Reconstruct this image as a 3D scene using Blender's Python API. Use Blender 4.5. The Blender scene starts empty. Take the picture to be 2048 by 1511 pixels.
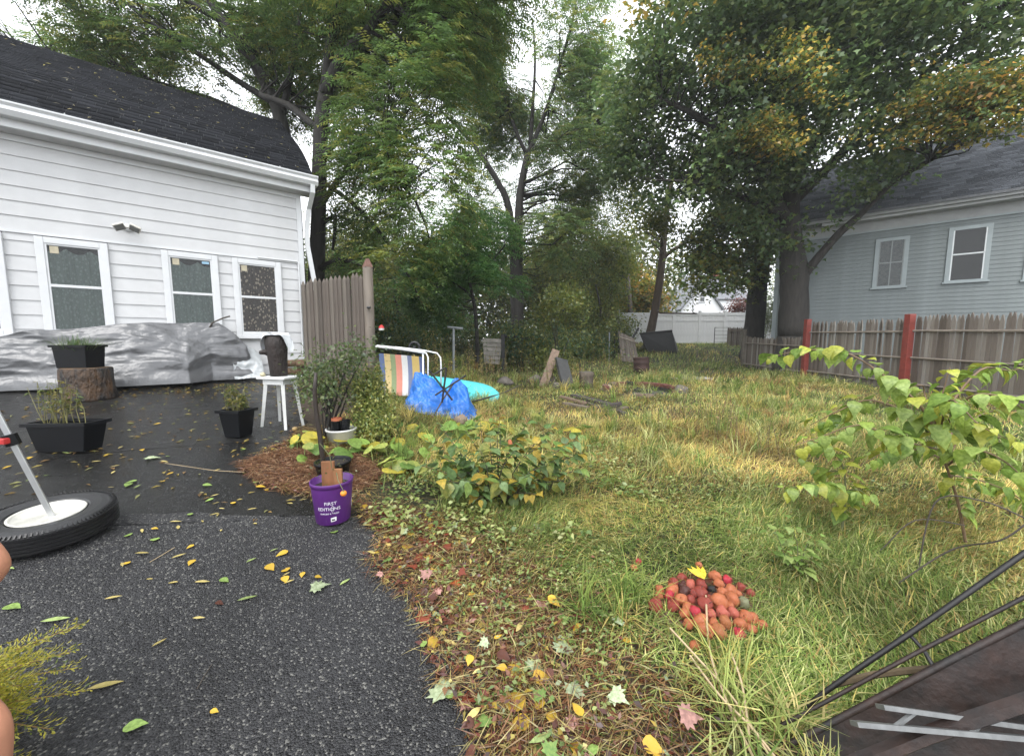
import bpy, math, random
import numpy as np
from mathutils import Vector, Matrix, Euler

random.seed(7); RNG = np.random.default_rng(7)
scene = bpy.context.scene
COL = scene.collection

# ---------------------------------------------------------------- camera
F, CX, CY = 765.0, 1024.0, 755.5          # photograph pixels (2048 x 1511)
EYE = 1.40
PITCH = math.atan(75.5 / F)
cam_d = bpy.data.cameras.new('camera'); cam = bpy.data.objects.new('camera', cam_d); COL.objects.link(cam)
cam_d.sensor_fit = 'HORIZONTAL'; cam_d.sensor_width = 36; cam_d.lens = F / 2048 * 36
cam_d.clip_start = 0.05; cam_d.clip_end = 600
cam.location = (0, 0, EYE); cam.rotation_euler = (math.pi / 2 - PITCH, 0, 0)
scene.camera = cam

# ---------------------------------------------------------------- sky and sun (overcast)
SUN_EL, SUN_ROT = math.radians(58), math.radians(200)
w = bpy.data.worlds.new('World'); scene.world = w; w.use_nodes = True
nt = w.node_tree; nt.nodes.clear()
sky = nt.nodes.new('ShaderNodeTexSky'); sky.sky_type = 'NISHITA'; sky.sun_disc = False
sky.sun_elevation = SUN_EL; sky.sun_rotation = SUN_ROT; sky.dust_density = 1.0; sky.air_density = 1.0
hs = nt.nodes.new('ShaderNodeHueSaturation'); hs.inputs['Saturation'].default_value = 0.12
bg = nt.nodes.new('ShaderNodeBackground'); bg.inputs['Strength'].default_value = 0.15
wo = nt.nodes.new('ShaderNodeOutputWorld')
mix = nt.nodes.new('ShaderNodeMix'); mix.data_type = 'RGBA'; mix.inputs[0].default_value = .6     # cloud cover: even pale grey over the clear-sky colours
mix.inputs[7].default_value = (8.2, 8.5, 8.9, 1)
nt.links.new(sky.outputs[0], hs.inputs['Color']); nt.links.new(hs.outputs[0], mix.inputs[6]); nt.links.new(mix.outputs[2], bg.inputs[0]); nt.links.new(bg.outputs[0], wo.inputs[0])
sl = bpy.data.lights.new('sun', 'SUN'); sl.energy = 1.2; sl.angle = math.radians(40); sl.color = (1, .97, .93)
so = bpy.data.objects.new('sun', sl); COL.objects.link(so)
so.rotation_euler = (math.pi / 2 - SUN_EL, 0, math.pi - SUN_ROT)
vs = scene.view_settings
vs.view_transform = 'Standard'; vs.look = 'None'; vs.gamma = 1; vs.use_curve_mapping = False
vs.exposure = 1.18
scene.cycles.max_bounces = 5; scene.cycles.diffuse_bounces = 2; scene.cycles.glossy_bounces = 2
scene.cycles.transmission_bounces = 4; scene.cycles.transparent_max_bounces = 6

# ---------------------------------------------------------------- pixels to places
def ray(px, py):
    u = (px - CX) / F; v = (CY - py) / F
    c, s = math.cos(PITCH), math.sin(PITCH)
    return Vector((u, c + v * s, -s + v * c))
def at(px, py, Y):
    d = ray(px, py); t = Y / d.y
    return Vector((d.x * t, Y, EYE + d.z * t))
def sst(a, b, x):
    t = np.clip((x - a) / (b - a), 0, 1); return t * t * (3 - 2 * t)
def gzn(x, y):
    x = np.asarray(x, float); y = np.asarray(y, float)
    yc = np.minimum(y, 9.0); xc = np.clip(x, -8, 3)
    drive = -.0616 * xc + .0674 * yc
    yard = .015 * np.minimum(y, 15) + .95 * sst(14.5, 23, y) * sst(1.5, 6, x) + .35 * sst(12, 17, y) * (1 - sst(1.5, 6, x))
    yard = yard + .012 * np.sin(1.7 * x + 1) * np.sin(1.3 * y) * sst(.3, 1.5, x)
    t = sst(-2.7, .5, x)
    return drive * (1 - t) + yard * t
def gz(x, y): return float(gzn(x, y))
def on(px, py, h=0.0):
    d = ray(px, py); t = .3; prev = t
    while t < 80:
        p = Vector((0, 0, EYE)) + d * t
        if p.z < gz(p.x, p.y) + h:
            a, b = prev, t
            for _ in range(18):
                m = (a + b) / 2; q = Vector((0, 0, EYE)) + d * m
                if q.z < gz(q.x, q.y) + h: b = m
                else: a = m
            return Vector((0, 0, EYE)) + d * b
        prev = t; t += .04 + t * .01
    return Vector((0, 0, EYE)) + d * 60
def px_m(Y, n=1.0): return n * Y / F          # metres that n photo pixels span at distance Y

# ---------------------------------------------------------------- objects
def wm(o):
    m = o.matrix_parent_inverse @ o.matrix_basis
    return wm(o.parent) @ m if o.parent else o.matrix_basis.copy()
def tag(o, label=None, cat=None, group=None, kind=None):
    if label: o['label'] = label
    if cat: o['category'] = cat
    if group: o['group'] = group
    if kind: o['kind'] = kind
    return o
def empty(name, loc, rz=0, label=None, cat=None, group=None):
    o = bpy.data.objects.new(name, None); COL.objects.link(o)
    o.location = loc; o.rotation_euler = (0, 0, rz); o.empty_display_size = .1
    o.matrix_basis = Matrix.Translation(Vector(loc)) @ Matrix.Rotation(rz, 4, 'Z')
    return tag(o, label, cat, group)
def link(name, me, parent=None, M=None, world=False):
    o = bpy.data.objects.new(name, me); COL.objects.link(o)
    if parent:
        o.parent = parent
        if world: o.matrix_parent_inverse = wm(parent).inverted()
    if M is not None: o.matrix_basis = M
    return o
class MB:
    def __init__(s): s.v = []; s.f = []
    def add(s, v, f):
        n = len(s.v); s.v += [tuple(p) for p in v]; s.f += [tuple(i + n for i in q) for q in f]; return s
    def box(s, c, size, M=None):
        hx, hy, hz = [k / 2 for k in size]
        v = [Vector((x, y, z)) for x in (-hx, hx) for y in (-hy, hy) for z in (-hz, hz)]
        if M is not None: v = [M @ p for p in v]
        c = Vector(c); v = [p + c for p in v]
        return s.add(v, [(0, 1, 3, 2), (4, 6, 7, 5), (0, 4, 5, 1), (2, 3, 7, 6), (0, 2, 6, 4), (1, 5, 7, 3)])
    def lohi(s, lo, hi):
        return s.box([(a + b) / 2 for a, b in zip(lo, hi)], [abs(b - a) for a, b in zip(lo, hi)])
    def tube(s, pts, rad, n=8, cap=True, wob=0.0):
        pts = [Vector(p) for p in pts]
        if not hasattr(rad, '__len__'): rad = [rad] * len(pts)
        base = len(s.v); up = None; rings = []
        for i, p in enumerate(pts):
            t = (pts[min(i + 1, len(pts) - 1)] - pts[max(i - 1, 0)])
            if t.length < 1e-9: t = Vector((0, 0, 1))
            t.normalize()
            if up is None:
                up = Vector((1, 0, 0)) if abs(t.x) < .8 else Vector((0, 1, 0))
            a = (up - t * up.dot(t)).normalized(); b = t.cross(a); up = a
            for k in range(n):
                r = rad[i] * (1 + (random.uniform(-wob, wob) if wob else 0))
                an = 2 * math.pi * k / n
                s.v.append(tuple(p + a * (r * math.cos(an)) + b * (r * math.sin(an))))
        for i in range(len(pts) - 1):
            for k in range(n):
                k2 = (k + 1) % n
                s.f.append((base + i * n + k, base + i * n + k2, base + (i + 1) * n + k2, base + (i + 1) * n + k))
        if cap:
            s.f.append(tuple(base + k for k in reversed(range(n))))
            s.f.append(tuple(base + (len(pts) - 1) * n + k for k in range(n)))
        return s
    def lathe(s, prof, n=24, c=(0, 0, 0), M=None, wob=0.0):
        base = len(s.v); c = Vector(c)
        for (r, z) in prof:
            for k in range(n):
                an = 2 * math.pi * k / n
                rr = r * (1 + wob * math.sin(3 * an + z * 9) + wob * .6 * math.sin(7 * an + 1))
                p = Vector((rr * math.cos(an), rr * math.sin(an), z))
                if M is not None: p = M @ p
                s.v.append(tuple(p + c))
        for i in range(len(prof) - 1):
            for k in range(n):
                k2 = (k + 1) % n
                s.f.append((base + i * n + k, base + i * n + k2, base + (i + 1) * n + k2, base + (i + 1) * n + k))
        s.f.append(tuple(base + k for k in reversed(range(n))))
        s.f.append(tuple(base + (len(prof) - 1) * n + k for k in range(n)))
        return s
    def mesh(s, name, mat, smooth=False):
        me = bpy.data.meshes.new(name); me.from_pydata(s.v, [], s.f); me.update()
        if mat: me.materials.append(mat)
        if smooth: me.polygons.foreach_set('use_smooth', [True] * len(me.polygons))
        return me
def obj(name, mb, mat, parent=None, smooth=False, world=True, bevel=0, label=None, cat=None, group=None, kind=None):
    """one mesh object; a top-level one gets its origin at its base"""
    M = None
    if parent is None and world and mb.v:
        a = np.array(mb.v); lo, hi = a.min(0), a.max(0)
        o0 = np.array([(lo[0] + hi[0]) / 2, (lo[1] + hi[1]) / 2, lo[2]])
        mb.v = [tuple(p) for p in a - o0]; M = Matrix.Translation(Vector(o0))
    o = link(name, mb.mesh(name, mat, smooth), parent, M, world and parent is not None)
    if bevel:
        b = o.modifiers.new('bevel', 'BEVEL'); b.width = bevel; b.segments = 2; b.limit_method = 'ANGLE'; b.angle_limit = math.radians(40)
    return tag(o, label, cat, group, kind)
def loc(name, mb, mat, parent, **k): return obj(name, mb, mat, parent, world=False, **k)

# ---------------------------------------------------------------- materials
MATS = {}
def mat(name, col, rough=.6, amt=.25, scale=8, bump=0.0, bscale=None, metal=0, spec=.5, col2=None, detail=6, stretch=None, coat=0, w=0.5):
    if name in MATS: return MATS[name]
    m = bpy.data.materials.new(name); m.use_nodes = True; n = m.node_tree; b = n.nodes['Principled BSDF']
    tc = n.nodes.new('ShaderNodeTexCoord'); src = tc.outputs['Object']
    if stretch:
        mp = n.nodes.new('ShaderNodeMapping'); mp.inputs['Scale'].default_value = stretch
        n.links.new(src, mp.inputs[0]); src = mp.outputs[0]
    nz = n.nodes.new('ShaderNodeTexNoise'); nz.inputs['Scale'].default_value = scale; nz.inputs['Detail'].default_value = detail
    nz.inputs['Roughness'].default_value = .65
    n.links.new(src, nz.inputs['Vector'])
    cr = n.nodes.new('ShaderNodeValToRGB'); cr.color_ramp.elements[0].position = w - .2; cr.color_ramp.elements[1].position = w + .2
    c2 = col2 if col2 else tuple(min(1, c * (1 + amt)) for c in col)
    c1 = col if col2 else tuple(c * (1 - amt) for c in col)
    cr.color_ramp.elements[0].color = (*c1, 1); cr.color_ramp.elements[1].color = (*c2, 1)
    n.links.new(nz.outputs['Fac'], cr.inputs[0]); n.links.new(cr.outputs[0], b.inputs['Base Color'])
    b.inputs['Roughness'].default_value = rough; b.inputs['Metallic'].default_value = metal
    b.inputs['Specular IOR Level'].default_value = spec
    if coat: b.inputs['Coat Weight'].default_value = coat; b.inputs['Coat Roughness'].default_value = .15
    if bump:
        nb = n.nodes.new('ShaderNodeTexNoise'); nb.inputs['Scale'].default_value = bscale or scale * 3; nb.inputs['Detail'].default_value = 5
        n.links.new(src, nb.inputs['Vector'])
        bp = n.nodes.new('ShaderNodeBump'); bp.inputs['Strength'].default_value = 1.0; bp.inputs['Distance'].default_value = bump
        n.links.new(nb.outputs['Fac'], bp.inputs['Height']); n.links.new(bp.outputs[0], b.inputs['Normal'])
    MATS[name] = m; return m
def leafmat(name, col=None, trans=.45, gloss=.06, grough=.35, blotch=None):
    """foliage: colour from the mesh's own 'col' attribute or a fixed colour, thin and light-passing"""
    if name in MATS: return MATS[name]
    m = bpy.data.materials.new(name); m.use_nodes = True; n = m.node_tree; n.nodes.clear()
    out = n.nodes.new('ShaderNodeOutputMaterial')
    if col is None:
        a = n.nodes.new('ShaderNodeAttribute'); a.attribute_name = 'col'; c = a.outputs['Color']
    else:
        tc = n.nodes.new('ShaderNodeTexCoord'); nz = n.nodes.new('ShaderNodeTexNoise'); nz.inputs['Scale'].default_value = 6; nz.inputs['Detail'].default_value = 4
        oi = n.nodes.new('ShaderNodeObjectInfo'); ad = n.nodes.new('ShaderNodeVectorMath'); ad.operation = 'ADD'
        n.links.new(tc.outputs['Object'], ad.inputs[0]); n.links.new(oi.outputs['Location'], ad.inputs[1]); n.links.new(ad.outputs[0], nz.inputs['Vector'])
        cr = n.nodes.new('ShaderNodeValToRGB'); cr.color_ramp.elements[0].position = .35; cr.color_ramp.elements[1].position = .65
        cr.color_ramp.elements[0].color = (*[k * .75 for k in col], 1); cr.color_ramp.elements[1].color = (*(blotch or [min(1, k * 1.2) for k in col]), 1)
        n.links.new(nz.outputs['Fac'], cr.inputs[0])
        h = n.nodes.new('ShaderNodeHueSaturation'); mr = n.nodes.new('ShaderNodeMapRange'); mr.inputs[3].default_value = .75; mr.inputs[4].default_value = 1.25
        n.links.new(oi.outputs['Random'], mr.inputs[0]); n.links.new(mr.outputs[0], h.inputs['Value']); n.links.new(cr.outputs[0], h.inputs['Color'])
        c = h.outputs[0]
    d = n.nodes.new('ShaderNodeBsdfDiffuse'); t = n.nodes.new('ShaderNodeBsdfTranslucent'); mx = n.nodes.new('ShaderNodeMixShader')
    n.links.new(c, d.inputs[0]); n.links.new(c, t.inputs[0]); mx.inputs[0].default_value = trans
    n.links.new(d.outputs[0], mx.inputs[1]); n.links.new(t.outputs[0], mx.inputs[2]); last = mx.outputs[0]
    if gloss:
        g = n.nodes.new('ShaderNodeBsdfGlossy'); g.inputs['Roughness'].default_value = grough; g.inputs[0].default_value = (.9, .95, 1, 1)
        m2 = n.nodes.new('ShaderNodeMixShader'); m2.inputs[0].default_value = gloss * .6
        n.links.new(last, m2.inputs[1]); n.links.new(g.outputs[0], m2.inputs[2]); last = m2.outputs[0]
    n.links.new(last, out.inputs[0]); MATS[name] = m; return m

# ---------------------------------------------------------------- many faces at once
def np_mesh(name, V, Q, col=None, material=None, smooth=False):
    """V (n,3); Q (m,4) or (m,3) faces; col (n,3)"""
    me = bpy.data.meshes.new(name); k = Q.shape[1]
    me.vertices.add(len(V)); me.vertices.foreach_set('co', np.ascontiguousarray(V, np.float32).ravel())
    me.loops.add(Q.size); me.loops.foreach_set('vertex_index', np.ascontiguousarray(Q, np.int32).ravel())
    me.polygons.add(len(Q)); me.polygons.foreach_set('loop_start', np.arange(0, Q.size, k, dtype=np.int32))
    try: me.polygons.foreach_set('loop_total', np.full(len(Q), k, np.int32))
    except Exception: pass
    if smooth: me.polygons.foreach_set('use_smooth', np.ones(len(Q), bool))
    if col is not None:
        a = me.color_attributes.new('col', 'FLOAT_COLOR', 'POINT')
        a.data.foreach_set('color', np.ascontiguousarray(np.c_[col, np.ones(len(col))], np.float32).ravel())
    me.update(calc_edges=True)
    if material: me.materials.append(material)
    return me
def nrm(a): return a / np.maximum(np.linalg.norm(a, axis=-1, keepdims=True), 1e-9)
def leaves(P, D, N, L, W, C, mid=.45, fold=.15, droop=.12):
    """folded four-cornered leaves: base P, direction D, face normal N, length L, width W, colour C -> V,Q,col"""
    D = nrm(D); S = nrm(np.cross(D, N)); N = np.cross(S, D)
    L = L[:, None]; W = W[:, None]
    m = P + D * L * mid + N * W * fold
    V = np.stack([P, m - S * W / 2, P + D * L - N * L * droop, m + S * W / 2], 1).reshape(-1, 3)
    n = len(P); Q = np.arange(4 * n).reshape(n, 4)
    return V, Q, np.repeat(C, 4, 0)
def lobed(P, D, N, L, W, C, fold=.1, droop=.14):
    """maple-like leaves: base, side lobe, notch, tip, notch, side lobe"""
    D = nrm(D); S = nrm(np.cross(D, N)); N = np.cross(S, D); L = L[:, None]; W = W[:, None]; pts = []
    for t, w_, z in ((0, 0, 0), (.38, -.55, fold), (.58, -.2, fold * .5), (1, 0, -droop), (.58, .2, fold * .5), (.38, .55, fold)): pts.append(P + D * L * t + S * W * w_ + N * L * z)
    V = np.stack(pts, 1).reshape(-1, 3); n = len(P)
    return V, np.arange(6 * n).reshape(n, 6), np.repeat(C, 6, 0)
def merge(parts):
    V, Q, C = [], [], []; k = 0
    for v, q, c in parts: V.append(v); Q.append(q + k); C.append(c); k += len(v)
    return np.concatenate(V), np.concatenate(Q), np.concatenate(C)
def snoise(P, scale, seed):
    r = np.random.default_rng(seed); out = np.zeros(len(P))
    for o in range(2):
        K = r.normal(size=(6, 3)) * scale * (1 + 1.2 * o); ph = r.uniform(0, 6.28, 6)
        out += np.sin(P @ K.T + ph).sum(1) / (6 ** .5) / (1 + o)
    return out
def unit(n): return nrm(RNG.normal(size=(n, 3)))
# ================================================================ GROUND
EDGE_PX = [(965, 1511), (925, 1430), (905, 1380), (872, 1290), (848, 1225), (800, 1178), (740, 1128), (765, 1075), (720, 1012), (640, 1000),
           (560, 985), (515, 950), (520, 912), (590, 882), (614, 850), (604, 800), (610, 752)]
E = sorted([(p.y, p.x) for p in (on(*q) for q in EDGE_PX)])
EY = np.array([e[0] for e in E]); EX = np.array([e[1] for e in E])
def edge_x(y):
    y = np.asarray(y, float)
    return np.interp(y, EY, EX, left=EX[0]) + .035 * np.sin(y * 9) * np.sin(y * 3.1 + 1) + .02 * np.sin(y * 31)
SA, SB = on(237, 1043), on(540, 1008)
def seam_y(x): return SA.y + (np.asarray(x) - SA.x) * (SB.y - SA.y) / (SB.x - SA.x) + .07 * np.sin(np.asarray(x) * 2.3 + 1) + .03 * np.sin(np.asarray(x) * 7) + .012 * np.sin(np.asarray(x) * 23)
FIRE = on(1285, 784)
def ground_tone(x, y):
    """0 = bare brown litter, 1 = grown over; second value: how green (0 straw, 1 green)"""
    d = x - edge_x(y)
    near = sst(.1, 1.1, d + .25 * np.sin(x * 3 + y * 2) - .12 * (y < 2.2))
    P = np.stack([x, y, x * 0], -1).reshape(-1, 3)
    n = snoise(P, 1.1, 3).reshape(x.shape); n2 = snoise(P, .5, 5).reshape(x.shape)
    grown = np.clip(near * (.98 + .05 * n), 0, 1)
    green = np.clip(.70 + .36 * n + .18 * n2 - .3 * (1 - near) + .25 * sst(12, 17, y) + .22 * sst(.5, 1.4, x) * (1 - sst(2, 3.4, y)) - .1 * sst(3, 4, y) * (1 - sst(6, 8, y)), 0, 1)
    return grown, green
def axis(lo, hi, near0, near1, fine, g):
    a = list(np.arange(near0, near1, fine)); s = fine
    while a[-1] < hi: s *= g; a.append(a[-1] + s)
    b = []; s = fine; c = near0
    while c > lo: s *= g; c -= s; b.append(c)
    return np.array(b[::-1] + a)
xs = axis(-60, 90, -6, 11, .14, 1.2); ys = axis(-30, 160, -1, 13, .14, 1.15)
GX, GY = np.meshgrid(xs, ys, indexing='xy')
GZ = gzn(GX, GY) - .035 * (GX < edge_x(GY) - .06) * (GY < 8.2)
grown, green = ground_tone(GX, GY)
soil = np.array([.045, .031, .021]); turf = np.array([.055, .042, .02]); gturf = np.array([.032, .038, .014])
gc = soil[None, None] * (1 - grown[..., None]) + grown[..., None] * (turf * (1 - green[..., None]) + gturf * green[..., None]) * .75
ny, nx = GX.shape; idx = np.arange(nx * ny).reshape(ny, nx)
Q = np.stack([idx[:-1, :-1], idx[:-1, 1:], idx[1:, 1:], idx[1:, :-1]], -1).reshape(-1, 4)
def ground_mat():
    m = bpy.data.materials.new('ground_soil'); m.use_nodes = True; n = m.node_tree; b = n.nodes['Principled BSDF']
    a = n.nodes.new('ShaderNodeAttribute'); a.attribute_name = 'col'
    tc = n.nodes.new('ShaderNodeTexCoord')
    nz = n.nodes.new('ShaderNodeTexNoise'); nz.inputs['Scale'].default_value = 28; nz.inputs['Detail'].default_value = 8; nz.inputs['Roughness'].default_value = .7
    n.links.new(tc.outputs['Object'], nz.inputs[0])
    cr = n.nodes.new('ShaderNodeValToRGB'); cr.color_ramp.elements[0].position = .35; cr.color_ramp.elements[1].position = .68
    cr.color_ramp.elements[0].color = (.45, .42, .4, 1); cr.color_ramp.elements[1].color = (1.6, 1.5, 1.3, 1)
    n.links.new(nz.outputs[0], cr.inputs[0])
    mx = n.nodes.new('ShaderNodeMix'); mx.data_type = 'RGBA'; mx.blend_type = 'MULTIPLY'; mx.inputs[0].default_value = 1
    n.links.new(a.outputs['Color'], mx.inputs[6]); n.links.new(cr.outputs[0], mx.inputs[7]); n.links.new(mx.outputs[2], b.inputs['Base Color'])
    b.inputs['Roughness'].default_value = .8
    bp = n.nodes.new('ShaderNodeBump'); bp.inputs['Distance'].default_value = .03; bp.inputs['Strength'].default_value = 1
    n.links.new(nz.outputs[0], bp.inputs['Height']); n.links.new(bp.outputs[0], b.inputs['Normal'])
    return m
o = link('ground', np_mesh('ground', np.stack([GX, GY, GZ], -1).reshape(-1, 3), Q, gc.reshape(-1, 3), ground_mat(), True)); tag(o, kind='structure')

def asphalt(name, coarse):
    m = bpy.data.materials.new(name); m.use_nodes = True; n = m.node_tree; b = n.nodes['Principled BSDF']
    tc = n.nodes.new('ShaderNodeTexCoord'); S = tc.outputs['Object']
    vo = n.nodes.new('ShaderNodeTexVoronoi'); vo.inputs['Scale'].default_value = 150 if coarse else 190
    n.links.new(S, vo.inputs['Vector'])
    cr = n.nodes.new('ShaderNodeValToRGB'); e = cr.color_ramp.elements
    e[0].position = 0; e[0].color = (.010, .010, .011, 1) if coarse else (.006, .006, .006, 1); e[1].position = .9; e[1].color = (.042, .042, .044, 1) if coarse else (.015, .015, .0145, 1)
    e2 = e.new(.965); e2.color = (.15, .147, .135, 1) if coarse else (.06, .06, .06, 1)
    sp = n.nodes.new('ShaderNodeSeparateColor'); n.links.new(vo.outputs['Color'], sp.inputs[0]); n.links.new(sp.outputs[0], cr.inputs[0])
    nz = n.nodes.new('ShaderNodeTexNoise'); nz.inputs['Scale'].default_value = 1.6; nz.inputs['Detail'].default_value = 7; n.links.new(S, nz.inputs[0])
    mr = n.nodes.new('ShaderNodeMapRange'); mr.inputs[1].default_value = .3; mr.inputs[2].default_value = .7
    mr.inputs[3].default_value = .8; mr.inputs[4].default_value = 1.25; n.links.new(nz.outputs[0], mr.inputs[0])
    mx = n.nodes.new('ShaderNodeMix'); mx.data_type = 'RGBA'; mx.blend_type = 'MULTIPLY'; mx.inputs[0].default_value = 1
    n.links.new(cr.outputs[0], mx.inputs[6]); n.links.new(mr.outputs[0], mx.inputs[7]); n.links.new(mx.outputs[2], b.inputs['Base Color'])
    r2 = n.nodes.new('ShaderNodeMapRange'); r2.inputs[1].default_value = .38; r2.inputs[2].default_value = .62
    r2.inputs[3].default_value = .40 if coarse else .10; r2.inputs[4].default_value = .58 if coarse else .36
    n.links.new(nz.outputs[0], r2.inputs[0]); n.links.new(r2.outputs[0], b.inputs['Roughness'])
    b.inputs['Specular IOR Level'].default_value = .28 if coarse else .22
    bp = n.nodes.new('ShaderNodeBump'); bp.inputs['Distance'].default_value = .006 if coarse else .0015; bp.invert = True
    n.links.new(vo.outputs['Distance'], bp.inputs['Height']); n.links.new(bp.outputs[0], b.inputs['Normal'])
    return m
def sheet(name, ylo, yhi, up, m, cut=None, ext=0):
    yy = np.arange(ylo, yhi, .05); tt = np.linspace(0, 1, 90) ** .6
    V = []
    for y in yy:
        x1 = float(edge_x(y)) + ext
        for t in tt:
            x = -9 + (x1 + 9) * t
            y_ = y
            if cut is not None: y_ = ylo + (y - ylo) / (yhi - ylo) * (float(seam_y(x)) - ylo)
            lip = -.02 if t > .999 else 0
            V.append((x, y_, gz(x, y_) + up + lip))
    V = np.array(V); a, b = len(yy), len(tt); I = np.arange(a * b).reshape(a, b)
    q = np.stack([I[:-1, :-1], I[:-1, 1:], I[1:, 1:], I[1:, :-1]], -1).reshape(-1, 4)
    return tag(link(name, np_mesh(name, V, q, None, m, True)), kind='structure')
sheet('driveway', -1.5, 8.0, .004, asphalt('asphalt_wet', False))
sheet('driveway_patch', -1.5, 3.0, .014, asphalt('asphalt_coarse', True), cut=True)
# tar-dark joints across the old asphalt
mt = mat('crack_tar', (.008, .008, .009), .5)
for pts in [[(0, 935), (120, 915), (260, 900), (430, 888), (560, 885)], [(215, 905), (330, 893), (430, 890)]][:1]:
    mb = MB(); W = [on(*p) for p in pts]
    fine = []
    for a, b in zip(W[:-1], W[1:]):
        for k in range(8): fine.append(a.lerp(b, k / 8) + Vector((0, random.uniform(-.012, .012), 0)))
    v = []; f = []
    for i, p in enumerate(fine):
        hw = random.uniform(.003, .009)
        for s in (-1, 1): v.append((p.x, p.y + s * hw, gz(p.x, p.y) + .008))
        if i: f.append((2 * i - 2, 2 * i, 2 * i + 1, 2 * i - 1))
    mb.add(v, f); o = obj('driveway_crack', mb, mt); tag(o, kind='structure')

# ================================================================ WHITE HOUSE
M_SIDE = mat('white_siding', (.55, .553, .556), .42, .08, 2, .0006, 60)
M_TRIM = mat('white_trim', (.62, .63, .64), .32, .04, 5)
M_DIRT = mat('grey_soffit', (.5, .5, .5), .6, .1, 6)
M_GLASS = bpy.data.materials.new('window_glass'); M_GLASS.use_nodes = True
_n = M_GLASS.node_tree; _n.nodes.clear(); _o = _n.nodes.new('ShaderNodeOutputMaterial'); _t = _n.nodes.new('ShaderNodeBsdfTransparent'); _g = _n.nodes.new('ShaderNodeBsdfGlossy')
_t.inputs[0].default_value = (.82, .86, .85, 1); _g.inputs['Roughness'].default_value = .02
_f = _n.nodes.new('ShaderNodeFresnel'); _f.inputs[0].default_value = 1.5; _x = _n.nodes.new('ShaderNodeMixShader')
_n.links.new(_f.outputs[0], _x.inputs[0]); _n.links.new(_t.outputs[0], _x.inputs[1]); _n.links.new(_g.outputs[0], _x.inputs[2]); _n.links.new(_x.outputs[0], _o.inputs[0])
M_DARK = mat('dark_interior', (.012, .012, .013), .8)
def shingle_mat(name, col, amt=.35):
    return mat(name, col, .55, amt, 9, .004, 40, stretch=(1, 1, 1))
M_ROOF = shingle_mat('charcoal_shingle', (.012, .0125, .015))
def curtain_mat(name, a, b, sc):
    m = bpy.data.materials.new(name); m.use_nodes = True; n = m.node_tree; p = n.nodes['Principled BSDF']
    tc = n.nodes.new('ShaderNodeTexCoord'); mp = n.nodes.new('ShaderNodeMapping'); mp.inputs['Scale'].default_value = (1, 1, .6); n.links.new(tc.outputs['Object'], mp.inputs[0])
    v = n.nodes.new('ShaderNodeTexVoronoi'); v.feature = 'F1'; v.inputs['Scale'].default_value = sc; n.links.new(mp.outputs[0], v.inputs['Vector'])
    cr = n.nodes.new('ShaderNodeValToRGB'); cr.color_ramp.interpolation = 'CONSTANT'; e = cr.color_ramp.elements
    e[0].color = (*b, 1); e[1].position = .34; e[1].color = (*a, 1)
    n.links.new(v.outputs['Distance'], cr.inputs[0]); n.links.new(cr.outputs[0], p.inputs['Base Color']); p.inputs['Roughness'].default_value = .9
    return m
M_CUR_G = curtain_mat('green_patterned_curtain', (.17, .205, .195), (.24, .28, .265), 30)
M_CUR_B = curtain_mat('brown_patterned_curtain', (.05, .03, .02), (.42, .33, .25), 24)

HC = Vector((-4.05, 7.57, 0)); HC.z = .755
WD = Vector((-.779, -.627, 0)).normalized()
house = empty('white_house', HC, math.atan2(WD.y, WD.x), 'white clapboard house with dark shingle roof and four curtained windows', 'house')
HM = wm(house); HI = HM.inverted()
def wallpix(px, py, M=HM, y=0.0):
    I = M.inverted(); o = I @ Vector((0, 0, EYE)); d = I.to_3x3() @ ray(px, py)
    t = (y - o.y) / d.y; p = o + d * t; return p.x, p.z
ZT = 3.9                       # wall top (local)
WLEN = 6.2
wall = loc('wall', MB().lohi((-.0, -5.8, -.3), (WLEN, -.03, ZT - .1)), M_DIRT, house)
z_head = wallpix(610, 529)[1]
def board(mesh_cache, x0, x1, z, h):
    key = (round(x1 - x0, 3), round(h, 3))
    if key not in mesh_cache:
        L = x1 - x0; m = MB()
        m.add([(0, -.03, 0), (0, .020, 0), (0, .004, h + .008), (0, -.03, h + .008), (L, -.03, 0), (L, .020, 0), (L, .004, h + .008), (L, -.03, h + .008)],
              [(0, 1, 5, 4), (1, 2, 6, 5), (2, 3, 7, 6), (0, 3, 2, 1), (4, 5, 6, 7)])
        mesh_cache[key] = m.mesh('siding_board', M_SIDE)
    o = link('siding_board', mesh_cache[key], wall); o.location = (x0, 0, z); return o
mc = {}
hU = (ZT - z_head) / 9
for i in range(9): board(mc, .06, WLEN, z_head + .03 + i * (hU - .003), hU - .003)
wins = []
for (xl, xr, yt) in [(463, 560, 519), (322, 434, 505), (70, 215, 480), (-95, 36, 462)]:
    if xl < 0: s1 = 4.31; s0 = 3.60
    else: s1 = wallpix(xl, yt)[0]; s0 = wallpix(xr, yt)[0]
    wins.append((s0, s1))
z_sill = wallpix(475, 672)[1]
hL = .2; nL = int(math.ceil((z_head) / hL))
segs = []; cur = .06
for s0, s1 in wins: segs.append((cur, s0)); cur = s1
segs.append((cur, WLEN))
z = 0
while z < z_head - .02:
    h = min(hL, z_head - z)
    if z + h < z_sill: board(mc, .06, WLEN, z, h)
    else:
        for a, b in segs: board(mc, a, b, z, h)
    z += hL
loc('head_trim', MB().lohi((.06, -.02, z_head - .0), (WLEN, .03, z_head + .035)), M_TRIM, house)
loc('corner_trim', MB().lohi((-.025, -.1, -.1), (.06, .03, ZT)), M_TRIM, house)
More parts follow.
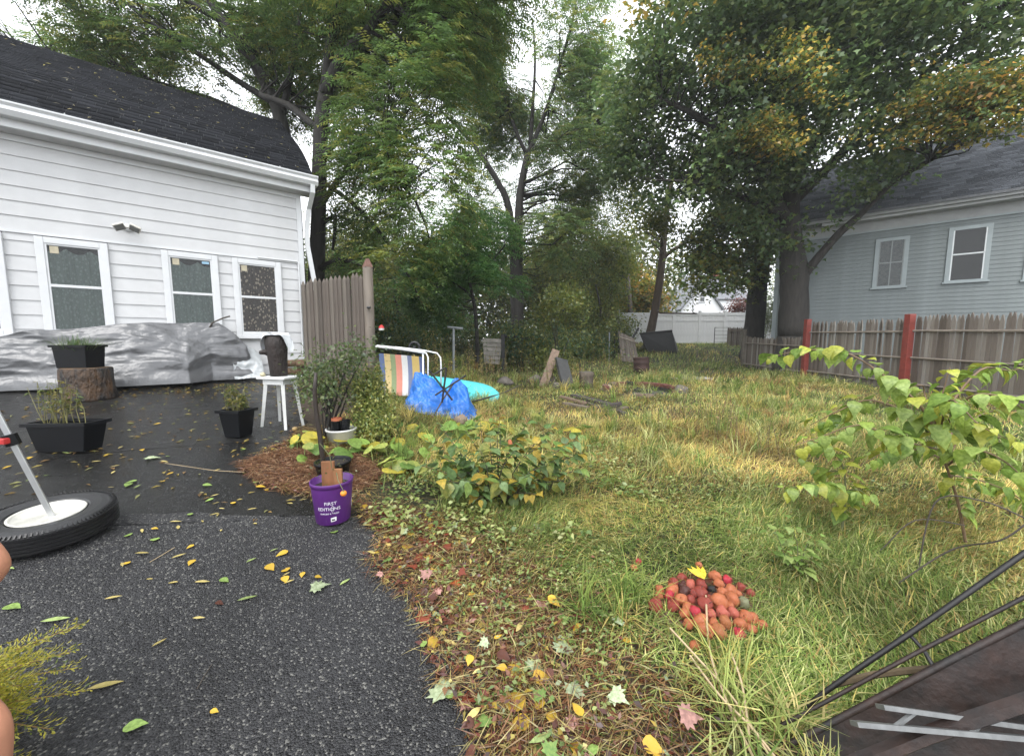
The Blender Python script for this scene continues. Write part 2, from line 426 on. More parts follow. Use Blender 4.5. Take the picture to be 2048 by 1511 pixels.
for i, (s0, s1) in enumerate(wins):
    zt = z_head - .02; zb = z_sill; zm = (zt + zb) / 2 + .02
    w_ = empty('window', (0, 0, 0)); w_.matrix_basis = Matrix.Identity(4); w_.parent = house; w_.location = (s0, 0, 0); w_.matrix_basis = Matrix.Translation((s0, 0, 0))
    W = s1 - s0; t = .085
    fr = MB()
    fr.lohi((0, 0, zb), (t, .06, zt)); fr.lohi((W - t, 0, zb), (W, .06, zt)); fr.lohi((t, 0, zt - t), (W - t, .059, zt)); fr.lohi((t, 0, zb), (W - t, .059, zb + .06))
    loc('frame', fr, M_TRIM, w_, bevel=.006)
    ins = MB()   # narrow sash edges
    for x0 in (t, W - t - .022): ins.lohi((x0, .005, zb + .06), (x0 + .022, .048, zt - t))
    ins.lohi((t + .022, .005, zm - .02), (W - t - .022, .05, zm + .018))
    ins.lohi((t + .022, .005, zt - t - .02), (W - t - .022, .047, zt - t)); ins.lohi((t + .022, .005, zb + .06), (W - t - .022, .047, zb + .085))
    loc('sash', ins, M_TRIM, w_)
    for za, zc in ((zb + .085, zm - .02), (zm + .018, zt - t - .02)):
        loc('pane', MB().add([(t + .022, .036, za), (W - t - .022, .036, za), (W - t - .022, .036, zc), (t + .022, .036, zc)], [(0, 3, 2, 1)]), M_GLASS, w_)
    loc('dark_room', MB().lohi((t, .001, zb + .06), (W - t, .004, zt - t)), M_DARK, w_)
    cu = MB(); n = 60; cv = []; cf = []
    for k in range(n + 1):
        x = t + .022 + (W - 2 * t - .044) * k / n
        y = .019 + .014 * (1 - 2 * abs(math.sin(k * .33 + i))) * (.7 + .3 * math.sin(k * .21)) 
        top = zt - t - (.05 + .07 * abs(math.sin(k * .11 + i)) if i in (1, 2) else .02)
        cv += [(x, y, zb + .085), (x, y + .002 * math.sin(k), top)]
        if k: cf.append((2 * k - 2, 2 * k - 1, 2 * k + 1, 2 * k))
    cu.add(cv, cf); loc('curtain', cu, M_CUR_B if i in (0, 3) else M_CUR_G, w_, smooth=True)
    loc('sill', MB().lohi((-.03, 0, zb - .045), (W + .03, .085, zb)), M_TRIM, w_, bevel=.006)
    tp = MB().lohi((W - t - .13, .037, zt - t - .13), (W - t - .045, .039, zt - t - .03)); loc('tape_patch', tp, mat('masking_tape', (.5, .45, .33), .8), w_)
    if i == 1: loc('sticker', MB().lohi((t + .035, .037, zt - t - .075), (t + .13, .039, zt - t - .035)), mat('blue_sticker', (.25, .42, .55), .5), w_)
# roof: bent profile, shingle courses
prof = [(.30, 3.60), (.05, 3.87), (-.15, 4.06), (-.45, 4.32), (-.85, 4.63), (-3.0, 6.04)]
rb = MB(); full = prof + [(-6.0 - y, z) for y, z in reversed(prof[:-1])]
v = []; f = []
for y, z in full: v += [(-.22, y, z), (WLEN + .3, y, z)]
for y, z in full: v += [(-.22, y, z - .07), (WLEN + .3, y, z - .07)]
n = len(full)
for k in range(n - 1):
    f += [(2 * k, 2 * k + 1, 2 * k + 3, 2 * k + 2), (2 * n + 2 * k, 2 * n + 2 * k + 2, 2 * n + 2 * k + 3, 2 * n + 2 * k + 1), (2 * k, 2 * k + 2, 2 * n + 2 * k + 2, 2 * n + 2 * k), (2 * k + 1, 2 * n + 2 * k + 1, 2 * n + 2 * k + 3, 2 * k + 3)]
rb.add(v, f); roof = loc('roof', rb, M_ROOF, house)
gm = MB(); gm.add([(-.02, y, z - .07) for y, z in full] + [(WLEN, y, z - .07) for y, z in full], [tuple(range(n)), tuple(range(2 * n - 1, n - 1, -1))])
loc('gable_wall', gm, M_SIDE, house)
def courses(poly, xa, xb, exp, tab, par, m, name='shingles'):
    """every shingle tab of a roof slope, each its own slightly lifted slab"""
    V = []; Qs = []
    for (y0, z0), (y1, z1) in zip(poly[:-1], poly[1:]):
        L = math.hypot(y1 - y0, z1 - z0); dy, dz = (y1 - y0) / L, (z1 - z0) / L; ny_, nz_ = -dz, dy
        if nz_ < 0: ny_, nz_ = -ny_, -nz_
        k = 0
        while k * exp < L - .01:
            a = k * exp; b = min(L, a + exp * 1.08); x = xa - random.uniform(0, tab); k += 1
            while x < xb:
                x0 = max(xa, x + .003); x1 = min(xb, x + tab - .003); x += tab
                if x1 - x0 < .02: continue
                th = .010 + random.uniform(-.002, .003); n0 = len(V)
                for xx in (x0, x1):
                    for (d, t_) in ((a, 0), (a, th), (b, .003)):
                        V.append((xx, y0 + dy * d + ny_ * t_, z0 + dz * d + nz_ * t_))
                Qs += [(n0, n0 + 3, n0 + 4, n0 + 1), (n0 + 1, n0 + 4, n0 + 5, n0 + 2)]
    V = np.array(V); c = np.repeat(RNG.uniform(.6, 1.4, len(V) // 6), 6)[:, None] * np.ones(3)
    me = np_mesh(name, V, np.array(Qs), c, m); o = link(name, me, par); tag(o, kind='stuff'); return o
def vshingle(name, col):
    m = bpy.data.materials.new(name); m.use_nodes = True; n = m.node_tree; b = n.nodes['Principled BSDF']
    a = n.nodes.new('ShaderNodeAttribute'); a.attribute_name = 'col'
    tc = n.nodes.new('ShaderNodeTexCoord'); nz = n.nodes.new('ShaderNodeTexNoise'); nz.inputs['Scale'].default_value = 60; nz.inputs['Detail'].default_value = 5; n.links.new(tc.outputs['Object'], nz.inputs[0])
    cr = n.nodes.new('ShaderNodeValToRGB'); cr.color_ramp.elements[0].position = .3; cr.color_ramp.elements[1].position = .75
    cr.color_ramp.elements[0].color = (*[k * .6 for k in col], 1); cr.color_ramp.elements[1].color = (*[k * 1.7 for k in col], 1)
    mx = n.nodes.new('ShaderNodeMix'); mx.data_type = 'RGBA'; mx.blend_type = 'MULTIPLY'; mx.inputs[0].default_value = 1
    n.links.new(nz.outputs[0], cr.inputs[0]); n.links.new(cr.outputs[0], mx.inputs[6]); n.links.new(a.outputs['Color'], mx.inputs[7]); n.links.new(mx.outputs[2], b.inputs['Base Color'])
    b.inputs['Roughness'].default_value = .9; b.inputs['Specular IOR Level'].default_value = .1; return m
courses(prof, -.22, WLEN + .3, .135, .24, roof, vshingle('dark_shingle_tabs', (.015, .016, .019)))
# leaves and twigs stuck on the roof
V = []; 
n = 230; u = RNG.uniform(0, 1, n); seg = RNG.choice(5, n, p=[.08, .07, .1, .1, .65]); pr = np.array(prof)
p0 = pr[seg]; p1 = pr[seg + 1]; yz = p0 + (p1 - p0) * u[:, None]; nn = nrm(np.c_[np.zeros(n), (p1 - p0)[:, 1], -(p1 - p0)[:, 0]]); nn *= np.sign(nn[:, 2:3])
P = np.c_[RNG.uniform(-.1, WLEN, n), yz] + nn * .016
D = np.cross(nn, unit(n)); cl = np.array([(.35, .3, .16), (.3, .28, .2), (.22, .2, .17), (.4, .36, .1)])[RNG.integers(0, 4, n)]
v, q, c = leaves(P, D, nn, RNG.uniform(.03, .09, n), RNG.uniform(.008, .022, n), cl)
tag(link('roof_litter', np_mesh('roof_litter', v, q, c, leafmat('foliage')), roof), kind='stuff')
# gutter, fascia, soffit, downspout
g = MB(); gp = [(y, z - .12) for y, z in [(.30, 3.60), (.42, 3.60), (.46, 3.66), (.44, 3.71), (.47, 3.74), (.47, 3.76), (.445, 3.76), (.42, 3.64), (.32, 3.64), (.30, 3.76)]]
n = len(gp); g.add([(-.25, y, z) for y, z in gp] + [(WLEN + .3, y, z) for y, z in gp], [(k, (k + 1) % n, n + (k + 1) % n, n + k) for k in range(n)] + [tuple(reversed(range(n))), tuple(range(n, 2 * n))])
gut = loc('gutter', g, M_TRIM, house)
for k in range(5): 
    m = MB().tube([(.35 + k * 1.25, .33, 3.65), (.35 + k * 1.25, .40, 3.68), (.35 + k * 1.25, .46, 3.645)], .004, 5); loc('bracket', m, M_TRIM, gut)
loc('fascia', MB().lohi((-.2, .26, 3.38), (WLEN + .3, .298, 3.60)), M_TRIM, house)
loc('soffit', MB().lohi((-.18, -.02, 3.38), (WLEN + .3, .26, 3.41)), M_DIRT, house)
loc('frieze', MB().lohi((.06, -.02, 3.30), (WLEN, .035, 3.378)), M_TRIM, house)
d = MB()
def rectube(mb, pts, wx, wy):
    v = []; f = []
    for i, p in enumerate(pts):
        for a, b in ((-1, -1), (1, -1), (1, 1), (-1, 1)): v.append((p[0] + a * wx / 2, p[1] + b * wy / 2, p[2]))
        if i:
            for k in range(4): f.append((4 * i - 4 + k, 4 * i - 4 + (k + 1) % 4, 4 * i + (k + 1) % 4, 4 * i + k))
    f += [(3, 2, 1, 0), tuple(4 * len(pts) - 4 + k for k in range(4))]
    mb.add(v, f)
rectube(d, [(-.16, .40, 3.50), (-.16, .38, 3.35), (-.14, .10, 3.12), (-.09, .075, 2.75), (-.09, .075, 2.45), (-.17, .10, 1.8), (-.2, .11, 1.55)], .075, .06)
loc('downspout', d, M_TRIM, house)
c = MB(); s = wallpix(600, 600)[0]; c.tube([(s + .65, .045, z_head + .03), (s + .02, .045, z_head + .03), (s, .045, z_head), (s, .045, .15)], .014, 8); loc('conduit', c, M_TRIM, house)
# twin-head floodlight above the windows
fs, fz = wallpix(257, 456)
fl = empty('floodlight', (0, 0, 0)); fl.parent = house; fl.matrix_basis = Matrix.Translation((fs, .02, fz))
loc('base', MB().lathe([(.055, 0), (.055, .02), (.03, .03)], 16, M=Matrix.Rotation(-math.pi / 2, 3, 'X')), M_TRIM, fl, smooth=False)
for sx in (-1, 1):
    R = Matrix.Rotation(sx * .45, 3, 'Y') @ Matrix.Rotation(.5, 3, 'X')
    m = MB().tube([(0, .02, 0), (sx * .04, .07, -.01), (sx * .07, .1, -.02)], .012, 6)
    m.box(Vector((sx * .085, .13, -.025)), (.13, .13, .03), R); h_ = loc('lamp_head', m, mat('cream_plastic', (.62, .6, .54), .5), fl, bevel=.006)
    loc('lens', MB().box(Vector((sx * .085, .13, -.025)) + R @ Vector((0, 0, -.017)), (.11, .11, .006), R), mat('dull_lens', (.14, .14, .13), .3), h_)

# ================================================================ BLUE HOUSE
M_BLUE = mat('pale_blue_siding', (.165, .19, .192), .55, .2, 1.4, .0008, 50, detail=8)
BC = Vector((10.2, 15.1, gz(10.2, 15.1) - .05)); BD = Vector((.7736, -.634, 0))
bh = empty('blue_house', BC, math.atan2(BD.y, BD.x), 'pale blue clapboard house behind the grey picket fence', 'house')
BM = wm(bh); BL = 11.5; bz = EYE - BC.z; BT = bz + 3.67     # local +Y points away from the camera
bwall = loc('wall', MB().lohi((0, .03, -.3), (BL, 7, BT + .6)), M_BLUE, bh)
bh_h = .13; nb = int(BT / bh_h) + 1; h = BT / nb
bm_ = MB().add([(.1, .04, 0), (.1, -.018, 0), (.1, -.003, h + .006), (.1, .04, h + .006), (BL, .04, 0), (BL, -.018, 0), (BL, -.003, h + .006), (BL, .04, h + .006)],
               [(0, 4, 5, 1), (1, 5, 6, 2), (2, 6, 7, 3), (0, 1, 2, 3), (4, 7, 6, 5)]).mesh('siding_board', M_BLUE)
for i in range(nb): o = link('siding_board', bm_, bwall); o.location = (0, 0, i * h)
M_BTR = mat('pale_blue_trim', (.27, .31, .32), .5, .08, 4)
M_GTR = mat('grey_trim', (.30, .31, .31), .55, .1, 4)
loc('corner_trim', MB().lohi((-.03, -.03, -.1), (.1, .2, BT)), M_BTR, bh)
loc('frieze', MB().lohi((0, -.03, BT), (BL, .1, BT + .42)), M_GTR, bh)
loc('moulding', MB().lohi((0, -.05, BT - .03), (BL, .0, BT + .03)), M_BTR, bh)
loc('soffit', MB().lohi((-.4, -.5, BT + .42), (BL, .1, BT + .46)), M_GTR, bh)
loc('eave_box', MB().lohi((1.3, -.42, BT + .32), (BL, -.03, BT + .42)), mat('grey_eave', (.40, .41, .41), .5, .08, 4), bh)
loc('fascia', MB().lohi((-.4, -.56, BT + .40), (BL, -.5, BT + .58)), M_GTR, bh)
rp = [(-.62, BT + .56), (3.6, BT + 3.7)]
r_ = MB(); r_.add([(-.5, rp[0][0], rp[0][1]), (BL, rp[0][0], rp[0][1]), (BL, rp[1][0], rp[1][1]), (-.5, rp[1][0], rp[1][1]), (BL, 7.8, rp[0][1]), (-.5, 7.8, rp[0][1]),
         (-.5, rp[0][0], rp[0][1] - .08), (BL, rp[0][0], rp[0][1] - .08), (BL, rp[1][0], rp[1][1] - .08), (-.5, rp[1][0], rp[1][1] - .08)],
        [(0, 1, 2, 3), (3, 2, 4, 5), (0, 6, 7, 1), (6, 9, 8, 7), (0, 3, 9, 6)])
broof = loc('roof', r_, mat('grey_shingle', (.10, .105, .115), .6, .3, 7, .004, 30), bh)
courses([(rp[0][0], rp[0][1]), (rp[1][0], rp[1][1])], -.5, BL, .15, .33, broof, vshingle('grey_shingle_tabs', (.065, .07, .08)))
loc('gable_wall', MB().add([(0.0, 0, BT + .5), (0.0, 7.2, BT + .5), (0.0, 3.6, BT + 3.55)], [(0, 2, 1)]), M_BLUE, bh)
for (xl, xr, yt, yb, dbl) in [(1748, 1815, 476, 574, True), (1893, 1980, 452, 562, False), (2052, 2142, 425, 557, False)]:
    ym = (yt + yb) / 2
    s0, z1 = wallpix((xl + xr) / 2 - (xr - xl) / 2, ym, BM); s1, _ = wallpix(xr, ym, BM)
    zt = wallpix((xl + xr) / 2, yt, BM)[1]; zb = wallpix((xl + xr) / 2, yb, BM)[1]
    W = s1 - s0; t = .1
    w_ = empty('window', (0, 0, 0)); w_.parent = bh; w_.matrix_basis = Matrix.Translation((s0, 0, 0))
    fr = MB(); fr.lohi((0, -.05, zb), (t, .02, zt)); fr.lohi((W - t, -.05, zb), (W, .02, zt)); fr.lohi((t, -.049, zt - t), (W - t, .02, zt)); fr.lohi((t, -.049, zb), (W - t, .02, zb + .05))
    loc('frame', fr, M_BTR, w_)
    loc('sill', MB().lohi((-.04, -.09, zb - .05), (W + .04, .02, zb)), M_BTR, w_)
    zm = (zt + zb) / 2; sh = MB()
    sh.lohi((t, -.045, zm - .02), (W - t, -.02, zm + .02))
    for x0 in (t, W - t - .03): sh.lohi((x0, -.045, zb + .05), (x0 + .03, -.02, zt - t))
    if dbl: sh.lohi((W / 2 - .015, -.044, zb + .05), (W / 2 + .015, -.021, zt - t))
    loc('sash', sh, mat('white_sash', (.62, .65, .66), .4, .05) if not dbl else mat('grey_sash', (.2, .22, .22), .4, .05), w_)
    for za, zc in ((zb + .05, zm - .02), (zm + .02, zt - t)):
        loc('pane', MB().add([(t, -.027, za), (W - t, -.027, za), (W - t, -.027, zc), (t, -.027, zc)], [(0, 1, 2, 3)]), M_GLASS, w_)
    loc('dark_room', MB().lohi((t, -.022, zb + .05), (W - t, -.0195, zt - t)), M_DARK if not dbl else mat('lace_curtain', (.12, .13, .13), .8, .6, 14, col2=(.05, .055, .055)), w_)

# ================================================================ PICKET FENCE ON THE RIGHT
M_PICK = [mat('weathered_picket_%d' % i, c, .75, .35, 3, .004, 40, stretch=(3, 3, .35)) for i, c in enumerate([(.145, .12, .10), (.20, .175, .15), (.095, .075, .06), (.25, .23, .205)])]
M_RAIL = mat('weathered_rail', (.2, .17, .14), .8, .3, 5, .003, 30)
M_RED = mat('red_painted_post', (.20, .038, .028), .6, .25, 8, .002, 40)
M_OLD = mat('grey_old_post', (.12, .105, .085), .8, .3, 5, .004, 30)
def picket_mesh(wd, ht, m):
    b = MB(); k = wd / 2; t = .016
    out = [(-k, 0), (k, 0), (k, ht - .07), (k * .25, ht), (-k * .25, ht), (-k, ht - .07)]
    b.add([(x, -t * .3, z) for x, z in out] + [(x * .9, t, z) for x, z in out], [tuple(reversed(range(6))), tuple(range(6, 12))] + [(i, (i + 1) % 6, 6 + (i + 1) % 6, 6 + i) for i in range(6)])
    return b.mesh('picket', m)
PM = [picket_mesh(.078, 1.0, m) for m in M_PICK]
FX = 9.67
def picket_run(p0, p1, h, rails, name, label, gap=.084, skip=(), tilt=.012, sag=0, group=None, thing=None, side=1):
    p0, p1 = Vector((p0[0], p0[1], 0)), Vector((p1[0], p1[1], 0)); L = (p1 - p0).length; d = (p1 - p0) / L; ang = math.atan2(d.y, d.x)
    root = empty(name, (p0.x, p0.y, gz(p0.x, p0.y)), ang, label, 'fence', group)
    k = int(L / gap)
    for i in range(k):
        if i in skip: continue
        s = (i + .5) * gap; q = p0 + d * s
        o = link('picket', PM[random.choice([0, 0, 0, 1, 1, 2, 3])], root)
        o.matrix_basis = Matrix.Translation((s, 0, gz(q.x, q.y) - gz(p0.x, p0.y) + .03 + random.uniform(-.02, .02) - sag * math.sin(math.pi * s / L))) @ Matrix.Rotation(random.uniform(-tilt, tilt), 4, 'Y') @ Matrix.Diagonal((random.uniform(.9, 1.08), 1, h * random.uniform(.98, 1.015), 1))
    for r in rails:
        z1 = gz(p1.x, p1.y) - gz(p0.x, p0.y)
        m = MB().tube([(-.02, side * .03, r * h), (L * .5, side * .032, r * h + z1 / 2 - sag + random.uniform(-.01, .01)), (L + .02, side * .03, r * h + z1)], .028, 6, wob=.15)
        loc('rail', m, M_RAIL, root)
    return root
def post(x, y, h, wdt, m, label, lean=0):
    g_ = gz(x, y); b = MB().box((0, 0, h / 2 - .1), (wdt, wdt, h + .2))
    o = loc('fence_post', b, m, None, bevel=.008); o.matrix_basis = Matrix.Translation((x, y, g_)) @ Matrix.Rotation(lean, 4, 'X')
    return tag(o, label, 'fence post', 'posts of the picket fence')
picket_run((FX, 9.25), (FX, 5.6), 1.78, (.12, .47, .83), 'picket_fence', 'weathered grey picket fence right of the nearer red post', side=-1)
picket_run((FX, 12.45), (FX, 9.40), 1.76, (.12, .47, .83), 'picket_fence', 'weathered grey picket fence between the two red posts, with a gap in it', skip=(22,), tilt=.03, side=-1)
picket_run((FX, 15.9), (FX, 12.6), 1.25, (.12, .8), 'picket_fence', 'low grey picket fence in front of the maple trunk', tilt=.01, side=-1)
post(FX - .07, 9.32, 1.88, .145, M_RED, 'red painted fence post, the nearer and taller of two', .0)
post(FX - .07, 12.53, 1.88, .145, M_RED, 'red painted fence post at the end of the low picket fence', .0)
post(FX - .05, 15.95, 1.55, .13, M_OLD, 'grey weathered fence post at the far end of the low picket fence')
# loose brace plank against the low fence
a, b = on(1550, 752), at(1592, 718, 14.6)
obj('brace_plank', MB().tube([a, b], .05, 4), M_OLD, label='grey plank leaning on the low picket fence', cat='plank')

# ================================================================ WHITE VINYL FENCE, GATES
M_VIN = mat('white_vinyl', (.62, .63, .64), .45, .12, 3)
def vinyl_panel(p0, p1, label, h=1.85):
    p0, p1 = Vector(p0), Vector(p1); d = p1 - p0; L = math.hypot(d.x, d.y); g0 = gz(p0.x, p0.y); z1 = gz(p1.x, p1.y) - g0
    r = empty('vinyl_fence', (p0.x, p0.y, g0), math.atan2(d.y, d.x), label, 'fence', 'panels of the white vinyl fence')
    for x, zz in ((0, 0),): loc('post', MB().lohi((-.065, -.065, -.3), (.065, .065, h + .1)), M_VIN, r); loc('post_cap', MB().add([(-.08, -.08, h + .1), (.08, -.08, h + .1), (.08, .08, h + .1), (-.08, .08, h + .1), (0, 0, h + .17)], [(0, 1, 4), (1, 2, 4), (2, 3, 4), (3, 0, 4), (3, 2, 1, 0)]), M_VIN, r)
    zz = z1 / 2
    loc('top_rail', MB().lohi((.065, -.03, h - .16 + zz), (L - .065, .03, h + zz)), M_VIN, r)
    loc('middle_rail', MB().lohi((.065, -.028, h - .5 + zz), (L - .065, .028, h - .42 + zz)), M_VIN, r)
    loc('bottom_rail', MB().lohi((.065, -.03, .05 + zz), (L - .065, .03, .18 + zz)), M_VIN, r)
    n = max(1, int((L - .13) / .165)); wd = (L - .13) / n
    bm = MB().lohi((.004, -.012, .18), (wd - .004, .012, h - .16)).mesh('board', M_VIN)
    for k in range(n): o = link('board', bm, r); o.location = (.065 + k * wd, 0, zz)
VP = [at(x, 690, 23.0) for x in (1236, 1300, 1345, 1397, 1447, 1490)]
labs = ['leftmost of the visible white vinyl fence panels, at its corner', 'white vinyl fence panel behind the slender leaning trunk', 'white vinyl fence panel behind the tipped black tub', 'white vinyl fence panel left of the wire gate', 'rightmost white vinyl fence panel, behind the wire gate']
for i in range(5): vinyl_panel(VP[i], VP[i + 1], labs[i])
vinyl_panel(VP[5], VP[5] + Vector((2.5, 0, 0)), 'white vinyl fence panel half hidden by the dark maple trunk')
vinyl_panel(VP[0] + Vector((.4, 3.0, 0)), VP[0], 'white vinyl fence side panel running back into the woods')
M_IRON = mat('dark_iron', (.03, .03, .032), .5, .3, 10, metal=.4)
g0 = at(1428, 690, 21.5); g0.z = gz(g0.x, g0.y)
gt = empty('wire_gate', g0, 0, 'dark metal tube gate standing before the white vinyl fence', 'gate')
m = MB(); 
for pts in ([(0, 0, 0), (0, 0, 1.0), (.85, 0, 1.0), (.85, 0, 0)],): m.tube(pts, .025, 6)
loc('frame', m, M_IRON, gt)
for k in range(1, 5): loc('bar', MB().tube([(.0, 0, k * .2), (.85, 0, k * .2)], .008, 5), M_IRON, gt)
g1 = at(1455, 690, 21.4); g1.z = gz(g1.x, g1.y)
gt = empty('low_board_fence', g1, -.02, 'low grey board fence beside the wire gate', 'fence')
for k in range(11): o = link('board', PM[k % 3], gt); o.matrix_basis = Matrix.Translation((k * .1, 0, 0)) @ Matrix.Diagonal((1.15, 1, 1.0 + .03 * (k % 2), 1))
loc('rail', MB().lohi((0, -.05, .8), (1.1, -.02, .87)), M_RAIL, gt)

# ================================================================ FAR WHITE HOUSE
M_FW = mat('far_white_clapboard', (.74, .75, .77), .6, .05, 3)
M_FR = mat('far_grey_roof', (.16, .165, .18), .7, .2, 3)
fb = at(1290, 640, 40); fb.z = gz(fb.x, fb.y)
fh = empty('far_white_house', fb, .0, 'distant white house with grey gabled roofs beyond the vinyl fence', 'house')
def gabled(par, x0, x1, y0, y1, ze, zr, axis_, m_w, m_r):
    b = MB(); b.lohi((x0, y0, 0), (x1, y1, ze)); loc('wall', b, m_w, par)
    r = MB(); o_ = .25
    if axis_ == 'x':
        ym = (y0 + y1) / 2; sl = (zr - ze) / (ym - y0)
        r.add([(x0 - o_, y0 - o_, ze - sl * o_), (x1 + o_, y0 - o_, ze - sl * o_), (x1 + o_, ym, zr), (x0 - o_, ym, zr), (x1 + o_, y1 + o_, ze - sl * o_), (x0 - o_, y1 + o_, ze - sl * o_)], [(0, 1, 2, 3), (3, 2, 4, 5)])
        g = MB().add([(x0, y0, ze), (x0, y1, ze), (x0, ym, zr - .05), (x1, y0, ze), (x1, y1, ze), (x1, ym, zr - .05)], [(0, 2, 1), (3, 4, 5)])
    else:
        xm = (x0 + x1) / 2; sl = (zr - ze) / (xm - x0)
        r.add([(x0 - o_, y0 - o_, ze - sl * o_), (x0 - o_, y1 + o_, ze - sl * o_), (xm, y1 + o_, zr), (xm, y0 - o_, zr), (x1 + o_, y1 + o_, ze - sl * o_), (x1 + o_, y0 - o_, ze - sl * o_)], [(0, 3, 2, 1), (3, 5, 4, 2)])
        g = MB().add([(x0, y0, ze), (x1, y0, ze), (xm, y0, zr - .05)], [(0, 1, 2)])
    loc('gable', g, m_w, par); rr = loc('roof', r, m_r, par)
    sm = rr.modifiers.new('thick', 'SOLIDIFY'); sm.thickness = .15
    return rr
U = 40 / F
gabled(fh, 0, 6.6, 0, 6, 3.3, 5.6, 'x', M_FW, M_FR)
gabled(fh, 3.2, 7.2, -1.2, 4, 3.6, 6.1, 'y', M_FW, M_FR)
rr = gabled(fh, 5.6, 11.5, 1.5, 8, 4.8, 7.6, 'x', M_FW, M_FR)
loc('chimney', MB().lohi((9.2, 4.4, 6.6), (9.9, 5.1, 8.6)), mat('red_brick', (.27, .09, .06), .8, .3, 12), rr)
for (x, y, z, ww, hh) in [(1.1, -.02, 1.3, .9, 1.5), (2.3, -.02, 1.3, .7, 1.5), (4.0, -1.22, 1.3, .7, 1.3), (5.4, -1.22, 1.3, .7, 1.3), (4.9, -1.22, 4.0, .6, 1.0), (8.2, 1.48, 1.3, .8, 1.4), (9.9, 1.48, 1.3, .8, 1.4)]:
    w_ = loc('window', MB().lohi((x, y - .06, z), (x + ww, y, z + hh)), M_TRIM, fh)
    loc('pane', MB().lohi((x + .1, y - .075, z + .1), (x + ww - .1, y - .061, z + hh / 2 - .04)), mat('far_dark_pane', (.05, .055, .06), .2), w_)
    loc('pane', MB().lohi((x + .1, y - .075, z + hh / 2 + .04), (x + ww - .1, y - .061, z + hh - .1)), mat('far_dark_pane', (.05, .055, .06), .2), w_)
# ================================================================ TREES
M_BARK = mat('dark_wet_bark', (.020, .0175, .015), .8, .4, 6, .02, 14, stretch=(3, 3, .6))
M_BARKB = mat('brown_bark', (.065, .045, .032), .8, .4, 6, .015, 16, stretch=(3, 3, .6))
M_BARKM = mat('maple_bark', (.030, .026, .0225), .8, .45, 5, .03, 10, stretch=(3, 3, .5))
M_FOL = leafmat('foliage', gloss=.05)
def PAL(*c): return np.array(c)
P_WAL = PAL((.040, .072, .028), (.052, .088, .032), (.034, .060, .028), (.062, .092, .034), (.085, .095, .03)) * 2.60
P_C = PAL((.058, .098, .046), (.068, .112, .048), (.050, .085, .042), (.080, .118, .044), (.10, .115, .04)) * 2.10
P_AIL = PAL((.036, .088, .030), (.045, .10, .034), (.030, .075, .028), (.055, .105, .034)) * 1.90
P_MAP = PAL((.034, .058, .028), (.042, .068, .030), (.028, .048, .026), (.054, .074, .030)) * 2.70
P_YEL = PAL((.46, .31, .06), (.52, .37, .08), (.32, .28, .06), (.22, .24, .05), (.52, .27, .07))
P_YG = PAL((.19, .22, .04), (.14, .18, .04), (.24, .24, .045), (.11, .155, .04))
P_WOOD = PAL((.050, .070, .025), (.066, .082, .026), (.040, .058, .024), (.09, .088, .026), (.032, .05, .022)) * 2.20
P_SHR = PAL((.03, .066, .032), (.04, .078, .036), (.024, .054, .028)) * 1.90
_W = np.array([1.2, 1.12, .85]); P_WAL = P_WAL * _W; P_C = P_C * _W; P_MAP = P_MAP * _W * 1.12; P_WOOD = P_WOOD * _W; P_AIL = P_AIL * _W

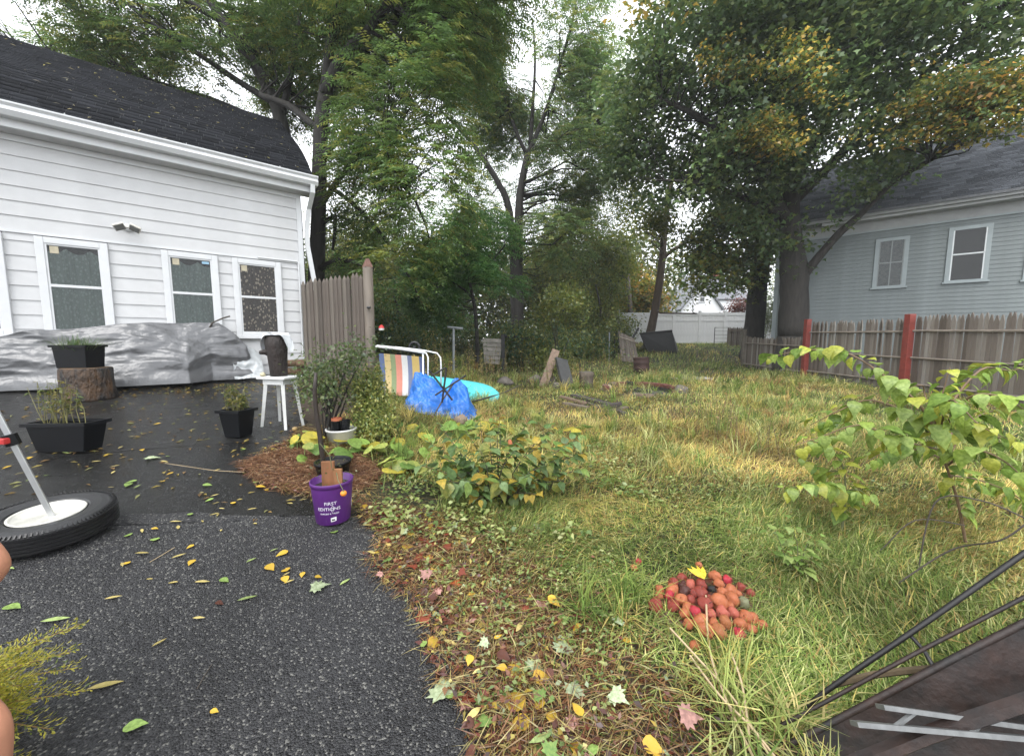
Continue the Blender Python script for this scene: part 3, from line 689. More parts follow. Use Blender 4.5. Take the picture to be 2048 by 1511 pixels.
def blob_pts(blobs, n, thr, nscale, seed, shell=.45):
    """blobs in photo pixels at a distance: (px, py, rx_px, ry_px, Y, depth radius m[, weight])"""
    W = np.array([(b[6] if len(b) > 6 else 1) * b[2] * b[3] * (b[4] ** 2) for b in blobs]); W = W / W.sum()
    out = []; r = np.random.default_rng(seed)
    for b, wgt in zip(blobs, W):
        k = int(n * wgt * 1.9) + 8
        u = nrm(r.normal(size=(k, 3))) * (shell + (1 - shell) * r.uniform(0, 1, (k, 1)) ** .6)
        c = np.array(at(b[0], b[1], b[4])); s = b[4] / F
        p = c + u * np.array([b[2] * s, b[5], b[3] * s])
        nn = snoise(p, nscale, seed); p = p[nn > thr]
        out.append(np.c_[p, np.repeat([c], len(p), 0)])
    A = np.concatenate(out); r.shuffle(A)
    return A[:n, :3], A[:n, 3:]
def crown(style, blobs, n, pal, seed, thr=-.25, nscale=.9, yellow=None, size=1.0, zmin=None):
    P, C = blob_pts(blobs, n, thr, nscale, seed); T = len(P); r = np.random.default_rng(seed + 1)
    out = nrm(P - C) + r.normal(size=(T, 3)) * .5; out[:, 2] *= .5
    base = pal[r.integers(0, len(pal), T)] * (1 + .36 * np.clip(snoise(P, 1.1, seed + 3), -1.2, 1.4))[:, None].clip(.5, 1.6)
    if yellow is not None:
        yp, amount = yellow
        m = snoise(P, .8, seed + 9) > amount
        base[m] = yp[r.integers(0, len(yp), m.sum())]
    if style == 'compound':
        k = 12; L = r.uniform(.28, .5, T) * size
        D0 = nrm(out * np.array([1, 1, .4]) + np.array([0, 0, -.12])); t = (np.arange(k) // 2 + .8) / (k / 2 + .3)
        ctr = P[:, None] + D0[:, None] * (L[:, None] * t)[..., None] + np.array([0, 0, -1.0]) * (L[:, None] * t ** 2)[..., None] * .28
        S = nrm(np.cross(D0, np.array([0, 0, 1.])))[:, None] * np.where(np.arange(k) % 2, 1, -1)[None, :, None]
        D = S + D0[:, None] * .55 + np.array([0, 0, -.28]) + r.normal(size=(T, k, 3)) * .16
        N = np.array([0, 0, 1.]) + r.normal(size=(T, k, 3)) * .35 + D0[:, None] * .3
        Ln = r.uniform(.075, .12, (T, k)) * size; Wn = Ln * r.uniform(.3, .42, (T, k))
        fold = .12
    elif style == 'maple':
        k = 8; L = .42 * size
        ctr = P[:, None] + r.normal(size=(T, k, 3)) * np.array([.30, .30, .09]) * size
        D = out[:, None] * .5 + r.normal(size=(T, k, 3)) * np.array([.8, .8, .3]) + np.array([0, 0, -.35])
        N = np.array([0, 0, 1.]) + r.normal(size=(T, k, 3)) * .45
        Ln = r.uniform(.12, .20, (T, k)) * size; Wn = Ln * r.uniform(.75, 1.0, (T, k)); fold = .1
    else:
        k = 8
        ctr = P[:, None] + r.normal(size=(T, k, 3)) * .16 * size
        D = out[:, None] * .5 + r.normal(size=(T, k, 3)) * .7 + np.array([0, 0, -.2])
        N = np.array([0, 0, 1.]) + r.normal(size=(T, k, 3)) * .6
        Ln = r.uniform(.06, .11, (T, k)) * size; Wn = Ln * r.uniform(.45, .65, (T, k)); fold = .12
    Cc = (base[:, None] * r.uniform(.82, 1.2, (T, k, 1))).reshape(-1, 3)
    ctr = ctr.reshape(-1, 3); D = D.reshape(-1, 3); N = np.broadcast_to(N, (T, k, 3)).reshape(-1, 3)
    if zmin is not None:
        keep = ctr[:, 2] > gzn(ctr[:, 0], ctr[:, 1]) + zmin
        ctr, D, N, Cc, Ln, Wn = ctr[keep], D[keep], N[keep], Cc[keep], Ln.ravel()[keep], Wn.ravel()[keep]
    if style == 'maple': return lobed(ctr, D, N, Ln.ravel(), Wn.ravel(), Cc), P
    return leaves(ctr, D, N, Ln.ravel(), Wn.ravel(), Cc, fold=fold), P
def limb(mb, pts, n=8, wob=.05):
    """pts: (px, py, Y, radius m), smoothed"""
    W = [(at(p[0], p[1], p[2]), p[3]) for p in pts]; fine = []; rad = []
    for i in range(len(W) - 1):
        p0 = W[max(i - 1, 0)][0]; p1, p2 = W[i][0], W[i + 1][0]; p3 = W[min(i + 2, len(W) - 1)][0]
        st = max(2, int((p2 - p1).length / .35))
        for k in range(st):
            t = k / st; t2, t3 = t * t, t * t * t
            q = .5 * ((2 * p1) + (p2 - p0) * t + (2 * p0 - 5 * p1 + 4 * p2 - p3) * t2 + (3 * p1 - p0 - 3 * p2 + p3) * t3)
            fine.append(q); rad.append(W[i][1] + (W[i + 1][1] - W[i][1]) * t)
    fine.append(W[-1][0]); rad.append(W[-1][1]); mb.tube(fine, rad, n, wob=wob); return fine, rad
def branches(mb, skel, P, n, seed, rmax=.05, maxlen=3.5):
    """thin branches from the limbs out to leaf sprays"""
    S = np.array([p for p, _ in skel]); R = np.array([r for _, r in skel]); r = np.random.default_rng(seed)
    for i in r.choice(len(P), min(n, len(P)), replace=False):
        e = P[i]; d = np.linalg.norm(S - e, axis=1) + .9 * np.maximum(0, S[:, 2] - e[2]); j = int(np.argmin(d))
        if d[j] > maxlen: continue
        a = S[j]; mid = (a + e) / 2 + r.normal(size=3) * .12 * d[j] + np.array([0, 0, .06 * d[j]]); r0 = min(rmax, R[j] * .6, .012 + .012 * d[j])
        q1 = a * .7 + mid * .3 + r.normal(size=3) * .03 * d[j]
        mb.tube([a, (a + q1) / 2, mid, (mid * .45 + e * .55) + r.normal(size=3) * .04 * d[j], e], [r0, r0 * .85, r0 * .6, r0 * .4, .004], 5, cap=False)
def tree(name, label, limbs, cr, bark, n_br=120, seed=1, group=None, rmax=.05, flare=True, maxlen=3.5):
    b0 = at(*limbs[0][0][:3]); root = empty(name, (b0.x, b0.y, min(b0.z, gz(b0.x, b0.y))), 0, label, 'tree', group)
    mb = MB(); skel = []
    for i, l in enumerate(limbs):
        if i == 0 and flare:
            p0 = at(*l[0][:3]); g_ = gz(p0.x, p0.y)
            r0 = l[0][3]; mb.tube([(p0.x, p0.y, g_ - .3), (p0.x, p0.y, g_), (p0.x, p0.y, g_ + .25), tuple(p0 + Vector((0, 0, .3)))] if p0.z < g_ + .3 else [(p0.x, p0.y, g_ - .3), (p0.x, p0.y, g_ + .15), tuple(p0)], ([r0 * 1.7, r0 * 1.45, r0 * 1.15, r0 * 1.02] if p0.z < g_ + .3 else [r0 * 1.5, r0 * 1.25, r0]), 12, wob=.08)
        f_, r_ = limb(mb, l, 12 if l[0][3] > .12 else 7); skel += [(tuple(p), q) for p, q in zip(f_, r_)]
    parts = []; PP = []
    for c in cr: L_, P_ = crown(**c); parts.append(L_); PP.append(P_)
    if parts:
        PA = np.concatenate(PP); bb = MB()
        branches(bb, skel, PA, n_br, seed, rmax, maxlen)
        obj('trunk', mb, bark, root, smooth=True); 
        if bb.v: tag(obj('branches', bb, bark, root, smooth=True), kind='stuff')
        V, Q, C = merge(parts)
        o = link('crown', np_mesh('crown', V, Q, C, M_FOL), root, None, True); tag(o, kind='stuff')
    else: obj('trunk', mb, bark, root, smooth=True)
    return root

# --- A: the tall walnut behind the house corner
tree('walnut_tree', 'tall dark-trunked walnut tree rising behind the white house corner', [
    [(630, 690, 9.6, .21), (633, 560, 9.6, .18), (638, 400, 9.6, .165), (641, 270, 9.6, .155), (652, 175, 9.5, .14)],
    [(650, 190, 9.5, .14), (672, 135, 9.4, .12), (705, 92, 9.2, .10), (735, 60, 9.0, .08), (775, 10, 8.8, .09), (820, -60, 8.6, .06)],
    [(652, 170, 9.5, .12), (658, 110, 9.5, .10), (668, 50, 9.5, .09), (690, -20, 9.6, .07), (710, -90, 9.6, .05)],
    [(640, 262, 9.6, .09), (605, 232, 9.8, .085), (575, 210, 10.0, .08), (520, 190, 10.0, .06)],
    [(636, 420, 9.6, .07), (700, 330, 9.2, .05), (770, 290, 8.8, .03)],
    [(637, 330, 9.6, .08), (690, 270, 9.3, .06), (760, 330, 8.9, .045), (830, 400, 8.6, .03), (860, 480, 8.5, .015)],
    [(634, 540, 9.6, .09), (680, 520, 9.2, .06), (725, 530, 8.9, .04), (760, 560, 8.8, .02)],
    [(634, 460, 9.6, .07), (670, 430, 9.5, .05), (665, 500, 9.4, .03)],
    [(640, 360, 9.6, .06), (720, 420, 9.2, .045), (800, 520, 9.0, .03), (850, 620, 9.0, .015)]],
    [dict(style='compound', blobs=[(720, 60, 190, 120, 10.8, 1.8), (840, 90, 150, 130, 9.4, 2), (600, 60, 130, 110, 11, 1.6), (820, 250, 130, 120, 8.7, 1.6),
        (770, 380, 100, 120, 9.6, 1.4), (860, 400, 90, 140, 8.6, 1.4), (720, 270, 70, 90, 10.4, .9), (800, 540, 110, 80, 9, 1.3), (700, 480, 50, 60, 10.3, .7, .6), (710, 600, 60, 50, 10.2, .7, .5), (920, 40, 90, 80, 9, 1.4), (800, -60, 300, 90, 9, 2.5), (900, 180, 60, 90, 8.8, 1.2)],
        n=10800, pal=P_WAL, seed=11, thr=-.5, nscale=1.2, yellow=(P_YG, 2.1))], M_BARK, 260, 3, maxlen=3)
# --- B: the leaning tree behind the roof
tree('walnut_tree', 'leaning walnut tree spreading over the dark shingle roof', [
    [(600, 640, 11.2, .22), (585, 400, 11.0, .20), (565, 255, 10.9, .17), (540, 185, 10.8, .14), (500, 115, 10.7, .12), (455, 55, 10.6, .11), (420, 0, 10.5, .10), (395, -70, 10.4, .1)],
    [(560, 240, 10.9, .12), (575, 180, 10.8, .08), (590, 90, 10.6, .06), (600, 20, 10.5, .04)],
    [(548, 205, 10.8, .09), (500, 178, 10.6, .08), (400, 111, 10.3, .06), (300, 44, 10, .045), (220, -20, 9.8, .03)],
    [(560, 260, 10.9, .1), (420, 200, 11, .09), (290, 160, 11, .08), (215, 122, 11, .06), (130, 100, 11, .045), (40, 95, 11, .03)],
    [(300, 165, 11, .07), (230, 95, 11, .05), (170, 40, 11, .04), (100, -30, 11, .03)],
    [(440, 40, 10.6, .09), (370, 0, 10.4, .06), (330, -50, 10.3, .04)]],
    [dict(style='compound', blobs=[(470, 70, 120, 110, 11.8, 1.4), (350, 50, 130, 80, 10.3, 1.8), (230, 70, 130, 70, 10.8, 1.8), (90, 60, 140, 70, 11, 1.8), (540, 120, 80, 90, 11.8, 1.0),
        (430, 150, 80, 50, 10.8, 1.2), (280, 120, 100, 50, 10.8, 1.2), (100, 100, 100, 45, 11, 1.2), (-60, 60, 120, 80, 11, 1.6), (350, -50, 300, 60, 10.5, 2.2), (580, 190, 50, 60, 12, .7)],
        n=6000, pal=P_WAL, seed=21, thr=-.1, nscale=1.3, yellow=(P_YEL * .8, 2.35))], M_BARK, 190, 4, maxlen=3)
# --- C: twin trunks in the middle of the back
tree('black_locust_tree', 'tall twin-trunked tree in the middle of the woods edge', [
    [(1038, 690, 18, .26), (1036, 560, 18, .23), (1037, 470, 18, .20), (1040, 390, 18, .17), (1055, 310, 18, .15)],
    [(1030, 690, 18.1, .22), (1028, 540, 18.1, .19), (1018, 420, 18, .16), (1000, 372, 17.8, .13), (965, 315, 17.5, .10), (930, 270, 17.3, .07), (880, 220, 17, .04)],
    [(1055, 310, 18, .12), (1085, 240, 17.8, .09), (1108, 170, 17.6, .07), (1135, 80, 17.5, .07), (1150, 20, 17.5, .04)],
    [(1055, 310, 18, .10), (1035, 270, 18, .08), (1010, 190, 18, .08), (1000, 100, 18, .05)],
    [(1058, 300, 18, .11), (1090, 290, 17.7, .09), (1140, 265, 17.4, .06), (1190, 250, 17.2, .03)],
    [(1060, 290, 18, .10), (1065, 220, 17.8, .08), (1070, 120, 17.6, .05), (1065, 40, 17.6, .03)]],
    [dict(style='compound', blobs=[(1060, 90, 130, 110, 17.6, 2.6), (980, 180, 90, 90, 18.8, 1.8), (1130, 190, 90, 90, 18.8, 1.8), (1060, 250, 110, 60, 19.3, 1.5), (950, 340, 60, 70, 19, 1.4), (1150, 320, 80, 60, 17.2, 1.8),
        (1090, 400, 100, 50, 19.5, 1.3), (1130, 470, 90, 60, 17.5, 1.6), (960, 440, 50, 40, 17.5, 1.2), (1040, -20, 160, 60, 17.6, 2.4), (920, 100, 60, 100, 17.3, 1.5), (1180, 420, 60, 60, 17.8, 1.5), (1160, 70, 70, 90, 18, 1.8), (1190, 190, 60, 90, 18, 1.6), (950, 20, 80, 70, 17.5, 1.6), (1040, 160, 80, 70, 19.2, 1.2), (1200, 300, 50, 70, 18, 1.4)],
        n=10500, pal=P_C, seed=31, thr=-.2, nscale=.75, size=1.45, yellow=(P_YG, 2.2))], M_BARK, 260, 5, maxlen=4.5, rmax=.07)
# --- D: slender brown leaning trunk
tree('slender_tree', 'slender brown trunk leaning right before the white vinyl fence', [
    [(1297, 680, 20.4, 0.241), (1310, 620, 20.4, 0.207), (1322, 540, 20.4, 0.184), (1329, 460, 20.4, 0.161), (1338, 390, 20.4, 0.138), (1350, 320, 20.3, 0.103)],
    [(1325, 518, 20.4, 0.103), (1345, 500, 20.3, 0.092), (1372, 483, 20.2, 0.069), (1392, 450, 20.1, 0.034)],
    [(1329, 470, 20.4, 0.069), (1300, 430, 20.3, 0.057), (1262, 412, 20.2, 0.034)],
    [(1336, 400, 20.4, 0.069), (1362, 372, 20.3, 0.057), (1395, 340, 20.2, 0.034)]],
    [dict(style='broad', blobs=[(1290, 420, 55, 40, 17, 1), (1345, 420, 50, 45, 17, 1), (1370, 560, 45, 50, 16.8, .8, .6), (1330, 600, 30, 30, 16.8, .5, .4), (1300, 350, 60, 40, 17, 1)], n=900, pal=P_YG, seed=41, thr=.1, nscale=1.4, size=1.5)],
    M_BARKB, 60, 6)
# --- E: the big maple by the blue house
tree('maple_tree', 'large broad maple with orange-tinged crown before the blue house', [
    [(1585, 672, 13.9, .47), (1588, 600, 13.9, .43), (1588, 540, 13.9, .42), (1582, 480, 13.9, .34), (1580, 420, 13.8, .28), (1590, 320, 13.6, .22), (1605, 200, 13.3, .16), (1620, 60, 13, .09)],
    [(1600, 560, 13.8, .16), (1640, 510, 13.5, .13), (1680, 465, 13.2, .115), (1720, 430, 12.8, .095), (1780, 370, 12.2, .07), (1860, 320, 11.5, .06), (1950, 280, 11, .03)],
    [(1578, 450, 13.8, .20), (1540, 380, 13.5, .16), (1480, 300, 13, .13), (1400, 235, 12.6, .09), (1320, 200, 12.3, .05)],
    [(1590, 400, 13.8, .18), (1640, 350, 13.2, .15), (1740, 250, 12.4, .12), (1860, 140, 11.6, .09), (2000, 20, 10.8, .05)],
    [(1584, 380, 13.7, .14), (1540, 270, 13, .1), (1500, 150, 12.5, .07), (1480, 40, 12.2, .04)],
    [(1570, 430, 13.7, .12), (1500, 400, 13, .09), (1420, 370, 12.6, .06), (1330, 360, 12.4, .03)],
    [(1600, 330, 13.5, .12), (1680, 200, 12.8, .09), (1720, 60, 12.3, .06)]],
    [dict(style='maple', blobs=[(1560, 180, 220, 170, 12.8, 2.6), (1380, 230, 140, 140, 12.6, 2), (1720, 170, 220, 160, 12.2, 2.4), (1880, 60, 220, 110, 11.2, 2.2), (1590, 400, 110, 80, 13, 1.5), (1600, 500, 55, 50, 13.3, .9, .5), (1340, 340, 110, 70, 12.6, 1.6),
        (1450, 60, 200, 110, 12.5, 2.4), (1660, 20, 250, 100, 12.2, 2.6), (1480, 340, 120, 70, 12.8, 1.6), (1700, 330, 110, 70, 12.6, 1.5), (1600, -60, 350, 70, 12.2, 2.8), (1950, -40, 220, 70, 11, 2.4), (1290, 200, 70, 110, 12.5, 1.4), (1270, 330, 50, 50, 12.5, 1)],
        n=7800, pal=P_MAP * .88, seed=51, thr=-.4, nscale=.9, yellow=(np.concatenate([P_YG, P_YEL[:3]]), 1.75)),
     dict(style='maple', blobs=[(1700, 180, 120, 35, 10.6, .7), (1640, 235, 120, 30, 10.8, .6), (1800, 155, 70, 25, 10.5, .5), (1590, 270, 110, 35, 11, .6), (1560, 110, 60, 40, 10.6, .6, .7), (1280, 310, 60, 25, 11.4, .5), (1470, 110, 60, 40, 11, .5, .6), (1740, 250, 90, 30, 10.8, .5)],
        n=1500, size=.66, pal=np.concatenate([P_YG, P_YEL[:3] * 1.25, P_YEL[:2] * 1.2, P_MAP * 1.5]), seed=52, thr=-.1, nscale=1.3),
     dict(style='maple', blobs=[(1860, 275, 90, 35, 10.2, .7), (1960, 240, 90, 40, 9.6, .7), (2010, 180, 60, 40, 9.4, .6), (1890, 195, 90, 40, 9.8, .7, .7), (1820, 340, 80, 35, 10.8, .6, .6), (1960, 310, 90, 30, 10, .5, .6), (2060, 260, 60, 50, 9.4, .6)],
        n=1000, size=.68, pal=np.concatenate([P_YEL * 1.3, P_YG * 1.1, P_MAP * 1.3]), seed=53, thr=.25, nscale=1.3)],
    M_BARKM, 330, 7, rmax=.06, maxlen=4)
# --- F: second maple, darker leaning trunk left of the blue house
tree('maple_tree', 'leaning dark-trunked maple at the far corner of the blue house', [
    [(1507, 682, 17.6, .42), (1513, 600, 17.6, .38), (1525, 500, 17.5, .33), (1538, 420, 17.4, .28), (1550, 330, 17.2, .2)],
    [(1522, 520, 17.5, .12), (1480, 470, 17, .09), (1430, 450, 16.6, .06)],
    [(1518, 560, 17.5, .09), (1470, 545, 17, .06), (1420, 545, 16.6, .03)]],
    [dict(style='maple', blobs=[(1470, 480, 85, 60, 16.8, 1.6), (1440, 550, 75, 40, 16.6, 1.2), (1490, 420, 80, 40, 16.8, 1.4), (1400, 500, 40, 40, 16.6, 1, .6), (1490, 590, 40, 25, 17, .6, .4), (1540, 470, 40, 60, 16.6, .8, .6)],
        n=1500, pal=np.concatenate([P_MAP * 1.3, P_YG, P_WOOD]), seed=61, thr=-.1, nscale=1, size=1.15)], M_BARKM, 70, 8)
# --- G: low feathery green tree left of centre
tree('feathery_tree', 'young green feathery-leaved tree beyond the striped lounge chair', [
    [(955, 700, 13, .07), (950, 620, 13, .06), (935, 540, 13, .05), (930, 450, 13, .03)],
    [(950, 600, 13, .04), (900, 560, 12.6, .03), (860, 590, 12.3, .02)],
    [(940, 560, 13, .04), (985, 520, 12.8, .03), (1010, 490, 12.6, .02)]],
    [dict(style='compound', blobs=[(960, 480, 70, 60, 12.8, 1.1), (910, 540, 80, 60, 12.5, 1.1), (975, 570, 70, 60, 12.6, 1.1), (900, 610, 70, 45, 12.4, .9), (980, 630, 50, 40, 12.6, .8), (860, 560, 50, 50, 12.3, .8)],
        n=2600, pal=P_AIL, seed=71, thr=-.5, nscale=1.2, size=1.15)], M_BARK, 50, 9)
# --- woods behind
WOODS = [  # px, top py, Y, spread px, style, palette, label
    (700, 430, 21, 90, 'broad', P_WOOD, 'olive green tree close behind the stockade fence'),
    (790, 480, 24, 80, 'broad', P_WOOD, 'olive green tree behind the striped lounge chair, back in the woods'),
    (880, 420, 26, 90, 'broad', P_AIL, 'green tree deep in the woods behind the feathery tree'),
    (1085, 520, 22, 60, 'broad', P_WOOD, 'thin olive tree just right of the twin trunks'),
    (1150, 430, 25, 80, 'maple', P_WOOD, 'dense olive tree behind the yellowing sapling'),
    (1215, 470, 22, 60, 'broad', P_YG, 'yellow-green tree left of the old utility pole'),
    (1265, 540, 26, 55, 'maple', np.concatenate([P_YG, P_YEL]), 'small yellowing tree at the corner of the vinyl fence'),
    (1180, 330, 28, 80, 'broad', P_WOOD, 'tall dark tree furthest back behind the olive trees'),
    (760, 330, 28, 100, 'broad', P_WOOD, 'tall olive tree far behind the walnut trunk')]
for i, (px, py, Y, sp, st, pal, lab) in enumerate(WOODS):
    s = random.Random(i); j = lambda a: s.uniform(-a, a)
    tree('woodland_tree', lab, [[(px + j(15), 685, Y, .16), (px + j(12), 600, Y, .13), (px + j(15), (py + 600) / 2, Y, .1), (px + j(20), py + 30, Y, .05)],
         [(px, 590, Y, .06), (px + sp * .5, 540 + j(30), Y - .5, .03)], [(px, 560, Y, .06), (px - sp * .5, 520 + j(30), Y - .5, .03)]],
        [dict(style=st, blobs=[(px, py + 60, sp * .8, 70, Y, 2), (px - sp * .4, (py + 640) / 2, sp * .7, (640 - py) * .35, Y, 1.8), (px + sp * .4, (py + 620) / 2 + 20, sp * .7, (640 - py) * .35, Y, 1.8), (px, 640, sp, 45, Y - .5, 1.6)],
              n=1500, pal=pal, seed=100 + i, thr=-.35, nscale=.8, size=1.75 if st == 'broad' else 1.3, yellow=(P_YG, 1.7), zmin=0)], M_BARK, 45, 20 + i, 'trees at the edge of the woods')
for i, (px, py, Y, sp, lab) in enumerate([(680, 520, 14.5, 70, 'bright green understorey tree just right of the capped post'), (790, 560, 16, 80, 'green understorey tree above the turquoise board'), (1120, 560, 19, 70, 'olive understorey tree behind the dark low shrub'), (1195, 540, 19.5, 60, 'yellow-green understorey tree beside the grey metal stake')]):
    tree('understorey_tree', lab, [[(px, 690, Y, .07), (px + 6, 620, Y, .06), (px - 4, py + 30, Y, .03)]], [dict(style='broad', blobs=[(px, py + 50, sp * .8, 50, Y, 1.4), (px - sp * .4, py + 110, sp * .7, 50, Y, 1.2), (px + sp * .4, py + 115, sp * .7, 50, Y, 1.2), (px, 680, sp, 30, Y - .3, 1)], n=1500, pal=np.concatenate([P_WOOD, P_AIL]) if i < 2 else np.concatenate([P_WOOD, P_YG]), seed=140 + i, thr=-.5, nscale=1, size=1.35, zmin=0)], M_BARK, 40, 60 + i, 'understorey trees')
# far wood that reads as one mass
(LW, _) = crown('broad', [(600 + k * 62, 590 + 22 * math.sin(k * 2.1), 70, 100 + 30 * math.sin(k * 1.3), 33 + 2 * math.sin(k), 2.5) for k in range(12)], 7000, P_WOOD, 199, thr=-3, nscale=.5, size=4.2)
(L_, P_) = crown('broad', [(1330, 620, 60, 40, 60, 3), (1420, 560, 90, 50, 62, 3), (1520, 600, 90, 70, 60, 3), (300, 560, 200, 120, 40, 3), (-100, 560, 250, 140, 40, 3), (1750, 560, 250, 120, 60, 3), (2150, 560, 300, 140, 50, 3)],
    3800, np.concatenate([P_WOOD, P_C]), 200, thr=-.8, nscale=.5, size=4.4); L_ = merge([L_, LW])
tag(link('far_woods', np_mesh('far_woods', *L_, M_FOL)), 'far mass of green woods beyond the yard', 'woods', kind='stuff')
# undergrowth along the woods' foot
(L_, P_) = crown('broad', [(640 + k * 42, 688 + 18 * math.sin(k * 1.7), 36, 38 + 10 * math.sin(k * 2.3), 15.5 + 2.0 * math.sin(k * 1.1), .9) for k in range(15)], 4200, np.concatenate([P_WOOD, P_YG * .8, P_SHR]), 210, thr=-.6, nscale=1.2, size=1.25, zmin=0)
tag(link('undergrowth', np_mesh('undergrowth', *L_, M_FOL)), 'tangled undergrowth along the foot of the woods', 'undergrowth', kind='stuff')
# shrubs that stand out
def shrub(name, label, cat, blobs, n, pal, seed, style='broad', size=1.0, stems=6, thr=-.5, bark=None, group=None, ns=1.6):
    c = at(blobs[0][0], blobs[0][1], blobs[0][4]); g_ = gz(c.x, c.y); root = empty(name, (c.x, c.y, g_), 0, label, cat, group)
    L_, P_ = crown(style, blobs, n, pal, seed, thr=thr, nscale=ns, size=size, zmin=0.0)
    link('foliage', np_mesh('foliage', *L_, M_FOL), root, None, True)['kind'] = 'stuff'
    mb = MB(); r = np.random.default_rng(seed)
    for i in r.choice(len(P_), min(stems, len(P_)), replace=False):
        e = Vector(P_[i]); b = Vector((c.x + r.uniform(-.1, .1), c.y + r.uniform(-.1, .1), g_)); m_ = b.lerp(e, .5) + Vector((r.uniform(-.08, .08), r.uniform(-.08, .08), .1)); R0 = .006 + .008 * (e - b).length
        mb.tube([b - Vector((0, 0, .05)), b.lerp(m_, .5), m_, e], [R0, R0 * .8, R0 * .6, .003], 5)
    tag(obj('stems', mb, bark or M_BARK, root), kind='stuff'); return root
shrub('dark_shrub', 'low dark green shrub behind the leaning slab', 'shrub', [(1045, 690, 55, 35, 14.5, .7), (1010, 705, 40, 25, 14.3, .6)], 420, P_SHR, 301, size=1.2)
shrub('yellowing_sapling', 'yellow-green sapling with layered leaves behind the stump', 'sapling', [(1115, 650, 55, 40, 13.5, .6), (1120, 610, 45, 30, 13.5, .5), (1105, 700, 40, 35, 13.3, .5), (1140, 680, 40, 25, 13.3, .4)], 620, np.concatenate([P_YG, P_YG, P_WOOD]), 302, size=1.2, thr=-.1)
shrub('red_shrub', 'reddish autumn shrub beside the distant white house', 'shrub', [(1482, 618, 20, 16, 27, .7)], 260, PAL((.22, .06, .05), (.26, .10, .06), (.16, .07, .05)), 303, size=1.6)
shrub('pale_flowering_shrub', 'pale cream-leaved shrub between the dark trunk and blue house corner', 'shrub', [(1533, 620, 12, 50, 20, .6)], 260, PAL((.4, .42, .3), (.3, .34, .2), (.2, .25, .12)), 304, size=1.3)
# ================================================================ THINGS BY THE WHITE HOUSE
from mathutils import noise as mnoise
def fb3(x, y, z=0, o=4): return mnoise.fractal(Vector((x, y, z)), 1.0, 2.0, o)
def crease(x, y, z=0): return mnoise.ridged_multi_fractal(Vector((x, y, z)), 1.0, 2.0, 3, 1.0, 2.0)
def H2(px, py): p = HI @ on(px, py); return p
# --- grey tarp over a woodpile
M_STARP = mat('silver_tarp', (.12, .122, .127), .30, .06, 2, .006, 26, metal=.15, spec=.7)
rid = [(505, 722), (492, 690), (470, 668), (437, 643), (380, 641), (300, 644), (215, 651), (130, 656), (60, 661), (0, 671), (-60, 680)]
bot = [(502, 745), (440, 763), (380, 775), (250, 781), (100, 785), (0, 786), (-60, 790)]
rs = sorted([(wallpix(px, py, HM, .42)) for px, py in rid]); RS = np.array([a for a, b in rs]); RZ = np.array([b for a, b in rs])
bs = sorted([(H2(px, py).x, H2(px, py).y) for px, py in bot]); BS = np.array([a for a, b in bs]); BY = np.array([b for a, b in bs])
tp = empty('tarp_covered_woodpile', HM @ Vector((2.4, .5, 0)), 0, 'grey silver tarp draped over a long woodpile along the white house', 'tarp')
ns, nt_ = 260, 96; V = []
s_lo, s_hi = RS[0] + .0, 5.2
for i in range(ns + 1):
    s = s_lo + (s_hi - s_lo) * i / ns
    zr = float(np.interp(s, RS, RZ)); fy = float(np.interp(s, BS, BY)); fy = max(fy, .62)
    for j in range(nt_ + 1):
        t = j / nt_
        if t < .3: y = .06 + .36 * t / .3; z = zr * (.94 + .06 * math.sin(t / .3 * 1.57))
        else:
            u = (t - .3) / .7; y = .42 + (fy - .42) * (u * .85 + .15 * u ** 3); z = zr * (1 - u) ** .72
        wp = HM @ Vector((s, y, 0)); zg = gz(wp.x, wp.y) - HC.z + .012
        z = max(z, zg)
        am = min(1, t * 6) * min(1, (1 - t) * 9 + .12)
        c = crease(s * .75 + y * .7 + .25 * math.sin(z * 5), z * 4.5 + y * 2.5 + .35 * math.sin(s * 2.1), 1.3) - 1.1; c2 = crease(s * 2.5 + z * 2, z * 10 + y * 6, 4) - 1.1
        dsp = (.05 * c + .012 * c2 + .07 * fb3(s * 1.2, z * 1.5, 7)) * am
        V.append(HM @ Vector((s, y + dsp * .9, max(z + dsp * .35, zg + (.02 * abs(c2) if t > .9 else 0)))))
I = np.arange((ns + 1) * (nt_ + 1)).reshape(ns + 1, nt_ + 1)
Qd = np.stack([I[:-1, :-1], I[:-1, 1:], I[1:, 1:], I[1:, :-1]], -1).reshape(-1, 4)
link('tarp', np_mesh('tarp', np.array([tuple(v) for v in V]), Qd, None, M_STARP, True), tp, None, True)
M_STICK = mat('dark_stick', (.06, .05, .04), .8, .3, 12)
a = HM @ Vector((wallpix(425, 645, HM, .42)[0], .42, wallpix(425, 645, HM, .42)[1])); b = HM @ Vector((wallpix(460, 632, HM, .45)[0], .45, wallpix(460, 632, HM, .45)[1]))
obj('stick', MB().tube([a - Vector((.1, 0, .15)), a, a.lerp(b, .6) + Vector((0, 0, .01)), b], .014, 6), M_STICK, label='bent stick poking up through the top of the grey tarp', cat='stick')
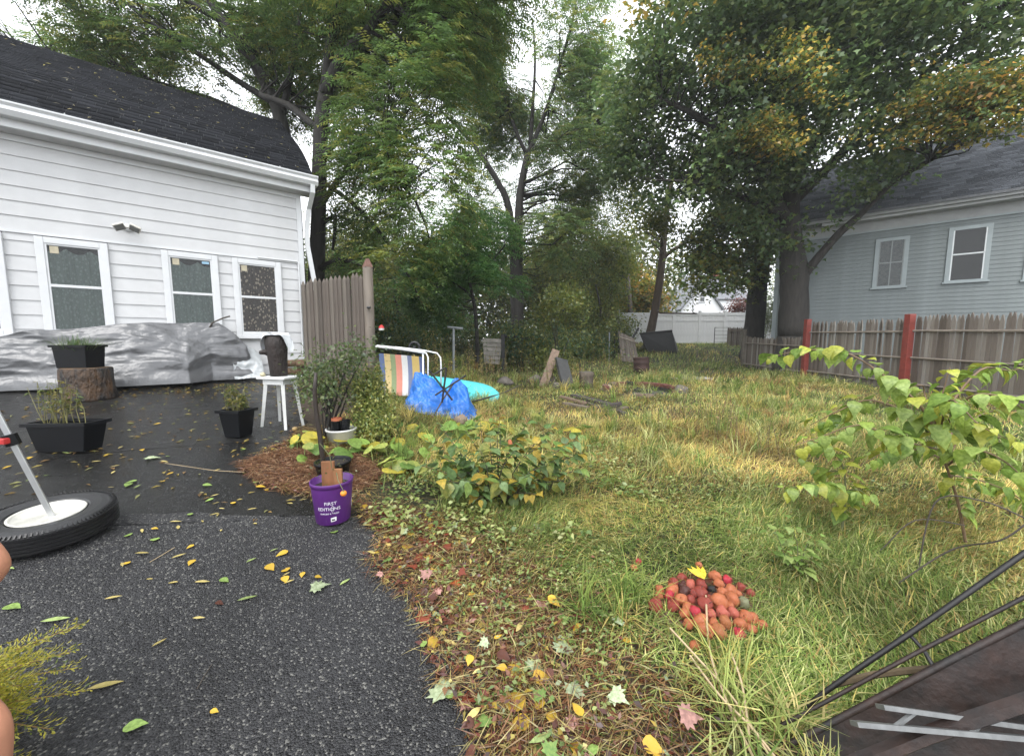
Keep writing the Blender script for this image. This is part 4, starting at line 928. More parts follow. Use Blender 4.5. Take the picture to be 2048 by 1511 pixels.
# clear plastic sheeting at the right end
V = []; n1, n2 = 30, 30
for i in range(n1 + 1):
    for j in range(n2 + 1):
        s = RS[0] + .28 - .42 * i / n1; t = j / n2; zz = .62 * (1 - (i / n1) ** 2 * .35) * (1 - t); y = .15 + .5 * t + .1 * math.sin(t * 3.1)
        d = .05 * (crease(s * 4, zz * 4 + 9, 2) - 1)
        p = HM @ Vector((s, y + d, 0)); V.append((p.x, p.y, max(HC.z + zz + d * .5, gz(p.x, p.y) + .012)))
I = np.arange((n1 + 1) * (n2 + 1)).reshape(n1 + 1, n2 + 1); Qd = np.stack([I[:-1, :-1], I[:-1, 1:], I[1:, 1:], I[1:, :-1]], -1).reshape(-1, 4)
o = link('plastic_sheet', np_mesh('plastic_sheet', np.array(V), Qd, None, mat('cloudy_plastic', (.40, .42, .43), .25, .15, 6, .004, 30), True)); tag(o, 'crumpled cloudy plastic sheet at the right end of the grey tarp', 'plastic sheet')
pb = on(402, 752); obj('brick', MB().box((pb.x, pb.y, pb.z + .04), (.22, .1, .065), Matrix.Rotation(.5, 3, 'Z')), mat('old_brick', (.22, .075, .05), .8, .3, 20, .002), bevel=.004, label='red brick holding down the foot of the grey tarp', cat='brick')
# --- stump with a planter of grass
M_LOG = mat('charred_log_bark', (.010, .008, .007), .55, .4, 5, .03, 22, col2=(.15, .075, .028), w=.64, stretch=(1.5, 1.5, .7))
M_WOODEND = mat('log_end', (.20, .13, .075), .7, .35, 12, .003)
sp = on(180, 803); R = px_m(sp.y, 40); sp = sp + Vector((sp.x, sp.y, 0)).normalized() * R * .9
sz = gz(sp.x, sp.y); hh = px_m(sp.y, 62)
st = empty('log_stump', (sp.x, sp.y, sz), 0, 'broad cut log on end under the grassy planter, half charred', 'log')
loc('bark', MB().lathe([(R * 1.08, -.03), (R * 1.06, .02), (R, hh * .3), (R * .98, hh * .7), (R * .97, hh - .015), (R * .93, hh)], 40, wob=.035), M_LOG, st, smooth=True)
loc('cut_face', MB().lathe([(R * .9, hh - .002), (R * .9, hh + .003)], 30, wob=.035), M_WOODEND, st)
M_TUB = mat('black_plastic', (.005, .0055, .007), .38, .2, 9, spec=.22)
M_SOIL = mat('potting_soil', (.022, .016, .012), .9, .4, 60, .008, 90)
def tub(root, L, Wd, H, taper=.82, t=.014, rim=.018):
    a, b = L / 2, Wd / 2; v = []
    for (sx, sy, z) in ((a * taper, b * taper, 0), (a, b, H), (a - t, b - t, H), (a * taper - t, b * taper - t, .02)):
        v += [(-sx, -sy, z), (sx, -sy, z), (sx, sy, z), (-sx, sy, z)]
    f = [(3, 2, 1, 0)]
    for r in range(3):
        for k in range(4): f.append((4 * r + k, 4 * r + (k + 1) % 4, 4 * r + 4 + (k + 1) % 4, 4 * r + 4 + k))
    f.append((12, 13, 14, 15)); loc('body', MB().add(v, f), M_TUB, root, bevel=.006)
    r = MB(); e = rim
    for lo, hi in (((-a - e, -b - e, H - .02), (a + e, -b + .004, H + .008)), ((-a - e, b - .004, H - .02), (a + e, b + e, H + .008)), ((-a - e, -b + .004, H - .02), (-a + .004, b - .004, H + .008)), ((a - .004, -b + .004, H - .02), (a + e, b - .004, H + .008))): r.lohi(lo, hi)
    loc('rim', r, M_TUB, root); zf = H * .66; k = taper + (1 - taper) * .66
    loc('soil', MB().lohi((-a * k + t, -b * k + t, zf - .02), (a * k - t, b * k - t, zf)), M_SOIL, root)
    return zf
def local_leaves(name, P, D, N, L, Wd, C, parent):
    V, Q, c = leaves(P, D, N, L, Wd, C); o = link(name, np_mesh(name, V, Q, c, M_FOL), parent); o['kind'] = 'stuff'; return o
def blades(name, n, ax, ay, z0, hgt, pal, parent, lean=.5, wd=.006):
    r = RNG; B = np.c_[r.uniform(-ax, ax, n), r.uniform(-ay, ay, n), np.full(n, z0)]; h = hgt * r.uniform(.5, 1.1, n)
    dr = r.normal(size=(n, 2)) * lean + B[:, :2] / max(ax, .01) * .4; c = pal[r.integers(0, len(pal), n)] * r.uniform(.7, 1.3, (n, 1)); V = []; 
    sd = nrm(np.c_[-dr[:, 1], dr[:, 0], np.zeros(n)]) * wd / 2
    pts = [B + np.c_[dr * (h * t ** 2)[:, None], h * (t - .25 * t * t)] for t in (0, .5, 1)] if False else [B + np.c_[dr * (h * t * t)[:, None], h * (t - .3 * t * t * np.linalg.norm(dr, axis=1))] for t in (0, .45, .8, 1.0)]
    V = np.stack([pts[0] - sd, pts[0] + sd, pts[1] - sd * .9, pts[1] + sd * .9, pts[2] - sd * .6, pts[2] + sd * .6, pts[3] - sd * .1, pts[3] + sd * .1], 1)
    k = np.arange(n)[:, None] * 8; Q = np.concatenate([k + np.array(q) for q in ([0, 1, 3, 2], [2, 3, 5, 4], [4, 5, 7, 6])])
    o = link(name, np_mesh(name, V.reshape(-1, 3), Q, np.repeat(c, 8, 0), M_FOL), parent); o['kind'] = 'stuff'; return o
P_GR = PAL((.07, .14, .03), (.09, .17, .04), (.06, .11, .03), (.16, .18, .07))
Yp = sp.y - .05
pl = empty('grass_planter', (sp.x - .04, sp.y - .02, sz + hh + .004), .12, 'black plastic planter of tall grass standing on the log stump', 'planter')
zf = tub(pl, px_m(Yp, 58), px_m(Yp, 44), px_m(Yp, 44), .9); blades('grass', 420, px_m(Yp, 26), px_m(Yp, 18), zf, .26, P_GR, pl, .75, .005)
def seedlings(root, n, ax, ay, z0, hgt, pal, leaf=.05, per=14, stem=(.16, .15, .05)):
    mb = MB(); r = RNG; Ps, Ds, Ls, Cs = [], [], [], []
    for i in range(n):
        b = np.array([r.uniform(-ax, ax), r.uniform(-ay, ay), z0]); h = hgt * r.uniform(.65, 1.1); e = b + np.array([r.normal() * .06, r.normal() * .06, h])
        mb.tube([b, (b + e) / 2 + r.normal(size=3) * .012, e], [.0035, .003, .0015], 4, cap=False)
        for k in range(per):
            t = r.uniform(.45, 1); Ps.append(b + (e - b) * t); Ds.append(r.normal(size=3) * np.array([1, 1, .3]) + [0, 0, -.2]); Ls.append(leaf * r.uniform(.5, 1.1)); Cs.append(pal[r.integers(0, len(pal))] * r.uniform(.7, 1.25))
    Ps, Ds, Ls, Cs = map(np.array, (Ps, Ds, Ls, Cs)); N = np.array([0, 0, 1.]) + r.normal(size=Ps.shape) * .4
    loc('stems', mb, mat('pale_stem', stem, .7), root)['kind'] = 'stuff'; local_leaves('leaves', Ps, Ds, N, Ls, Ls * .36, Cs, root)
P_SEED = PAL((.20, .20, .05), (.12, .16, .04), (.26, .22, .06), (.09, .12, .035))
c = on(142, 908); c = c + Vector((c.x, c.y, 0)).normalized() * .12
pl = empty('seedling_planter', (c.x, c.y, gz(c.x, c.y) + .006), .05, 'long black trough planter of thin seedlings on the wet asphalt', 'planter')
w_ = px_m(c.y, 112); zf = tub(pl, w_, w_ * .42, px_m(c.y, 58), .8); seedlings(pl, 26, w_ * .36, w_ * .12, zf, .42, P_SEED, .05, 9)
c = on(478, 878); c = c + Vector((c.x, c.y, 0)).normalized() * .1
pl = empty('square_planter', (c.x, c.y, gz(c.x, c.y) + .006), -.15, 'small black square planter of yellow seedlings near the white stool', 'planter')
w_ = px_m(c.y, 46); zf = tub(pl, w_, w_ * .9, px_m(c.y, 54), .74); seedlings(pl, 20, w_ * .3, w_ * .28, zf, .32, P_SEED, .055, 16)
# --- white stool, log with cloth, gourd
M_WP = mat('white_paint', (.66, .67, .66), .5, .1, 8)
c = on(566, 858); c = c + Vector((c.x, c.y, 0)).normalized() * .12; g_ = gz(c.x, c.y); SH = px_m(c.y, 102); sw = px_m(c.y, 58)
stl = empty('white_stool', (c.x, c.y, g_), -.25, 'white painted wooden stool holding a dark log', 'stool')
loc('seat', MB().lohi((-sw * .58, -sw * .42, SH - .028), (sw * .58, sw * .42, SH)), M_WP, stl, bevel=.008)
loc('apron', MB().lohi((-sw * .42, -sw * .3, SH - .085), (sw * .42, sw * .3, SH - .029)), M_WP, stl)
for sx in (-1, 1):
    for sy in (-1, 1):
        loc('leg', MB().tube([(sx * sw * .5, sy * sw * .38, -.01), (sx * sw * .34, sy * sw * .24, SH - .03)], [.019, .026], 4), M_WP, stl)
lz = g_ + SH; Y0 = c.y; LH = px_m(Y0, 78); LR = px_m(Y0, 16)
lg = empty('log', (c.x - .01, c.y, lz + .002), 0, 'dark upright log with a cloth on top, standing on the white stool', 'log')
M_DLOG = mat('dark_log_bark', (.016, .010, .008), .6, .6, 8, .02, 26, stretch=(2, 2, .6))
loc('bark', MB().lathe([(LR * .95, 0), (LR * 1.0, LH * .2), (LR * 1.1, LH * .55), (LR * 1.25, LH * .8), (LR * 1.2, LH), (LR * .9, LH + .012)], 26, wob=.04), M_DLOG, lg, smooth=True)
loc('branch_stub', MB().tube([(-LR * .6, 0, LH * .55), (-LR * 1.4, -.02, LH * .62), (-LR * 2.0, -.03, LH * .60)], [LR * .5, LR * .36, LR * .22], 12), M_DLOG, lg)
V = []; n1, n2 = 12, 40
for i in range(n1 + 1):
    for j in range(n2):
        a = 2 * math.pi * j / n2; fl = .5 + .5 * math.cos(2 * a); r = LR * 1.30 * min(1, i / 6) ** .8; dn = max(0, i - 6) / 6 * LH * (.03 + .42 * fl ** 3)
        V.append((r * math.cos(a) + .012 * math.sin(5 * a) * (i > 6) + max(0, i - 6) * .007 * math.cos(a), r * math.sin(a) + .01 * math.cos(4 * a) * (i > 6), LH + .03 - dn + .012 * math.sin(3 * a + i)))
f = [(i * n2 + j, i * n2 + (j + 1) % n2, (i + 1) * n2 + (j + 1) % n2, (i + 1) * n2 + j) for i in range(n1) for j in range(n2)]
o = loc('cloth', MB().add(V, f), mat('white_cloth', (.62, .64, .66), .5, .08, 9, .004, 30), None, smooth=True); o.matrix_basis = Matrix.Translation((c.x - .01, c.y, lz + .006)); tag(o, 'crumpled white plastic bag draped over the upright log', 'bag')
o = loc('gourd', MB().lathe([(.002, 0), (.022, .006), (.03, .022), (.02, .04), (.006, .05)], 14), mat('cream_gourd', (.5, .45, .3), .5, .2, 15), None, smooth=True); o.matrix_basis = Matrix.Translation((c.x - sw * .42, c.y - sw * .25, lz + .001)); tag(o, 'small cream gourd on the corner of the white stool', 'gourd')
fr = on(590, 864); o = loc('fallen_fruit', MB().lathe([(.002, 0), (.02, .004), (.03, .022), (.022, .042), (.004, .048)], 14), mat('ochre_fruit', (.35, .24, .10), .5, .3, 15), None, smooth=True); o.matrix_basis = Matrix.Translation((fr.x, fr.y, fr.z + .012)); tag(o, 'ochre fallen fruit beside the stool leg', 'fruit')
# firewood at the wall behind the stool
for k, (px, py, z0, ln) in enumerate([(590, 744, .06, .35), (585, 742, .2, .3), (598, 744, .16, .28)]):
    q = on(px, 750); Rk = .075 - .012 * k; e = Vector((.06 * k, .0, 0))
    a = Vector((q.x - .05, q.y + .12, q.z + z0 + (.02 * k))) + e
    m = MB().tube([a - Vector((.12, .1, 0)), a + Vector((.12, ln * .3, .01))], Rk, 12, wob=.06)
    obj('firewood', m, mat('firewood_bark', (.13, .08, .045), .8, .4, 12, .004), label=['firewood piece lowest against the wall behind the stool', 'firewood piece topmost behind the stool', 'firewood piece between two others behind the stool'][k], cat='firewood', group='firewood behind the stool')
# --- tyre with white rim
M_TYRE = mat('wet_black_tyre', (.012, .012, .013), .33, .2, 30, .001, 120)
R = .355; tw = .17; TS = .77
c = on(108, 1113); c = c + Vector((c.x, c.y, 0)).normalized() * (R * TS * .9); g_ = gz(c.x, c.y) + .012
ty = empty('spare_tyre', (c.x, c.y, g_), 0, 'black tyre with white rim lying flat on the asphalt', 'tyre')
ty.matrix_basis = Matrix.Translation((c.x, c.y, g_ + .012)) @ Matrix.Rotation(.03, 4, 'Y') @ Matrix.Rotation(.0674, 4, 'X') @ Matrix.Rotation(.03, 4, 'Y') @ Matrix.Scale(TS, 4)
pr = [(.185, .02), (.20, .0), (.27, -.004), (.31, .002), (.335, .015), (.35, .03)]
z = .03
while z < tw - .035: pr += [(R, z + .002), (R, z + .018), (R - .007, z + .02), (R - .007, z + .024)]; z += .026
pr += [(.350, tw - .03), (.335, tw - .012), (.31, tw - .001), (.27, tw + .004), (.21, tw - .004), (.188, tw - .022)]
loc('tread_and_sidewall', MB().lathe(pr, 72), M_TYRE, ty, smooth=False)
sh = MB()
for k in range(90):
    a = 2 * math.pi * k / 90; sh.box((.338 * math.cos(a), .338 * math.sin(a), tw - .008), (.026, .009, .008), Matrix.Rotation(a, 3, 'Z') @ Matrix.Rotation(.6, 3, 'Y'))
loc('shoulder_lugs', sh, M_TYRE, ty)['kind'] = 'stuff'
M_RIM = mat('white_steel_rim', (.55, .54, .49), .45, .3, 9)
loc('rim', MB().lathe([(.188, tw - .018), (.193, tw - .008), (.182, tw - .004), (.172, tw - .02), (.166, tw - .06), (.150, tw - .085), (.138, tw - .082), (.115, tw - .062), (.09, tw - .060), (.072, tw - .066), (.060, tw - .067), (.059, tw - .11)], 48), M_RIM, ty, smooth=True)
for k in range(6):
    a = k * math.pi / 3; loc('lug_hole', MB().lathe([(.014, 0), (.014, .003)], 10, c=(.10 * math.cos(a), .10 * math.sin(a), tw - .061)), M_DARK, ty)
loc('hub_hole', MB().lathe([(.057, 0), (.057, .003)], 24, c=(0, 0, tw - .09)), M_DARK, ty)
# --- silver pole standing in the rim
pa = Vector((c.x + .05, c.y - .02, g_ + .10)); pt = at(8, 852, 1.95); pd = (pt - pa).normalized()
po = empty('silver_pole', pa, 0, 'silver metal pole with red clamp standing in the tyre rim', 'pole')
M_ALU = mat('aluminium', (.62, .63, .64), .32, .08, 12, metal=.7)
obj('shaft', MB().tube([pa, pa + pd * 1.25], .0165, 4), M_ALU, po, bevel=.003)
q = at(12, 880, 1.965); k = (q - pa).dot(pd); q = pa + pd * k
obj('clamp', MB().tube([q - pd * .03, q + pd * .03], .03, 8), M_TUB, po); obj('red_lever', MB().box(q + Vector((-.0, -.035, 0)), (.05, .03, .03)), mat('red_plastic', (.5, .03, .03), .4), po, bevel=.005)
# --- purple nursery pot
M_PUR = mat('purple_plastic', (.085, .018, .15), .38, .12, 7)
c = on(668, 1056); R = px_m(c.y, 33); c = c + Vector((c.x, c.y, 0)).normalized() * (R * .95); g_ = gz(c.x, c.y) + .014
PH = px_m(c.y, 86); RT = px_m(c.y, 41); RB = px_m(c.y, 33)
pot = empty('purple_pot', (c.x, c.y, g_), 0, 'purple nursery pot with white lettering on the edge of the driveway', 'pot')
loc('body', MB().lathe([(RB * .96, 0), (RB, .006), (RT * .96, PH - .035), (RT * .96, PH - .03), (RT, PH - .028), (RT * 1.015, PH - .004), (RT * .99, PH), (RT * .95, PH - .004), (RT * .9, PH - .07)], 56), M_PUR, pot, smooth=True)
loc('soil', MB().lathe([(RT * .91, PH - .06), (RT * .91, PH - .05)], 40), M_SOIL, pot)
M_INK = mat('white_lettering', (.72, .70, .78), .5, .03)
face = math.atan2(-c.y, -c.x)
def letters(txt, size, z, ang, name='lettering', m=M_INK, wide=1.0):
    cu = bpy.data.curves.new('t', 'FONT'); cu.body = txt; cu.size = size; cu.align_x = 'CENTER'; cu.extrude = .0004; cu.resolution_u = 3
    t = bpy.data.objects.new('t', cu); COL.objects.link(t); bpy.context.view_layer.update()
    me = bpy.data.meshes.new_from_object(t.evaluated_get(bpy.context.evaluated_depsgraph_get())); bpy.data.objects.remove(t)
    for v in me.vertices:
        zz = z + v.co.y; r = RB + (RT * .96 - RB) * zz / (PH - .035) + .0012 + v.co.z
        a = ang + v.co.x * wide / r; v.co = (r * math.cos(a), r * math.sin(a), zz)
    me.materials.clear(); me.materials.append(m); o = link(name, me, pot); o['kind'] = 'stuff'; return o
for k in range(3):
    a0 = face - .22 + k * 2.1 * (-1) if k < 2 else face - .22 + 2.1
    letters('FIRST', .030, PH * .52, a0 + .10, wide=1.1); letters('EDITIONS', .030, PH * .385, a0, wide=1.1); letters('SHRUBS & TREES', .0135, PH * .29, a0 + .02, wide=1.2)
    # oval mark over the O
    m = MB(); pts = []
    for j in range(17):
        t = j / 16 * 2 * math.pi; zz = PH * .385 + .011 + .021 * math.sin(t); r = RB + (RT * .96 - RB) * zz / (PH - .035) + .002; a = a0 + .19 + .007 / r * math.cos(t) + .05 * math.sin(t) * .3
        pts.append((r * math.cos(a), r * math.sin(a), zz))
    m.tube(pts, .0013, 4, cap=False); loc('oval_mark', m, M_INK, pot)
lb = MB(); n = 8; v = []
for j in range(n + 1):
    a = face - .14 + .30 * j / n
    for zz in (PH * .10 + .004 * j / n, PH * .20 + .004 * j / n): r = RB + (RT * .96 - RB) * zz / (PH - .035) + .0012; v.append((r * math.cos(a), r * math.sin(a), zz))
loc('paper_label', lb.add(v, [(2 * j, 2 * j + 2, 2 * j + 3, 2 * j + 1) for j in range(n)]), mat('paper_label', (.68, .68, .7), .6, .05), pot)
for j in range(9):
    a = face - .07 + .018 * j; r = RB + (RT * .96 - RB) * .15 + .002; w2 = .001 + .0012 * (j % 3 == 0)
    v = [((r) * math.cos(a + s / r), (r) * math.sin(a + s / r), PH * zz) for s in (-w2, w2) for zz in (.13, .175)]; loc('printed_bar', MB().add(v, [(0, 2, 3, 1)]), mat('black_ink', (.03, .03, .03), .6), pot)
M_CED = [mat('cedar_a', (.22, .095, .04), .6, .3, 4, .001, 30, stretch=(6, 6, .6)), mat('cedar_b', (.26, .12, .05), .6, .3, 4, .001, 30, stretch=(6, 6, .6))]
for k, (px0, px1, pt_, dy, lab) in enumerate([(643, 668, 922, -.02, 'taller cedar board standing in the purple pot'), (667, 684, 937, -.035, 'shorter cedar board standing in the purple pot')]):
    Yk = c.y + dy; a = at((px0 + px1) / 2, pt_, Yk); wd = px_m(Yk, px1 - px0); zb_ = g_ + PH - .055
    obj('cedar_board', MB().box((a.x, a.y, (a.z + zb_) / 2), (wd, .022, a.z - zb_), Matrix.Rotation(.1, 3, 'Z')), M_CED[k], bevel=.002, label=lab, cat='board')
tv = empty('tomato_plant', (c.x + .04, c.y - .04, g_ + PH - .05), 0, 'small tomato plant with one orange tomato in the purple pot', 'plant')
tc_ = at(687, 986, c.y - RT * .95)
mb = MB(); mb.tube([(c.x + .03, c.y - .02, g_ + PH - .055), (c.x + .06, c.y - .05, g_ + PH + .06), (c.x + .08, c.y - .08, g_ + PH + .02), tc_ + Vector((0, 0, .018))], .0025, 5); mb.tube([(c.x + .03, c.y - .02, g_ + PH - .055), (c.x + .01, c.y - .03, g_ + PH + .17), (c.x - .05, c.y - .04, g_ + PH + .26)], .003, 5)
mb.tube([(c.x + .03, c.y - .02, g_ + PH - .055), (c.x + .09, c.y + .01, g_ + PH + .05), (c.x + .16, c.y + .0, g_ + PH + .03)], .002, 5)
obj('stems', mb, mat('green_stem', (.12, .13, .06), .7), tv)
tm = obj('tomato', MB().lathe([(.002, -.017), (.012, -.0165), (.0185, -.009), (.0205, 0), (.0185, .009), (.011, .0155), (.003, .013)], 20, c=tc_), mat('orange_tomato', (.72, .24, .025), .3, .15, 40), tv, smooth=True)
obj('calyx', MB().lathe([(.007, .0145), (.003, .017)], 6, c=tc_), mat('green_stem', (.12, .13, .06)), tm)
n = 60; Pp = np.array([c.x, c.y - .02, g_ + PH + .06]) + RNG.normal(size=(n, 3)) * [.07, .03, .06]; V, Q_, C_ = leaves(Pp, RNG.normal(size=(n, 3)), np.array([0, 0, 1.]) + RNG.normal(size=(n, 3)) * .5, RNG.uniform(.015, .035, n), RNG.uniform(.006, .014, n), PAL((.10, .13, .05), (.17, .17, .07))[RNG.integers(0, 2, n)])
tag(link('leaves', np_mesh('leaves', V, Q_, C_, M_FOL), tv, None, True), kind='stuff')
# --- black pot behind, white bucket with small pots, stake
def round_pot(name, px, py, rpx, hpx, label, m, taper=.8, soil=True, hfix=0, z=None, cat='pot', group=None):
    q = on(px, py); s = px_m(q.y, 1); Rr = rpx * s; q = q + Vector((q.x, q.y, 0)).normalized() * Rr * .9; z = gz(q.x, q.y) if z is None else z; Hh = hpx * s
    r = empty(name, (q.x, q.y, z), 0, label, cat, group)
    loc('body', MB().lathe([(Rr * taper * .95, 0), (Rr * taper, .004), (Rr * .95, Hh * .86), (Rr * 1.02, Hh * .87), (Rr * 1.03, Hh * .99), (Rr * .97, Hh), (Rr * .92, Hh * .9), (Rr * .9, Hh * .75)], 32), m, r, smooth=True)
    if soil: loc('soil', MB().lathe([(Rr * .9, Hh * .76), (Rr * .9, Hh * .8)], 24), M_SOIL, r)
    return r, q, z, Hh, Rr
round_pot('black_pot', 668, 972, 36, 42, 'black nursery pot right behind the purple pot', M_TUB)
bk, bq, bz_, bH, bR = round_pot('white_bucket', 684, 893, 30, 30, 'white plastic bucket among squash leaves, holding small pots', mat('white_bucket_plastic', (.62, .62, .6), .4, .1, 8), .88)
M_TER = mat('terracotta', (.42, .13, .06), .7, .2, 12)
for k, (dx, m, lab) in enumerate([(-.04, M_TUB, 'small dark pot with terracotta rim standing in the white bucket'), (.05, M_TUB, 'small black ribbed pot standing in the white bucket')]):
    r = empty('small_pot', (bq.x + dx, bq.y - .01, bz_ + bH * .81), 0, lab, 'pot', 'pots in the white bucket'); h3 = .13 - .02 * k
    pr = [(.036, 0)] + [(.038 + .008 * j / 6 + (.003 if j % 2 and k else 0), h3 * j / 7) for j in range(1, 7)] + [(.047, h3 * .86)]
    loc('body', MB().lathe(pr, 20), m, r, smooth=False); loc('rim', MB().lathe([(.046, h3 * .86), (.053, h3 * .87), (.053, h3 * 1.08), (.046, h3 * 1.09), (.044, h3 * .95)], 20), M_TER if k == 0 else M_TUB, r)
sb = on(648, 962); Ys = sb.y
obj('bent_stake', MB().tube([sb - Vector((0, 0, .05)), at(646, 920, Ys), at(640, 870, Ys), at(632, 820, Ys), at(629, 780, Ys), at(632, 745, Ys)], [.021, .021, .02, .019, .017, .013], 8, wob=.1), mat('dark_wet_branch', (.022, .014, .010), .5, .4, 20, .004, 40), smooth=True, label='dark bent branch stuck upright as a stake behind the purple pot', cat='stake')
# --- stockade fence and capped post
M_STK = [mat('stockade_%d' % i, cc, .8, .35, 3, .006, 30, stretch=(3, 3, .3)) for i, cc in enumerate([(.11, .09, .075), (.14, .12, .10), (.085, .07, .058)])]
SF0 = Vector((-3.98, 7.38, 0)); SF1 = Vector((-2.62, 6.90, 0)); d = (SF1 - SF0); L = d.length; d /= L
sf = empty('stockade_fence', (SF0.x, SF0.y, gz(SF0.x, SF0.y)), math.atan2(d.y, d.x), 'tall weathered brown stockade fence at the white house corner', 'fence')
npk = 15; pm = []
for m in M_STK:
    b = MB(); wq = L / npk / 2 * .97; t_ = [(-wq, .0), (-wq * .8, -.02), (0, -.032), (wq * .8, -.02), (wq, 0), (0, .012)]
    b.add([(x, y, 0) for x, y in t_] + [(x, y, .96) for x, y in t_] + [(x * .15, y * .3, 1.0) for x, y in t_], [tuple(reversed(range(6)))] + [(k + 6 * j, (k + 1) % 6 + 6 * j, (k + 1) % 6 + 6 + 6 * j, k + 6 + 6 * j) for j in range(2) for k in range(6)] + [tuple(range(12, 18))]); pm.append(b.mesh('picket', m))
for k in range(npk):
    o = link('picket', pm[random.choice([0, 0, 1, 2])], sf); s = (k + .5) * L / npk; q = SF0 + d * s; zg = gz(q.x, q.y) - gz(SF0.x, SF0.y)
    o.matrix_basis = Matrix.Translation((s, random.uniform(-.006, .006), zg - .02)) @ Matrix.Rotation(random.uniform(-.008, .008), 4, 'Y') @ Matrix.Diagonal((1, 1, 1.80 + .06 * k / npk - zg + random.uniform(-.03, .02), 1))
for z in (.35, .95, 1.5): loc('rail', MB().lohi((0, .015, z), (L, .06, z + .07)), M_STK[2], sf)
q = SF1 + Vector((.09, -.04, 0)); g_ = gz(q.x, q.y); ptop = at(747, 535, q.y).z; Rp = px_m(q.y, 9.5)
cp = empty('capped_post', (q.x, q.y, g_), 0, 'round weathered post with rusty pointed cap beside the stockade fence', 'post')
loc('shaft', MB().lathe([(Rp, -.2), (Rp, .5), (Rp * .98, ptop - g_)], 20), mat('grey_brown_post', (.12, .10, .08), .7, .3, 5, .003, 30, stretch=(3, 3, .4)), cp, smooth=True)
zc = ptop - g_
loc('cap', MB().lathe([(Rp * 1.12, zc), (Rp * 1.12, zc + .012), (Rp * .45, zc + .13), (Rp * .4, zc + .15), (.004, zc + .16)], 4), mat('rusty_cap', (.16, .085, .065), .7, .3, 14), cp)
loc('hinge', MB().tube([(Rp * .2, -Rp * .9, zc * .66), (Rp * .2, -Rp - .03, zc * .66), (Rp * .8, -Rp - .03, zc * .66)], .022, 6), M_IRON, cp)
q2 = at(763, 655, q.y + .05); fd = empty('bird_feeder', (q2.x, q2.y, q2.z - .05), 0, 'small red and white feeder on the side of the capped post', 'feeder')
obj('dish', MB().lathe([(.02, -.05), (.045, -.045), (.05, -.012), (.04, -.01)], 14, c=q2), mat('white_bucket_plastic', (.6, .6, .6)), fd); obj('roof', MB().lathe([(.05, -.008), (.042, .02), (.012, .05)], 14, c=q2), mat('red_plastic', (.5, .03, .03)), fd)
obj('arm', MB().tube([q2 + Vector((-.01, 0, -.03)), (q.x + Rp * .5, q.y, q2.z - .03)], .006, 5), M_IRON, fd)
# ================================================================ BEHIND: lounge chair, tarp, board
YL = on(874, 834).y + .55
gl = gz(at(800, 800, YL).x, YL)
lc = empty('striped_lounge_chair', (at(800, 800, YL).x, YL, gl), 0, 'folded lounge chair with pastel striped sling and white tube frame', 'lounge chair')
M_WT = mat('white_tube', (.72, .73, .72), .35, .06, 9)
x0, x1 = 757, 848; cols = [(.10, .14, .26), (.52, .40, .19), (.22, .27, .14), (.58, .23, .17), (.60, .60, .58), (.16, .19, .30), (.52, .38, .13), (.08, .11, .22)]
wid = [10, 12, 10, 12, 12, 9, 15, 11]; ws = sum(wid); xx = x0
sl_ = empty('sling', (0, 0, 0)); sl_.parent = lc; sl_.matrix_parent_inverse = wm(lc).inverted()
for cc, wv in zip(cols, wid):
    xa = xx; xx += wv / ws * (x1 - x0); n = 8; v = []
    for j in range(n + 1):
        t = j / n; y = YL + .05 * math.sin(t * 3.14); zt = at(800, 706, YL).z; zb = gl + .06
        for xp in (xa, xx): p = at(xp, 700, YL); yy = y + .02 * math.sin((xp - x0) / 91 * 3.14); v.append((p.x, yy, zt + (zb - zt) * t - .06 * (1 - t) * (xp - x0) / 91))
    obj('stripe', MB().add(v, [(2 * j, 2 * j + 1, 2 * j + 3, 2 * j + 2) for j in range(n)]), mat('stripe_%02d%02d' % (int(cc[0] * 99), int(cc[2] * 99)), cc, .8, .08, 60, .001, 300), sl_)
A_ = lambda px, py, dy=0: at(px, py, YL + dy)
obj('frame', MB().tube([A_(752, 692), A_(800, 697), A_(850, 705)], .024, 10), M_WT, lc, smooth=True)
for nm, pts in (('arm', [A_(790, 694, .0), A_(850, 701, .12), A_(874, 706, .2), A_(881, 715, .2), A_(882, 730, .2), A_(882, 790, .2)]), ('leg', [A_(840, 703), A_(852, 706), A_(856, 714), A_(856, 800)]), ('leg', [A_(846, 706), A_(847, 830)])):
    obj(nm, MB().tube(pts, .013, 8), M_WT, lc, smooth=True)
whl = at(829, 694, YL + .6); wh = empty('cart_wheel', (whl.x, whl.y, gz(whl.x, whl.y)), 0, 'black wheel showing above the striped lounge chair', 'wheel')
RX = Matrix.Rotation(math.pi / 2, 3, 'X') 
obj('tyre', MB().tube([whl + Vector((.085 * math.cos(a), 0, .085 * math.sin(a))) for a in np.linspace(0, 6.28, 25)], .024, 8), M_TYRE, wh, smooth=True)
obj('hub', MB().tube([whl + Vector((0, -.02, 0)), whl + Vector((0, .02, 0))], .03, 10), M_IRON, wh); obj('mount', MB().tube([whl, whl + Vector((.02, .05, -.35)), Vector((whl.x + .03, whl.y + .08, gz(whl.x, whl.y)))], .012, 6), M_IRON, wh)
fr_ = empty('black_folding_frame', on(895, 800), 0, 'tangled black metal folding frame behind the blue tarp', 'frame'); A_ = lambda px, py, dy=0: at(px, py, 5.3 + dy)
for pts in ([A_(858, 740), A_(905, 800)], [A_(884, 805), A_(893, 735)], [A_(870, 790), A_(925, 755), A_(932, 750)], [A_(862, 752), A_(890, 735)]):
    obj('bar', MB().tube(pts, .014, 6), M_IRON, fr_)
